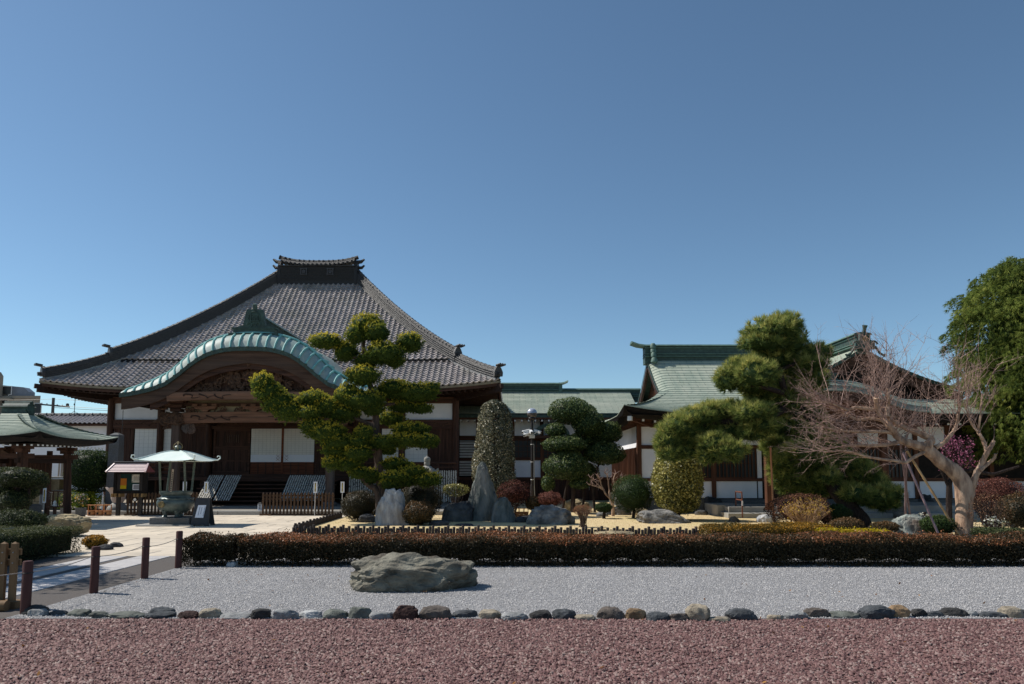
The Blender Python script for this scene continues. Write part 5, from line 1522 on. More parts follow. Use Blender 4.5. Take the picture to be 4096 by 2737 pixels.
# slim direction signs on white sticks
def stick_sign(px, Y, label, zt=1.19, w_=.135, h_=.39, rz=0.):
    x = ps(px, 1900, Y).x
    t = thing('direction_sign', label, 'sign', (x, Y, 0), 'white direction signs on sticks')
    MB().tube([(x - .012, Y + .012, 0), (x, Y + .012, zt - .05)], .009, 6).build('stick', M['white'], t)
    s = MB().box(x - w_ / 2, x + w_ / 2, Y - .006, Y + .003, zt - h_, zt).build('sign_plate', PAPER, t)
    MB().box(x - .022, x + .014, Y - .010, Y - .007, zt - h_ + .04, zt - .045).build('yellow_bar', YEL, s)
    writing(s, '参拝口 順路', .046, (x - .006, Y - .0115, zt - h_ / 2), INK)
    return t
stick_sign(741, 25.3, 'white stick sign with yellow bar seen behind the incense burner roof posts')
stick_sign(827, 25.2, 'white stick sign with yellow bar rising above the A-frame sign')
stick_sign(1263, 25.35, 'white stick sign with yellow bar in front of the picket fence by the stairs')
stick_sign(1371, 25.6, 'white stick sign with yellow bar at the right end of the picket fence')
o = stick_sign(183, 21.8, 'white stick sign with yellow bar by the pavilion, turned sideways', 1.06, .10, .44)
o['group'] = 'white direction signs on sticks'
# small white lantern plate beside the stairs
p = ps(*k4(322, 1225), 26.6)
lt = thing('paper_lantern_sign', 'small dark-capped white lettered lantern at the foot of the wooden stairs', 'lantern', (p.x, 26.6, .12))
MB().cbox(p.x - .075, p.x + .075, 26.55, 26.65, .12, .36, .01).build('lantern_body', PAPER, lt)
MB().lathe([(.12, .36), (.10, .39), (.02, .42)], 4, (p.x, 26.6, 0), ph=math.pi / 4).build('lantern_cap', dk, lt)
writing(lt, '南無', .085, (p.x, 26.546, .25), INK)

# picket fences before the hall
def picket(x0, x1, Y, label):
    t = thing('picket_fence', label, 'fence', ((x0 + x1) / 2, Y, 0), 'brown picket fences before the hall')
    pm = wood('fence_brown', S(98, 76, 58), S(72, 56, 44), 'z', 6.) if 'fence_brown' not in bpy.data.materials else bpy.data.materials['fence_brown']
    n = int((x1 - x0) / .118)
    for i in range(n + 1):
        x = x0 + (x1 - x0) * i / n
        MB().add([(x - .03, Y - .03, .06), (x + .03, Y - .03, .06), (x + .03, Y + .01, .06), (x - .03, Y + .01, .06), (x - .03, Y - .03, .78), (x + .03, Y - .03, .78), (x + .03, Y + .01, .78), (x - .03, Y + .01, .78), (x, Y - .01, .82)],
                 [(0, 3, 2, 1), (0, 1, 5, 4), (1, 2, 6, 5), (2, 3, 7, 6), (3, 0, 4, 7), (4, 5, 8), (5, 6, 8), (6, 7, 8), (7, 4, 8)]).build('picket', pm, t)
    for z in (.58, .70): MB().box(x0 - .05, x1 + .05, Y + .012, Y + .045, z - .03, z + .03).build('fence_rail', pm, t)
    MB().box(x0 - .1, x1 + .1, Y - .06, Y + .06, 0, .075).build('fence_sill', pm, t)
    for x in (x0 + .3, x1 - .3): MB().box(x - .05, x + .05, Y - .2, Y + .2, 0, .058).build('fence_foot', pm, t)
fx = lambda px: ps(px, 2000, 25.7).x
picket(fx(1057), fx(1334), 25.6, 'brown picket fence in front of the stair racks, right of the A-frame sign')
picket(fx(512), fx(786), 25.72, 'brown picket fence running behind the notice board and incense burner')

# tablet racks leaning on the stair and veranda
def slat_print():
    k = N('tablet_board'); co = k.coords((1, 1, 1), True)
    n = k.noise(k.coords((26, 26, 13)), 1., 1)
    col = k.mix(k.ramp(n, .54, .60), S(200, 196, 186), S(88, 86, 84))
    return k.done(k.bsdf(col, .85, .15))
SLAT = slat_print()
def rack(x0, x1, Y0, z0, Y1, z1, label):
    t = thing('tablet_rack', label, 'rack', ((x0 + x1) / 2, Y0, z0), 'racks of lettered wooden tablets')
    w_ = .092; n = int((x1 - x0) / w_); a = Vector((0, Y0, z0)); c = Vector((0, Y1, z1)); L = (c - a).length; d = (c - a) / L; nn = Vector((0, -d.z, d.y))
    if nn.y > 0: nn = -nn
    for i in range(n):
        x = x0 + (i + .5) * (x1 - x0) / n; h = .031
        for j, (f0, f1, off) in enumerate(((0, .60, .0), (.56, 1.0, .016))):
            p0, p1 = L * f0, L * f1
            prof = [(-h, p0 + .03), (0, p0 - .01), (h, p0 + .03), (h, p1 - .05), (h * .7, p1 - .012), (0, p1), (-h * .7, p1 - .012), (-h, p1 - .05)]
            vs = [Vector((x + q, 0, 0)) + a + d * r + nn * off for q, r in prof]; vs += [v + nn * .010 for v in vs]
            m_ = len(prof)
            MB().add(vs, [tuple(range(m_)), tuple(range(2 * m_ - 1, m_ - 1, -1))] + [(k_, k_ + m_, (k_ + 1) % m_ + m_, (k_ + 1) % m_) for k_ in range(m_)]).build('tablet', SLAT, t)
    for f in (.12, .5, .9):
        q = a + d * (L * f) - nn * .02
        MB().box(x0, x1, q.y - .01, q.y + .01, q.z - .02, q.z + .02).build('rack_rail', M['wood_x'], t)
RYa, RYb = 29.9, 31.2
qx = lambda px, Y: ps(px, 1950, Y).x
rack(qx(788, 30.), qx(851, 30.), RYa, .35, RYb, 1.36, 'narrow rack of lettered tablets leaning beside the left porch pillar')
rack(qx(857, 30.), qx(924, 30.), RYa, .35, RYb, 1.36, 'narrow rack of lettered tablets leaning on the left end of the stairs')
rack(qx(1122, 30.), qx(1290, 30.), RYa, .35, RYb, 1.36, 'wide rack of lettered tablets leaning on the stairs behind the picket fence')
rack(qx(1393, 31.6), qx(1560, 31.6), 31.6, .25, 31.75, 1.62, 'wide upright rack of lettered tablets behind the leaning conifer trunk')
rack(qx(1735, 31.6), qx(1827, 31.6), 31.6, .2, 31.75, 1.58, 'upright rack of lettered tablets right of the stone lantern')

# stone lotus vase, bucket crate, posts, shrine box, flower vases
p = ps(470, 2046, 26.6)
vs_ = thing('lotus_vase', 'pale carved stone lotus-shaped vase on a pedestal beside the notice board', 'vase', (p.x, 26.6, .12))
b = MB(); n = 32; prof = [(.15, .40), (.20, .46), (.235, .56), (.25, .68), (.30, .80), (.40, .90), (.41, .93), (.37, .91), (.26, .8), (.15, .66)]
V = []
for r, z in prof:
    for kx in range(n):
        a = math.tau * kx / n; wv = max(0, (z - .6) / .33)
        V.append((p.x + (r + .05 * wv * math.cos(4 * a)) * math.cos(a), 26.6 + (r + .05 * wv * math.cos(4 * a)) * math.sin(a), z + .05 * wv * math.cos(4 * a)))
b.add(V, [(i * n + j, i * n + (j + 1) % n, (i + 1) * n + (j + 1) % n, (i + 1) * n + j) for i in range(len(prof) - 1) for j in range(n)])
pst = mat('pale_pink_granite', S(206, 188, 176), S(186, 168, 158), 60., .8, .2, bump=.2, bscale=90)
b.build('vase_body', pst, vs_, smooth=True)
MB().lathe([(.36, .12), (.36, .22), (.30, .30), (.22, .36), (.17, .41), (.15, .42)], 24, (p.x, 26.6, 0)).build('vase_pedestal', M['stone'], vs_, smooth=True)
ck = thing('bucket_crate', 'row of three pale wooden buckets with ladles in a crate', 'bucket', (-14.33, 25.45, 0))
bw = wood('pale_cedar', S(202, 148, 102), S(176, 120, 80), 'z', 6.)
for i in range(3):
    x = -14.62 + i * .28
    o = MB().lathe([(.115, 0), (.13, .20), (.118, .20), (.11, .05)], 14, (x, 25.45, 0)).build('bucket', bw, ck, smooth=True)
    for z in (.05, .15): MB().tube([(x + .128 * math.cos(a), 25.45 + .128 * math.sin(a), z) for a in np.linspace(0, math.tau, 17)], .006, 5).build('bucket_hoop', M['redwood'], o)
    MB().box(x - .032, x + .032, 25.30, 25.318, .06, .13).build('bucket_mark', INK, o)
    for sx in (-1, 1): MB().bar((x + sx * .12, 25.45, .1), (x + sx * .12, 25.45, .40), .02, .03).build('bucket_ear', bw, o)
    MB().tube([(x - .12, 25.45, .37), (x + .12, 25.45, .37)], .012, 6).build('bucket_handle', bw, o)
    MB().tube([(x + .04, 25.4, .12), (x - .03, 25.36, .42)], .008, 5).build('ladle', bw, o)
MB().tube([(-14.76, 25.33, .39), (-13.93, 25.33, .40)], .012, 6).build('crate_rail', bw, ck)
p = gs(409, 2056)
wp = thing('memorial_stake', 'short round-headed white stake behind the bucket crate', 'post', (p.x, p.y, 0))
MB().cbox(p.x - .03, p.x + .03, p.y - .03, p.y + .03, 0, .60, .006).build('stake', M['white'], wp)
MB().lathe([(.012, 0), (.035, .03), (.04, .06), (.012, .1)], 10, (p.x, p.y, .6)).build('stake_head', M['white'], wp)
p = ps(*k3(500, 1280), 21.6)
gl = thing('glass_shrine_box', 'small glass-sided wooden box on a post holding a white figure', 'shrine', (p.x, 21.6, 0))
MB().cbox(p.x - .035, p.x + .035, 21.56, 21.64, 0, .50, .008).build('post', M['wood_z'], gl)
cs = MB().box(p.x - .17, p.x + .17, 21.45, 21.75, .50, .53).build('case', M['wood_x'], gl)
MB().box(p.x - .18, p.x + .18, 21.44, 21.76, .96, .985).build('case_lid', M['wood_x'], cs)
for sx in (-1, 1):
    for sy in (-1, 1): MB().box(p.x + sx * .155 - .012, p.x + sx * .155 + .012, 21.6 + sy * .135 - .012, 21.6 + sy * .135 + .012, .53, .96).build('case_post', M['wood_z'], cs)
MB().lathe([(.05, .53), (.06, .56), (.035, .60), (.045, .64), (.03, .68), (.005, .70)], 10, (p.x + .0, 21.58, 0)).build('figurine', M['white'], cs, smooth=True)
MB().lathe([(.03, .53), (.035, .55), (.015, .62), (.004, .65)], 10, (p.x + .09, 21.56, 0)).build('figurine', M['white'], cs, smooth=True)
k = N('clear_glass'); gbs = k.n('BsdfGlass'); gbs.inputs['IOR'].default_value = 1.02; gbs.inputs['Roughness'].default_value = 0.
tr = k.n('BsdfTransparent'); mx = k.n('MixShader'); mx.inputs[0].default_value = .9; gl_ = k.n('BsdfGlossy'); gl_.inputs['Roughness'].default_value = .02
k.l(gl_.outputs[0], mx.inputs[1]); k.l(tr.outputs[0], mx.inputs[2]); CLEAR = k.done(mx)
for sx in (-1, 1): MB().box(p.x + sx * .155 - .002, p.x + sx * .155 + .002, 21.478, 21.722, .532, .958).build('pane', CLEAR, cs)
FLW = leaf('flower_petals', S(120, 60, 110), S(206, 170, 60), S(226, 214, 220), .7, .3)
FLG = leaf('flower_leaves', S(36, 60, 30), S(58, 86, 40), S(90, 112, 50))
for i, (px, py, lab) in enumerate(((262, 2058, 'grey stone flower vase with purple and yellow flowers at the pavilion pillar'), (322, 2058, 'grey stone flower vase with reddish leaves beside the clipped holly'))):
    q = gs(px, py + 12); t = thing('flower_vase', lab, 'vase', (q.x, q.y, 0), 'stone flower vases')
    MB().add([(q.x + sx * w_, q.y + sy * w_, z) for w_, z in ((.10, 0), (.13, .32)) for sx, sy in ((-1, -1), (1, -1), (1, 1), (-1, 1))], [(0, 1, 5, 4), (1, 2, 6, 5), (2, 3, 7, 6), (3, 0, 4, 7), (4, 5, 6, 7)]).build('vase_body', M['stone_dk'], t)
    c = Crown(60 + i); P, Nn = blob((q.x, q.y, .55), (.22, .2, .24), 420, c.rng, .2, shell=.7); c.put(*quads_leaf(P, Nn, .06, c.rng)); c.build('stems', FLG, t)
    c = Crown(70 + i); P, Nn = blob((q.x, q.y, .60), (.21, .2, .22), 110, c.rng, .2, shell=.5); c.put(*quads_leaf(P, Nn, .06, c.rng, .9)); c.build('blossoms', FLW, t)
for i, (px, py, s) in enumerate(((130, 2075, .22), (158, 2085, .14), (38, 2075, .25))):
    q = gs(px, py); o = rock_mesh('rounded_stone', None, M['stone'], (0, 0, 0), (s, s * .8, s * .9), 300 + i, 3, 4, .05)
    o.location = q
    tag(o, ('rounded pale stone behind the pruned shrub, largest', 'small rounded pale stone beside the sideways sign', 'pale stone at the left edge under the clouded shrub')[i], 'stone', 'pale stones by the pavilion')

# ------------------------------------------------------------------ barrier posts and gate in the foreground
pm = wood('red_brown_post', S(92, 58, 52), S(68, 42, 40), 'z', 8., .6, .06)
POSTS = [(-5.44, 8.28, .58, 'red-brown round barrier post at the lower left beside the picket gate'), (-5.45, 9.63, .60, 'red-brown barrier post on the gravel edge, second nearest'),
         (-5.43, 10.9, .60, 'red-brown barrier post on the gravel edge, third nearest'), (-5.46, 12.05, .60, 'red-brown barrier post against the left end of the hedge')]
for x, y, h, lab in POSTS:
    t = thing('barrier_post', lab, 'post', (x, y, 0), 'barrier posts along the path')
    MB().lathe([(.052, -.05), (.052, h - .012), (.044, h)], 20, (x, y, 0)).build('shaft', pm, t, smooth=True)
    MB().tube([(x + .055 * math.cos(a), y + .055 * math.sin(a), h - .13) for a in np.linspace(0, math.tau, 17)], .006, 5).build('eye_ring', M['black_metal'], t)
rope = mat('rope_fibre', S(196, 184, 172), S(150, 138, 128), 80., .9, bump=1., bscale=140)
rp = thing('barrier_rope', 'thin pale rope strung between the red-brown barrier posts', 'rope', (-5.45, 8.3, 0))
pts0 = [(-7.2, 7.6, .40), (-5.44, 8.28, .45), (-5.45, 9.63, .47), (-5.43, 10.9, .47), (-5.46, 12.05, .47)]
for a, c in zip(pts0[:-1], pts0[1:]):
    a, c = Vector(a), Vector(c)
    MB().tube([a.lerp(c, u) - Vector((.052, 0, .035 * 4 * u * (1 - u))) for u in np.linspace(0, 1, 14)], .0055, 6).build('rope_span', rope, rp)
gt = thing('picket_gate', 'tan wooden picket gate panel with pointed tops at the left edge', 'gate', (-6.1, 8.62, 0))
gm = wood('tan_gate_wood', S(132, 104, 74), S(100, 78, 56), 'z', 6., .7, .08)
for i in range(7):
    x = -5.815 - i * .125; Y = 8.6
    MB().add([(x - .034, Y - .023, .05), (x + .034, Y - .023, .05), (x + .034, Y + .023, .05), (x - .034, Y + .023, .05), (x - .034, Y - .023, .74), (x + .034, Y - .023, .74), (x + .034, Y + .023, .74), (x - .034, Y + .023, .74), (x, Y, .765)],
             [(0, 3, 2, 1), (0, 1, 5, 4), (1, 2, 6, 5), (2, 3, 7, 6), (3, 0, 4, 7), (4, 5, 8), (5, 6, 8), (6, 7, 8), (7, 4, 8)]).build('picket', gm, gt)
    for z in (.52, .64): MB().tube([(x, Y - .024, z), (x, Y - .032, z)], .008, 8).build('bolt', M['stone'], gt)
for z in (.52, .64): MB().box(-6.75, -5.76, 8.624, 8.652, z - .035, z + .035).build('gate_rail', gm, gt)
MB().box(-6.8, -5.72, 8.52, 8.70, .0, .085).build('gate_sill', gm, gt)
MB().tube([(-7.0, 8.33, .06), (-5.75, 8.43, .055)], .065, 12).build('ground_beam', gm, gt, smooth=True)

# ------------------------------------------------------------------ lamp post with cameras
LX, LY = ps(2128, 1700, 29.).x, 29.
lp_ = thing('lamp_post', 'slim dark lamp post with silver-topped globe and white security cameras', 'lamp post', (LX, LY, 0))
pole = MB().tube([(LX, LY, 0), (LX, LY, 1.0), (LX, LY, 1.01), (LX, LY, 3.66)], [.085, .075, .055, .05], 12).build('pole', M['black_metal'], lp_, smooth=True)
MB().lathe([(.12, 3.60), (.15, 3.66), (.13, 3.70)], 14, (LX, LY, 0)).build('globe_collar', M['black_metal'], lp_)
gc, gr = 3.86, .205
k = N('smoked_globe'); M['globe_lo'] = k.done(k.bsdf(S(96, 90, 86), .1, .6))
k = N('silvered_globe'); M['globe_hi'] = k.done(k.bsdf(S(176, 180, 192), .25, .6, .3))
MB().lathe([(gr * math.cos(a), gr * math.sin(a)) for a in np.linspace(-1.1, -.02, 9)], 24, (LX, LY, gc)).build('globe_lower', M['globe_lo'], lp_, smooth=True)
MB().lathe([(gr * math.cos(a) + .003, gr * math.sin(a)) for a in np.linspace(0, 1.5, 11)], 24, (LX, LY, gc)).build('globe_upper', M['globe_hi'], lp_, smooth=True)
MB().box(LX - .11, LX + .11, LY - .12, LY + .06, 2.86, 2.98).build('junction_box', M['white'], lp_)
for dx, dy, a, z in ((-.04, -.2, 1.45, 3.10), (-.24, -.06, 2.6, 3.13), (.22, -.04, .5, 3.12), (-.22, -.16, 2.2, 3.0)):
    c = MB().cbox(-.17, .17, -.055, .055, -.05, .06, .012); Rm = Matrix.Rotation(-a, 3, 'Z') @ Matrix.Rotation(.25, 3, 'Y')
    c.v = [tuple(Rm @ Vector(v) + Vector((LX + dx, LY + dy, z))) for v in c.v]
    co_ = c.build('camera_housing', M['white'], lp_)
    e = Rm @ Vector((.172, 0, 0)) + Vector((LX + dx, LY + dy, z)); e2 = Rm @ Vector((.19, 0, 0)) + Vector((LX + dx, LY + dy, z))
    MB().tube([e, e2], .036, 10).build('camera_lens', INK, co_)
    MB().tube([(LX, LY - .05, 2.98), (LX + dx * .7, LY + dy * .7, z - .05)], .02, 6).build('camera_arm', M['white'], co_)
MB().tube([(LX - .1, LY - .12, 2.9), (LX - .24, LY - .14, 2.82), (LX - .2, LY - .12, 2.68), (LX - .06, LY - .06, 2.62)], .010, 6).build('cable', INK, lp_)
MB().tube([(LX + .07, LY - .04, 2.62), (LX + .085, LY - .05, .9), (LX + .12, LY - .06, .1)], .016, 6).build('conduit', M['stone'], lp_)
for z in (2.6, 1.9, 1.2): MB().lathe([(.062, z), (.062, z + .03)], 12, (LX, LY, 0)).build('pole_band', M['white'], lp_)
# ------------------------------------------------------------------ garden: ground
lawn_m = mat('dry_winter_lawn', S(216, 194, 152), S(198, 176, 136), 20., .95, .1, bump=.4, bscale=200, c3=S(196, 180, 134), s3=.6)
lw = MB().add([(-5.62, 18.82, .010), (4.7, 18.05, .010), (7.2, 17.9, .010), (26, 17.9, .010), (26, 38, .010), (-2.2, 38, .010), (-2.2, 26, .010), (-5.7, 25.8, .010)], [tuple(range(8))]).build('lawn', lawn_m, fix=False)
lw['kind'] = 'structure'
rg = np.random.default_rng(21)
n_ = 15000; y_ = rg.uniform(18.2, 26, n_); x_ = rg.uniform(-5.4, 10, n_); ok = y_ > 18.9 - (x_ + 5.6) * .075; P = np.stack([x_[ok], y_[ok], np.full(ok.sum(), .01)], 1)
V, T, _ = needles(P, np.tile([0, 0, 1.], (len(P), 1)), .022, .005, 3, rg, .9)
go = np_mesh('lawn_grass', V, np.arange(len(V)).reshape(-1, 3), leaf('straw_grass', S(188, 166, 122), S(212, 190, 146), S(226, 208, 166), .9, .2, .1), None, T)
tag(go, 'short dry straw-coloured lawn grass inside the log edging', 'grass', kind='stuff')

# ------------------------------------------------------------------ log edging
LOGM = mat('dark_edging_log', S(70, 60, 56), S(46, 40, 38), 14., .7, .3, rnd=.12, bump=.4, bscale=30)
logs = {}
for h in (.13, .17, .21):
    o = MB().lathe([(.036, -.03), (.037, h - .012), (.030, h)], 10).build('log', LOGM, None, smooth=True); logs[h] = o.data; bpy.data.objects.remove(o)
PATT = (.13, .17, .21, .13, .17)
def edging(a, b_, n, label):
    a, b_ = Vector(a), Vector(b_); d = (b_ - a) / n
    for i in range(n):
        p = a + d * i; t = thing('log_edging', label, 'edging', p, 'dark log edging units')
        for j in range(5):
            q = p + d * ((j + .5) / 5.15)
            o = bpy.data.objects.new('log', logs[PATT[j]]); COL.objects.link(o); o.parent = t
            o.location = q - p + Vector((0, 0, random.gauss(0, .004))); o.rotation_euler = (random.gauss(0, .02), random.gauss(0, .02), random.uniform(0, 6))
edging((-5.63, 18.78, 0), (4.72, 18.02, 0), 27, 'short unit of dark upright logs in the edging along the front of the lawn')
edging((-5.65, 18.95, 0), (-5.73, 24.6, 0), 15, 'short unit of dark upright logs in the edging receding toward the hall')

# ------------------------------------------------------------------ rocks
def rmat(name, c1, c2, c3, sc=3., bump=.8, st=(1, 1, 1)):
    return mat(name, c1, tuple(x * .72 for x in c2), sc, .85, .2, 0, st, bump, 16., .04, .05, c3, 1.6, 8)
R_GREEN = rmat('green_grey_rock', S(140, 136, 122), S(92, 86, 76), S(66, 54, 45), 4., 1., st=(.9, .9, 1.5))
R_WHITE = rmat('pale_limestone', S(196, 196, 196), S(150, 152, 156), S(118, 112, 106), 4., st=(1.4, 1.4, .5))
R_DARK = rmat('dark_slate_rock', S(78, 79, 82), S(50, 50, 52), S(104, 102, 99), 5.)
R_TEAL = rmat('blue_green_rock', S(112, 116, 112), S(74, 80, 79), S(140, 136, 130), 4., st=(1.3, 1.3, .5))
R_GREY = rmat('mid_grey_rock', S(162, 158, 152), S(88, 87, 85), S(70, 66, 62), 4.)
R_PALE = rmat('pale_grey_green_rock', S(170, 176, 168), S(134, 140, 136), S(112, 100, 90), 3., st=(1.6, 1.6, .4))
R_TAN = rmat('tan_boulder', S(196, 178, 140), S(150, 136, 112), S(90, 84, 76), 4.)
big = rock_img('flat_boulder', 'broad flat grey-green boulder lying on the grey gravel', R_GREEN, (1399, 1914, 2206, 2368), .62, 12, sub=6, cuts=8, rough=.2, strata=.16, base=.46, cutd=(.7, .95), freq=1.35, sq=.82, blk=.12)
rock_img('standing_rock', 'tall pale limestone rock beside the leaning conifer', R_WHITE, (1500, 1645, 1952, 2104), .8, 23, sub=5, cuts=12, rough=.15, base=.45, taper=.34, lean=(-.14, .1), sq=.66)
rock_img('low_rock', 'low dark rock left of the pale limestone rock', R_DARK, (1430, 1512, 2054, 2092), .7, 31)
rock_img('dark_rock', 'squat dark slate rock left of the tall pointed rock', R_DARK, (1762, 1900, 2004, 2089), .7, 33, sub=5, cuts=12, base=.45, rough=.15, sq=.64, cutd=(.6, .8))
rock_img('pointed_rock', 'tall pointed blue-green rock in front of the columnar holly', R_TEAL, (1868, 2006, 1846, 2086), .7, 35, sub=5, cuts=12, base=.45, taper=.42, rough=.15, lean=(-.18, .1), sq=.62)
rock_img('side_rock', 'blue-green rock leaning against the right of the tall pointed rock', R_TEAL, (1960, 2066, 1988, 2092), .8, 37, sub=5, cuts=12, base=.45, taper=.3, rough=.15, sq=.66)
rock_img('flat_stone', 'flat dark stepping stone in the shaded lawn, left of the other', R_DARK, (1712, 1800, 2082, 2104), .7, 39, sub=3, group='flat dark stones in the lawn')
rock_img('flat_stone', 'flat dark stepping stone in the shaded lawn below the tall rock', R_DARK, (1816, 1900, 2094, 2106), .7, 40, sub=3, group='flat dark stones in the lawn')
rock_img('low_rock', 'low dark rock between the side rock and the big grey boulder', R_DARK, (2060, 2125, 2064, 2092), .7, 41)
rock_img('grey_boulder', 'big cracked grey boulder in the middle of the lawn', R_GREY, (2104, 2300, 2018, 2100), .6, 43, sub=5, cuts=14, base=.42, rough=.15, cutd=(.6, .85))
rock_img('pale_boulder', 'pale-topped boulder behind the cracked grey boulder', R_TAN, (2250, 2358, 1995, 2048), .7, 45)
rock_img('ridged_rock', 'long low dark rock sloping to the right on the lawn', R_GREY, (2544, 2768, 2036, 2096), .5, 48, sub=5, cuts=10, base=.3, strata=.3, taper=.35, lean=(-.25, 0))
rock_img('smooth_stone', 'smooth pale stone behind the long low dark rock', R_TAN, (2526, 2596, 2032, 2064), .8, 49, cuts=2, rough=.04)
rock_img('smooth_stone', 'smooth grey stone left of the small bare tree', R_GREY, (2384, 2434, 2046, 2068), .8, 50, cuts=3, rough=.05)
rock_img('dark_mound', 'dark mound of rock under the round green bush', R_DARK, (2428, 2540, 2024, 2062), .7, 51, cuts=4)
rock_img('upright_slab', 'dark upright stone slab before the residence wall', R_DARK, (2812, 2898, 1986, 2056), .4, 52, sub=4, cuts=10, base=.1, taper=.15, cutd=(.6, .8))
for i, (a, b_, c, d, lab) in enumerate(((2780, 2830, 2040, 2062, 'small dark stone at the foot of the upright slab, left'), (2860, 2890, 2054, 2066, 'small pale stone below the upright slab'), (2900, 2950, 2036, 2058, 'small grey stone right of the upright slab'))):
    rock_img('small_stone', lab, (R_DARK, R_TAN, R_GREY)[i], (a, b_, c, d), .8, 60 + i, sub=3, group='small stones before the residence')
rock_img('edging_boulder', 'flat pale boulder just behind the front hedge', R_TAN, (2372, 2540, 2122, 2146), .5, 54, base=.4, sub=4)
rock_img('pale_rock', 'pale grey-green peaked rock under the bamboo props', R_PALE, (3530, 3762, 2056, 2146), .6, 56, sub=5, cuts=14, base=.42, rough=.14, taper=.5, lean=(-.1, 0))
rock_img('grey_rock', 'shaded grey rock by the residence landing', R_DARK, (3655, 3750, 1976, 2056), .7, 57, taper=.3)
rock_img('white_rock', 'pale rounded rock half behind the brown twiggy bush', R_WHITE, (3028, 3110, 2058, 2092), .7, 58)
q = gs(60, 2150, 0)
rock_img('hedge_boulder', 'long weathered tan boulder lying behind the left hedge', R_TAN, (140, 362, 2056, 2152), .5, 55, sub=5, cuts=12, base=.1, cutd=(.62, .85), freq=2.2)
for i, (a, b_, c, d) in enumerate(((392, 450, 2176, 2204), (440, 492, 2168, 2192), (398, 424, 2186, 2204))):
    rock_img('kerb_boulder', ('low dark brown stone at the end of the left hedge', 'flat dark brown stone pointing onto the forecourt', 'smallest dark stone by the left hedge')[i], R_DARK, (a, b_, c, d), .8, 80 + i, sub=3, cuts=4, group='dark stones at the left hedge end')
for i, (a, b_, c, d) in enumerate(((905, 945, 2246, 2268), (935, 985, 2240, 2266))):
    rock_img('hedge_stone', ('pale stone under the gap in the hedge, left', 'pale stone under the gap in the hedge, right')[i], R_WHITE, (a, b_, c, d), .8, 84 + i, sub=3, group='pale stones under the hedge gap')
# row of edging stones between the two gravels
COLS = dict(d=('dark grey', S(72, 70, 68), S(48, 46, 46)), p=('pale grey', S(160, 160, 158), S(128, 128, 126)), g=('green-grey', S(120, 124, 112), S(84, 88, 80)), r=('red-brown', S(84, 52, 44), S(52, 34, 30)),
            t=('tan', S(176, 158, 128), S(136, 122, 100)), s=('slate blue', S(88, 92, 96), S(60, 64, 68)), o=('ochre', S(170, 132, 82), S(124, 96, 62)), b=('brown', S(116, 102, 90), S(82, 72, 64)), w=('whitish', S(196, 196, 192), S(168, 168, 166)))
GREYMIX = lambda c: tuple(.66 * x + .34 * (sum(c) / 3) * .9 for x in c)
COLS = {k_: (v[0], GREYMIX(v[1]), GREYMIX(v[2])) for k_, v in COLS.items()}
RM = {k_: rmat('edging_' + v[0].replace(' ', '_').replace('-', '_'), v[1], v[2], tuple(x * .8 for x in v[1]), 9., .6) for k_, v in COLS.items()}
def row(ox, oy, L): return [(ox + a / 2.292, ox + b_ / 2.292, oy + t / 2.292, oy + u / 2.292, c) for a, b_, t, u, c in L]
STN = row(0, 1900, [(200, 452, 1190, 1284, 'd'), (255, 445, 1226, 1296, 'p'), (455, 615, 1240, 1290, 's'), (610, 850, 1235, 1298, 'g'), (815, 1008, 1250, 1314, 'g'), (988, 1340, 1258, 1320, 'g'), (1370, 1612, 1212, 1285, 's'), (1330, 1615, 1256, 1318, 's'), (1608, 1834, 1246, 1320, 'r'), (1822, 2028, 1222, 1314, 't'), (2000, 2305, 1266, 1320, 'p')])
STN += row(1000, 2000, [(0, 192, 998, 1090, 'd'), (188, 444, 1000, 1095, 'p'), (443, 674, 1010, 1082, 'w'), (670, 903, 1000, 1092, 'g'), (893, 1116, 980, 1086, 'g'), (1092, 1324, 1022, 1098, 'p'), (1312, 1548, 966, 1102, 'r'), (1536, 1854, 970, 1098, 'b'), (1846, 2094, 1010, 1080, 's'), (2092, 2304, 1005, 1090, 't')])
STN += row(2000, 2000, [(2, 268, 1030, 1108, 'p'), (266, 488, 1006, 1094, 'd'), (472, 702, 998, 1090, 's'), (686, 882, 1048, 1105, 't'), (882, 1144, 980, 1094, 'b'), (1146, 1343, 988, 1094, 'o'), (1332, 1568, 1028, 1109, 's'), (1552, 1744, 1034, 1112, 'b'), (1700, 1928, 954, 1112, 't'), (1902, 2124, 1072, 1122, 't'), (2070, 2360, 996, 1104, 's')])
STN += row(3072, 2000, [(-10, 164, 1050, 1107, 't'), (142, 364, 1016, 1092, 'p'), (326, 558, 980, 1076, 'b'), (556, 828, 1026, 1085, 'g'), (812, 1164, 962, 1090, 's'), (1102, 1298, 962, 1080, 'o'), (1292, 1454, 996, 1072, 'd'), (1446, 1608, 1016, 1074, 's'), (1574, 1818, 985, 1070, 'd'), (1812, 1944, 1016, 1068, 'p'), (1930, 2194, 1026, 1080, 's'), (2116, 2334, 975, 1082, 't'), (2300, 2500, 1000, 1075, 'd')])
ORD = ('first second third fourth fifth sixth seventh eighth ninth tenth eleventh twelfth thirteenth fourteenth fifteenth sixteenth seventeenth eighteenth nineteenth twentieth '
       'twenty-first twenty-second twenty-third twenty-fourth twenty-fifth twenty-sixth twenty-seventh twenty-eighth twenty-ninth thirtieth thirty-first thirty-second thirty-third thirty-fourth '
       'thirty-fifth thirty-sixth thirty-seventh thirty-eighth thirty-ninth fortieth forty-first forty-second forty-third forty-fourth forty-fifth forty-sixth forty-seventh').split()
STN.sort(key=lambda s: s[0] + s[1])
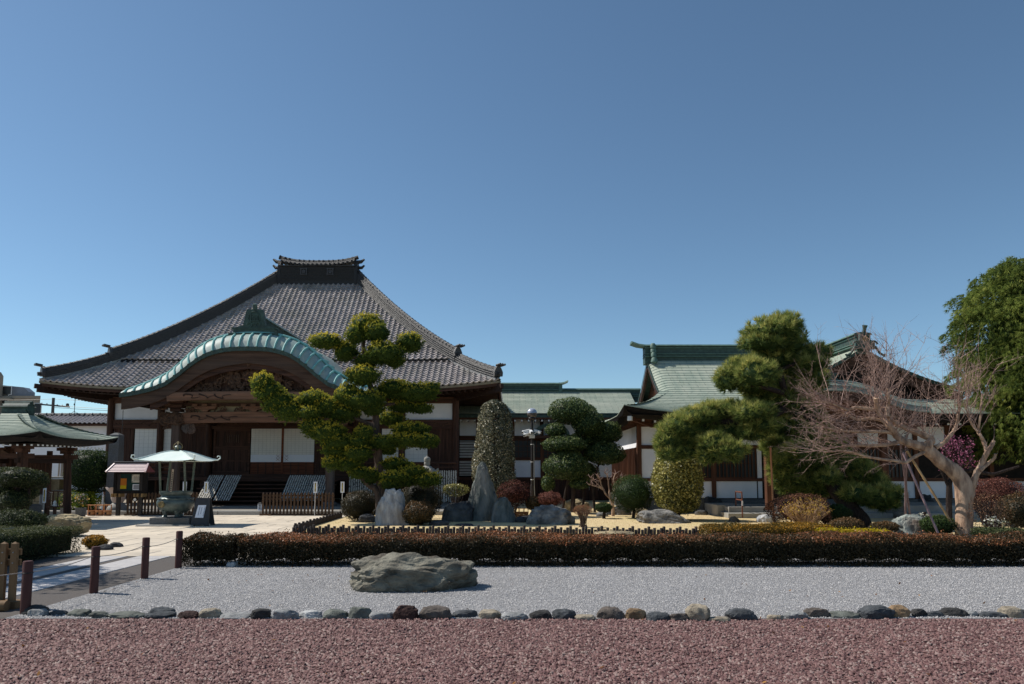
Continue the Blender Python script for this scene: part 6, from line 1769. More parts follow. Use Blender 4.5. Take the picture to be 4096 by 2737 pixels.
for i, (a, b_, t, u, c) in enumerate(STN):
    wide = (b_ - a) / max(1, u - t)
    shape = 'long flat' if wide > 3.6 else ('rounded' if wide < 2.1 else 'low')
    rock_img('edging_stone', f'{shape} {COLS[c][0]} stone, {ORD[i]} from the left in the gravel edging row', RM[c], (a, b_, t, u), .6, 400 + i, 'stone', 'stones edging the red gravel', sub=4, cuts=7, rough=.10, base=.38, cutd=(.62, .92), freq=2.2, rot=random.uniform(-.3, .3))

# ------------------------------------------------------------------ foliage materials
L_HEDGE = leaf('azalea_hedge_leaf', S(30, 32, 18), S(72, 60, 38), S(186, 122, 84), .5, .3, .25)
L_HEDGE2 = leaf('golden_hedge_leaf', S(48, 50, 20), S(98, 84, 40), S(206, 150, 52), .5, .3, .2)
L_YEL = leaf('yellow_hedge_leaf', S(98, 92, 22), S(168, 146, 30), S(222, 196, 44), .5, .35, .2)
L_DKHEDGE = leaf('dark_box_leaf', S(26, 36, 20), S(52, 64, 36), S(104, 106, 66), .55, .25, .2)
L_AZ = leaf('clipped_azalea_leaf', S(36, 36, 22), S(70, 62, 38), S(128, 92, 56), .5, .25, .3)
L_RED = leaf('reddish_azalea_leaf', S(52, 32, 28), S(100, 60, 52), S(150, 102, 88), .6, .25, .1)
L_GRN = leaf('round_bush_leaf', S(28, 44, 22), S(56, 76, 36), S(108, 122, 64), .55, .25, .2)
L_HOLLY = leaf('holly_leaf', S(34, 52, 28), S(76, 96, 52), S(148, 154, 96), .5, .25, .25)
L_COL = leaf('columnar_holly_leaf', S(38, 46, 34), S(96, 98, 74), S(200, 188, 156), .4, .2, .35)
L_YLEAF = leaf('yellow_green_leaf', S(60, 66, 28), S(136, 130, 66), S(206, 196, 120), .35, .3, .4)
L_YEW = leaf('yew_tuft', S(42, 66, 34), S(114, 130, 54), S(228, 208, 82), .6, .45, .1)
L_PINE = leaf('pine_needle', S(58, 80, 46), S(130, 144, 76), S(212, 202, 122), .5, .45, .15)
L_CEDAR = leaf('cedar_spray', S(62, 80, 42), S(128, 142, 68), S(184, 184, 100), .6, .45, .1)
BARK = mat('brown_bark', S(104, 90, 82), S(66, 56, 52), 10., .9, .1, stretch=(2.5, 2.5, .4), bump=1., bscale=22, bd=.04)
BARK_DK = mat('dark_pine_bark', S(70, 60, 56), S(42, 36, 35), 10., .9, .1, stretch=(2, 2, .5), bump=1., bscale=18, bd=.05)
BARK_CM = mat('smooth_tan_bark', S(200, 170, 144), S(146, 114, 94), 5., .7, .2, stretch=(2, 2, .6), bump=.8, bscale=10, bd=.03, c3=S(112, 92, 80), s3=2.6)
TWIG = mat('pale_twig', S(196, 166, 152), S(98, 70, 63), 20., .8, .2, bump=0)
def smooth_path(pts, n=4):
    """Catmull-Rom through the given points"""
    pts = [Vector(p) for p in pts]; out = []
    for i in range(len(pts) - 1):
        p0, p1, p2, p3 = pts[max(i - 1, 0)], pts[i], pts[i + 1], pts[min(i + 2, len(pts) - 1)]
        for j in range(n):
            t = j / n
            out.append(.5 * ((2 * p1) + (p2 - p0) * t + (2 * p0 - 5 * p1 + 4 * p2 - p3) * t * t + (3 * p1 - p0 - 3 * p2 + p3) * t ** 3))
    out.append(pts[-1]); return out
def limb(parent, pts, r0, r1, name='branch', m=None, n=8, wob=0.):
    P = smooth_path(pts)
    if wob: P = [p + Vector((random.gauss(0, wob), random.gauss(0, wob), random.gauss(0, wob))) if 0 < i < len(P) - 1 else p for i, p in enumerate(P)]
    k_ = len(P) - 1
    return MB().tube(P, [r0 + (r1 - r0) * i / k_ for i in range(k_ + 1)], n).build(name, m or BARK, parent, smooth=True)

# ------------------------------------------------------------------ hedges
def hedge(name, label, x0, x1, y0, y1, h, n, m, seed, size=.035, top_tone=(.75, .2), side_tone=(.28, .18), wav=.03, see=0., group=None, zb=.0, patches=0.):
    t = thing(name, label, 'hedge', ((x0 + x1) / 2, (y0 + y1) / 2, 0), group)
    c = Crown(seed); r = c.rng; lx, ly = x1 - x0, y1 - y0
    at, af, ae = lx * ly, lx * h, ly * h; tot = at + 2 * af + 2 * ae
    def surf(k_, fn):
        u, v, d = r.uniform(0, 1, k_), r.uniform(0, 1, k_), r.uniform(0, 1, k_) ** 2 * .13
        return fn(u, v, d)
    P = []; Nn = []; T = []
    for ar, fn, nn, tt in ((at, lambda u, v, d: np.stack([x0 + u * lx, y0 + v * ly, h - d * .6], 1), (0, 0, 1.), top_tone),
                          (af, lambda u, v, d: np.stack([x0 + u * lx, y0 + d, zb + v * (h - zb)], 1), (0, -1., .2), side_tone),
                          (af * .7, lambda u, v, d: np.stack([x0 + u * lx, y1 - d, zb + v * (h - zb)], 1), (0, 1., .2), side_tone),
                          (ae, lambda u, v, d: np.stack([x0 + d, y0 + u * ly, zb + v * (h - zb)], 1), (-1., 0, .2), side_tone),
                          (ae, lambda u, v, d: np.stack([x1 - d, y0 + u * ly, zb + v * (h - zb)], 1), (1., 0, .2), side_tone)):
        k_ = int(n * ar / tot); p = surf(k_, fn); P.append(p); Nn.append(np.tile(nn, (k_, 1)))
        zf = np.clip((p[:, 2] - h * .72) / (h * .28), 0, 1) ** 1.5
        T.append(tt[0] * 1. + (zf * (top_tone[0] - tt[0]) if tt is side_tone else 0) + r.normal(size=k_) * tt[1])  # top leaves paler: fresh tips, plus sunlight put into their tone
    P = np.concatenate(P); Nn = np.concatenate(Nn); T = np.concatenate(T)
    q = P * np.array([1, 1, .6])
    P = P + Nn * (wav * fbm(q, seed, 3, 2.4) + .032 * fbm(q, seed + 1, 2, .8))[:, None]
    stray = r.uniform(0, 1, len(P)) < .04; P = P + Nn * (stray * r.uniform(.01, .07, len(P)))[:, None]
    # round the long top edges
    e = np.minimum(P[:, 1] - y0, y1 - P[:, 1]); e = np.minimum(e, np.minimum(P[:, 0] - x0, x1 - P[:, 0]))
    P[:, 2] -= np.where(P[:, 2] > h * .8, .05 * np.clip(1 - e / .1, 0, 1) ** 2, 0)
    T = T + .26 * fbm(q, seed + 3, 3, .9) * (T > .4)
    if see:
        gap = fbm(P * np.array([1, .3, 1.2]), seed + 8, 3, 3.) + (P[:, 2] / h - .55) * 1.6 + .2
        keep = (gap > -see) | (r.uniform(0, 1, len(P)) < .35); P, Nn, T = P[keep], Nn[keep], T[keep]
    c.put(*quads_leaf(P, Nn, size, r, .6, .75, T))
    ix, iy = .13, .15
    zc0 = .05 if not see else h * .2
    Vb = []; nxb = max(2, int(lx / .12))
    for zq, gq in ((zc0, .05), (h * .6, 0), (h - .09, .0), (h - .06, .08)):
        for k_ in range(nxb + 1):
            x = x0 + ix + (lx - 2 * ix) * k_ / nxb; wv_ = .03 * math.sin(x * 7.3 + zq * 9); Vb += [(x, y0 + iy + gq + wv_, zq + .03 * math.sin(x * 11)), (x, y1 - iy - gq + wv_, zq + .03 * math.sin(x * 11))]
    Fb = []; m2 = 2 * (nxb + 1)
    for ri in range(3):
        for k_ in range(nxb):
            a = ri * m2 + 2 * k_; Fb += [(a, a + 2, a + 2 + m2, a + m2), (a + 3, a + 1, a + 1 + m2, a + 3 + m2)]
        for a in (ri * m2, ri * m2 + 2 * nxb): Fb.append((a, a + 1, a + 1 + m2, a + m2))
    for k_ in range(nxb):
        a = 3 * m2 + 2 * k_; Fb += [(a, a + 2, a + 3, a + 1), (2 * k_ + 1, 2 * k_ + 3, 2 * k_ + 2, 2 * k_)]
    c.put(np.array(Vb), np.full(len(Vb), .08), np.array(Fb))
    c.build('foliage', m, t)
    b = MB()
    for i in range(int(lx * 16)):
        x, y = r.uniform(x0 + .06, x1 - .06), r.uniform(y0 + .08, y1 - .08)
        b.tube([(x, y, 0), (x + r.normal() * .04, y + r.normal() * .04, h * .5), (x + r.normal() * .1, y + r.normal() * .1, h * .9)], [.008, .006, .003], 4, cap=False)
    o = b.build('stems', BARK_DK, t); o['kind'] = 'stuff'
    return t
HB0 = gs(718, 2264).y
HEDGE_Y = 12.2
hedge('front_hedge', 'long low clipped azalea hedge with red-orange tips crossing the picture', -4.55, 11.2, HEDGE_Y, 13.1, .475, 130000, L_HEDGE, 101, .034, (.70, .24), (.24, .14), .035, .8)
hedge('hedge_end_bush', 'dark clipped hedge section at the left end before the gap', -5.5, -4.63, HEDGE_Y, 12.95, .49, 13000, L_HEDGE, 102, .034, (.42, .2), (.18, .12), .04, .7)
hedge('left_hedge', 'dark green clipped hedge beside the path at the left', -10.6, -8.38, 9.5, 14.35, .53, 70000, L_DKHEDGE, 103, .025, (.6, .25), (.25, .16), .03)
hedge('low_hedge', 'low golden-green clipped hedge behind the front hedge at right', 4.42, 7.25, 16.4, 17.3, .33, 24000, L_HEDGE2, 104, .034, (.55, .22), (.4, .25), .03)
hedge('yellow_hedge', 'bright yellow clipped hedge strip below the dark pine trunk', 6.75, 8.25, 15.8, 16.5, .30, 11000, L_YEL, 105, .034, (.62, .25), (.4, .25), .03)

# ------------------------------------------------------------------ clipped balls and bushes
def ball(name, label, bx, m, seed, n=7000, size=.035, flat=1., lump=.11, depth=1., cat='shrub', tone=(.45, .22), group=None, twigs=0, Y=None, box=0., lf=3., coref=.80, top=.25, trunk=False, jit=.7):
    x0, x1, yt, yb = bx
    g = gs((x0 + x1) / 2, yb)
    if Y is None: Y = g.y
    half = (ps(x1, yb, Y).x - ps(x0, yb, Y).x) / 2; Yc = Y + half * depth * (0 if Y != g.y else .85)
    half = (ps(x1, yb, Yc).x - ps(x0, yb, Yc).x) / 2; cx_ = ps((x0 + x1) / 2, yb, Yc).x
    zt, zb = ps(0, yt, Yc).z, max(ps(0, yb, Yc).z, .02)
    t = thing(name, label, cat, (cx_, Yc, 0), group)
    c = Crown(seed); r = c.rng; zc = (zt + zb) / 2 if flat == 1 else zb + (zt - zb) * .45
    C3 = (cx_, Yc, zc); R3 = (half, half * depth, zt - zc)
    if flat != 1: fl = (zc - zb) / (zt - zc)
    else: fl = 1.
    P, Nn = blob(C3, R3, n, r, lump, lf, fl, .20, seed, box)
    q_ = unit(P - np.array(C3)); ex = np.where(r.uniform(0, 1, n) < .06, r.uniform(.0, .12, n), 0); P = P + q_ * (ex * half)[:, None]
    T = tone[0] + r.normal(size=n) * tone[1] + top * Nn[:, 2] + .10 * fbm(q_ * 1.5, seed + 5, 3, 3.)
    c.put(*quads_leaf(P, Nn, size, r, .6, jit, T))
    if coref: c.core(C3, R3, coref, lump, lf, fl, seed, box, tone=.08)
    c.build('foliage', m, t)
    if twigs:
        b = MB()
        for i in range(twigs):
            a = r.uniform(0, 6.28); q = half * math.sqrt(r.uniform(0, 1)) * .9
            b.tube([(cx_ + r.normal() * .05, Yc + r.normal() * .05, 0), (cx_ + q * .5 * math.cos(a), Yc + q * .5 * math.sin(a), zt * .45), (cx_ + q * math.cos(a), Yc + q * math.sin(a), zt * .85)], [.012, .008, .003], 4, cap=False)
        o = b.build('twigs', BARK, t); o['kind'] = 'stuff'
    elif zb > .1 or trunk:
        limb(t, [(cx_, Yc, 0), (cx_ + .03, Yc, zb + .15)], .06, .04, 'trunk', BARK_DK)
    return t
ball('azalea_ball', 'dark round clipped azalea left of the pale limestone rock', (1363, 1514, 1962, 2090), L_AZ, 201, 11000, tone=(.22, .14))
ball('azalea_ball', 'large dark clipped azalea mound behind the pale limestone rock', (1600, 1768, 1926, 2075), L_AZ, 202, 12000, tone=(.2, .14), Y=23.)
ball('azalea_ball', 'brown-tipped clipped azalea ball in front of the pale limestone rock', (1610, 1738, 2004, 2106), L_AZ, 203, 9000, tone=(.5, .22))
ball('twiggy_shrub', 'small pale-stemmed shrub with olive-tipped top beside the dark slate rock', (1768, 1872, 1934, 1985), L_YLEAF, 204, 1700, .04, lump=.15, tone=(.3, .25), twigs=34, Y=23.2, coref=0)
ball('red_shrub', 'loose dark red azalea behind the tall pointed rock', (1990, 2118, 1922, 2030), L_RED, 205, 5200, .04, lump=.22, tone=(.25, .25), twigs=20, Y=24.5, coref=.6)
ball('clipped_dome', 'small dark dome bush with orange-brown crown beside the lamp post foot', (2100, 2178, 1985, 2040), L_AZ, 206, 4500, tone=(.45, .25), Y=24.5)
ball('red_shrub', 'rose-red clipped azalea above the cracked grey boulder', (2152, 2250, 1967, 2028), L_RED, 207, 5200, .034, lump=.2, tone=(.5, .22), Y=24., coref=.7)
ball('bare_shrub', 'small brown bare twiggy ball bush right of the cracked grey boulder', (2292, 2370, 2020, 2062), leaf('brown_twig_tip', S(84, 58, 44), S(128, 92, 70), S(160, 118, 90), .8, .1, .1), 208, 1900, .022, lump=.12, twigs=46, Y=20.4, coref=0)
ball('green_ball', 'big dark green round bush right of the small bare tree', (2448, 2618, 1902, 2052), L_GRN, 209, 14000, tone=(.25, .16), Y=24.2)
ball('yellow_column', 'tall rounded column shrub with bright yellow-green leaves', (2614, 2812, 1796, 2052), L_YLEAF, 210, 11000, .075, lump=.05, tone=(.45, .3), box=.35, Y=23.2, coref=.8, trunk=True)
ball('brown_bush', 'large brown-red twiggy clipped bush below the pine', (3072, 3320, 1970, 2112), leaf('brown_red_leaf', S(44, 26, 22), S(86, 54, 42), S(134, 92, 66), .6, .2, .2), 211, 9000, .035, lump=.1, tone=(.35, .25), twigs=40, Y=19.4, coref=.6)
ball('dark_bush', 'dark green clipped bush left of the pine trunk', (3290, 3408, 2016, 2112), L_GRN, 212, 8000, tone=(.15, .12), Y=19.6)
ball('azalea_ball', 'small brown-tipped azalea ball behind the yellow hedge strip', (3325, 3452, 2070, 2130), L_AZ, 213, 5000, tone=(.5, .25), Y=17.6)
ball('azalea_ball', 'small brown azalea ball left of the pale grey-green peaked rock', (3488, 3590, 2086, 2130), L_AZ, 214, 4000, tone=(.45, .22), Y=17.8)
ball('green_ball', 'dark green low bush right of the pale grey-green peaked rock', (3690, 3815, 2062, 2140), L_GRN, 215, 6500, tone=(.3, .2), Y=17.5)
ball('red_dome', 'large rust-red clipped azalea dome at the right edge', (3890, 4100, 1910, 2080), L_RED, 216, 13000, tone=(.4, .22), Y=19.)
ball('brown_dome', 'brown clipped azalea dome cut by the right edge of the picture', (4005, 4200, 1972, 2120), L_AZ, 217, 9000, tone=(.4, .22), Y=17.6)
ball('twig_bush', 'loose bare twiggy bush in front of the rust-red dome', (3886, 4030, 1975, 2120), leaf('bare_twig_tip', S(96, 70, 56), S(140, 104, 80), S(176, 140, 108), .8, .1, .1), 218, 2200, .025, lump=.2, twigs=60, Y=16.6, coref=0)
ball('white_flowers', 'cluster of small white flowers at the foot of the crape myrtle', (3945, 4015, 2064, 2110), leaf('white_petal', S(120, 124, 88), S(208, 208, 186), S(236, 234, 222), .7, .3, .2), 219, 110, .05, lump=.7, tone=(.5, .35), Y=16.2, coref=0)
ball('white_flowers', 'small white blossoms beside the bamboo props', (3670, 3720, 2052, 2072), bpy.data.materials['white_petal'], 220, 80, .05, lump=.5, tone=(.6, .3), Y=18.6, coref=0)
ball('yellow_shrub', 'small golden shrub at the end of the left hedge', (336, 422, 2140, 2200), L_HEDGE2, 221, 3800, lump=.16, tone=(.6, .28), Y=14.9)
ball('dark_bush', 'dark green low bush behind the left hedge at the picture edge', (-60, 165, 2040, 2150), L_DKHEDGE, 222, 11000, .04, lump=.12, tone=(.3, .2), Y=16.4)
ball('clipped_holly', 'tall clipped rectangular holly behind the pavilion', (280, 432, 1800, 1972), L_GRN, 223, 12000, .05, lump=.04, tone=(.3, .28), box=.65, Y=27.6, trunk=True)
ball('bright_bush', 'sunlit yellow-green bush at the foot of the clipped holly', (238, 405, 1962, 2068), leaf('lime_leaf', S(66, 84, 20), S(130, 146, 30), S(196, 196, 50), .5, .4, .2), 224, 6000, .05, lump=.2, tone=(.35, .35), Y=27.3, coref=.5)
ball('green_ball', 'small dark green dome among the rocks behind the small bare tree', (2380, 2450, 2010, 2050), L_GRN, 225, 3500, tone=(.2, .14), Y=24.)
ball('round_shrub', 'grey-green ground shrub at the right end of the front hedge', (3900, 4130, 2112, 2150), L_DKHEDGE, 226, 7000, .04, lump=.15, tone=(.4, .3), Y=14.6)

# columnar holly with pale glossy leaves
def column_tree():
    Y = 25.5; cx_ = ps(1976, 1900, Y).x; zt = ps(0, 1600, Y).z
    t = thing('columnar_holly', 'tall columnar holly with pale glittering leaves behind the pointed rock', 'tree', (cx_, Y, 0))
    limb(t, [(cx_, Y, 0), (cx_ + .05, Y, 1.2), (cx_ - .03, Y, zt - .4)], .09, .03, 'trunk', BARK_DK)
    c = Crown(231); r = c.rng; n = 23000
    z = r.uniform(0, 1, n); a = r.uniform(0, 6.28, n)
    prof = np.interp(z, [0, .12, .35, .7, .88, .96, 1.], [.66, .74, .76, .64, .56, .40, .1])
    d = np.stack([np.cos(a), np.sin(a), z * 3], 1)
    rr = prof * (1 + .09 * fbm(d, 5, 3, 2.)) * (1 - .34 * r.uniform(0, 1, n) ** 1.6)
    zz = .5 + z * (zt - .5)
    P = np.stack([cx_ + np.cos(a) * rr, Y + np.sin(a) * rr, zz], 1); Nn = np.stack([np.cos(a), np.sin(a), np.where(z > .9, 1.2, .15)], 1)
    hole = fbm(P, 77, 3, 2.6) > -.62
    P, Nn = P[hole], Nn[hole]
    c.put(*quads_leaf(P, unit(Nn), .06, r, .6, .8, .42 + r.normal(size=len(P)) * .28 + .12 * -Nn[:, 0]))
    c.build('crown', L_COL, t)
    b = MB()
    for i in range(60):
        z0 = r.uniform(.5, zt - .5); a = r.uniform(0, 6.28); q = .6
        b.tube([(cx_, Y, z0), (cx_ + q * .5 * math.cos(a), Y + q * .5 * math.sin(a), z0 + .18), (cx_ + q * math.cos(a), Y + q * math.sin(a), z0 + .3)], [.018, .01, .004], 4, cap=False)
    o = b.build('branches', BARK_DK, t); o['kind'] = 'stuff'
column_tree()

def pad_tree(t, pads, Y, crown_fn, rng):
    for i, (x, y, rx, ry, *o) in enumerate(pads):
        dy = o[0] if o else rng.uniform(-.4, .4)
        c = ps(x, y, Y + dy); s = (Y + dy) / FPX
        crown_fn(tuple(c), (rx * s, max(rx, ry) * s * .85, ry * s), i)
# cloud-pruned holly
def cloud_tree(name, label, base, Y, pads, seed, m, size, dens, trunk_pts, tone, cat='tree'):
    b0 = ps(base[0], base[1], Y)
    t = thing(name, label, cat, (b0.x, Y, 0))
    c = Crown(seed); rng = c.rng
    def fn(C3, R3, i):
        area = 4 * math.pi * ((R3[0] * R3[1] + R3[0] * R3[2] + R3[1] * R3[2]) / 3)
        n = int(area * dens); R3 = tuple(r_ * 1.08 for r_ in R3); P, Nn = blob(C3, R3, n, rng, .09, 3., .75, .2, seed + i)
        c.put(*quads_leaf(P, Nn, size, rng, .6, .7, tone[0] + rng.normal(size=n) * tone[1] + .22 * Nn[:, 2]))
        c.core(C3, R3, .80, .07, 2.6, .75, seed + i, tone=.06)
    pad_tree(t, pads, Y, fn, rng)
    c.build('crown', m, t)
    for pts, r0, r1 in trunk_pts:
        limb(t, [ps(x, y, Y + d) if z is None else Vector((ps(x, y, Y).x, Y + d, z)) for x, y, d, z in pts], r0, r1, 'trunk', BARK_DK)
    return t
K5 = lambda x, y, rx, ry, *o: (*k5(x, y), rx / 2.292, ry / 2.292, *o)
cloud_tree('cloud_pruned_holly', 'dark cloud-pruned holly with stacked rounded pads beside the lamp post', (2290, 1990), 27.5,
           [K5(1345, 350, 205, 130, .1), K5(1500, 455, 140, 120, -.1), K5(1200, 515, 90, 70, -.3), K5(1680, 540, 120, 110, .2), K5(1280, 645, 190, 85, -.35), K5(1660, 735, 170, 110, 0.), K5(1290, 850, 205, 140, -.45), K5(1460, 600, 130, 90, .5), K5(1500, 700, 160, 110, .8), K5(1420, 1000, 90, 60, -.3), K5(1480, 900, 110, 90, .6), K5(1130, 1000, 60, 80, .8)],
           241, L_HOLLY, .065, 1000, [([(2290, 1990, 0, 0.), (2300, 1900, 0, None), (2330, 1800, .1, None), (2330, 1660, .2, None)], .09, .05), ([(2250, 1990, .1, 0.), (2270, 1930, 0, None), (2300, 1880, 0, None)], .05, .03), ([(2330, 1990, 0, 0.), (2335, 1930, 0, None), (2310, 1850, 0, None)], .05, .03), ([(2380, 1990, .1, 0.), (2375, 1940, 0, None), (2400, 1840, 0, None)], .05, .03)], (.36, .24))
cloud_tree('cloud_pruned_shrub', 'dark cloud-pruned shrub with rounded pads at the left edge of the picture', (60, 2060), 18.,
           [(*k3(160, 950), 75, 42, -.2), (*k3(320, 975), 52, 40, .1), (*k3(40, 930), 60, 36, .3), (*k3(250, 1085), 42, 32, .3), (*k3(120, 1165), 62, 42, -.2), (*k3(20, 1080), 40, 45, .0), (*k3(-80, 1180), 60, 50, 0.)],
           242, L_DKHEDGE, .036, 2300, [([(60, 2090, 0, 0.), (75, 2030, 0, None), (70, 1950, 0, None)], .06, .04), ([(100, 2090, .1, 0.), (110, 2030, 0, None), (120, 1930, 0, None)], .05, .03)], (.42, .25), 'shrub')

# ------------------------------------------------------------------ leaning cushion conifer
def yew():
    Y = 22.5; b0 = ps(1506, 1990, Y)
    t = thing('cushion_conifer', 'large cloud-pruned conifer with golden-tipped cushions before the hall', 'tree', (b0.x, Y, 0))
    K4 = lambda x, y, rx, ry, *o: (*k4(x, y), rx / 2.292, ry / 2.292, *o)
    KB = lambda x, y, rx, ry, *o: (*kb2(x, y), rx / 2.292, ry / 2.292, *o)
    pads = [KB(1300, 940, 150, 110, 0), KB(1390, 990, 110, 95, -.3), KB(1200, 1010, 95, 80, -.2), KB(920, 1070, 145, 68, -.1), KB(1110, 1160, 110, 85, .1), KB(1460, 1185, 175, 100, -.35), KB(1560, 1250, 80, 60, -.2), KB(1690, 1085, 120, 85, .1), KB(1300, 1250, 110, 70, .2), KB(1265, 1385, 150, 82, -.45),
            K4(1560, 140, 180, 85, .2), K4(1750, 170, 190, 80, .1), K4(1900, 120, 75, 45, .1), K4(1640, 290, 150, 55, .4), K4(1800, 310, 100, 48, .3),
            K4(345, 75, 105, 85, -.5), K4(400, 165, 125, 95, -.45), K4(490, 250, 140, 100, -.4), K4(590, 330, 140, 95, -.35), K4(780, 350, 125, 60, -.5), K4(810, 225, 138, 72, -.3), K4(940, 300, 130, 80, -.3), K4(1080, 355, 150, 75, -.2), K4(820, 480, 120, 85, -.4), K4(950, 520, 160, 85, -.45), K4(1040, 610, 140, 80, -.4), K4(1000, 690, 110, 60, -.3),
            K4(1130, 190, 125, 95, -.4), K4(1280, 240, 165, 80, -.45), K4(1360, 310, 100, 62, -.2), K4(1270, 540, 90, 70, -.5), K4(1230, 620, 95, 60, -.5), K4(1220, 720, 120, 70, -.5), K4(1000, 810, 105, 62, -.3), K4(1140, 820, 110, 58, -.3), K4(1080, 740, 120, 60, -.1),
            K4(1520, 400, 120, 60, .5), K4(1700, 500, 170, 58, .2), K4(1450, 620, 130, 60, -.3), K4(1640, 600, 170, 68, -.1), K4(1840, 610, 120, 62, -.05), K4(1500, 690, 70, 45, .1),
            K4(1230, 900, 95, 55, -.2), K4(1340, 930, 100, 65, -.1), K4(1560, 820, 130, 62, 0), K4(1560, 940, 125, 55, -.5), K4(1510, 1000, 90, 50, -.55), K4(1720, 890, 130, 60, -.2), K4(1850, 960, 130, 62, -.2), K4(1650, 960, 110, 62, -.25)]
    c = Crown(251); rng = c.rng
    def fn(C3, R3, i):
        area = 4 * math.pi * ((R3[0] * R3[1] + R3[0] * R3[2] + R3[1] * R3[2]) / 3)
        R3 = (R3[0] * 1.12, R3[1] * 1.12, R3[2] * 1.26); area *= 1.36
        n = int(area * 215) + 50
        P, Nn = blob(C3, R3, n, rng, .20, 4.2, .9, .22, 600 + i); ex_ = np.where(rng.uniform(0, 1, n) < .12, rng.uniform(0, .07, n), 0); P = P + Nn * ex_[:, None]
        # small rosettes: short blades standing out of each point, side and up
        tone = .40 + .50 * np.clip(Nn[:, 2] - .25 * Nn[:, 0] - .1, -.4, 1) + rng.normal(size=n) * .08 + (.1 if i % 3 == 0 else 0)  # besides golden tips, sunlight painted in: paler upward and to the left
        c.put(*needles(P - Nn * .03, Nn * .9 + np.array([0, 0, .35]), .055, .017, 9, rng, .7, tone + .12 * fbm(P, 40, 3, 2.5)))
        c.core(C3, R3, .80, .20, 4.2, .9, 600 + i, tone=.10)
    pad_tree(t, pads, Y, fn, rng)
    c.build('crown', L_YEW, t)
    w_ = lambda x, y, d=0.: ps(*k4(x, y), Y + d)
    wb = lambda x, y, d=0.: ps(*kb2(x, y), Y + d)
    tr = [Vector((w_(1430, 1110).x, Y, 0)), w_(1430, 1060), w_(1415, 900), w_(1405, 720), w_(1385, 520), w_(1375, 340), w_(1345, 150), wb(1310, 1380), wb(1270, 1150, .1), wb(1290, 980, .1)]
    limb(t, tr, .17, .05, 'trunk', BARK, 12, .008)
    limb(t, [Vector((w_(1450, 1110).x, Y - .1, 0)), w_(1400, 1080, -.1), w_(1320, 1010, -.15), w_(1240, 930, -.2), w_(1160, 860, -.2)], .13, .05, 'trunk', BARK, 10)
    limb(t, [w_(1400, 700), w_(1300, 690, -.2), w_(1150, 680, -.3), w_(950, 580, -.4), w_(800, 460, -.4), w_(600, 340, -.4), w_(420, 190, -.45)], .10, .03, 'branch', BARK)
    limb(t, [w_(1385, 470), w_(1200, 400, -.2), w_(1000, 330, -.3)], .07, .03, 'branch', BARK)
    limb(t, [w_(1365, 280), w_(1500, 270, .1), w_(1700, 250, .2), w_(1850, 200, .1)], .07, .03, 'branch', BARK)
    limb(t, [w_(1400, 640), w_(1550, 630, .0), w_(1800, 620, 0)], .07, .03, 'branch', BARK)
    limb(t, [w_(1440, 850), w_(1500, 810, 0), w_(1600, 860, -.1), w_(1780, 930, -.2)], .07, .03, 'branch', BARK)
    limb(t, [wb(1290, 1250, .1), wb(1100, 1180, 0), wb(950, 1090, -.1)], .05, .02, 'branch', BARK)
    limb(t, [wb(1290, 1250, .1), wb(1450, 1210, 0), wb(1650, 1110, 0)], .05, .02, 'branch', BARK)
    limb(t, [w_(1335, 130), w_(1250, 200, -.3), w_(1150, 210, -.4)], .05, .02, 'branch', BARK)
yew()

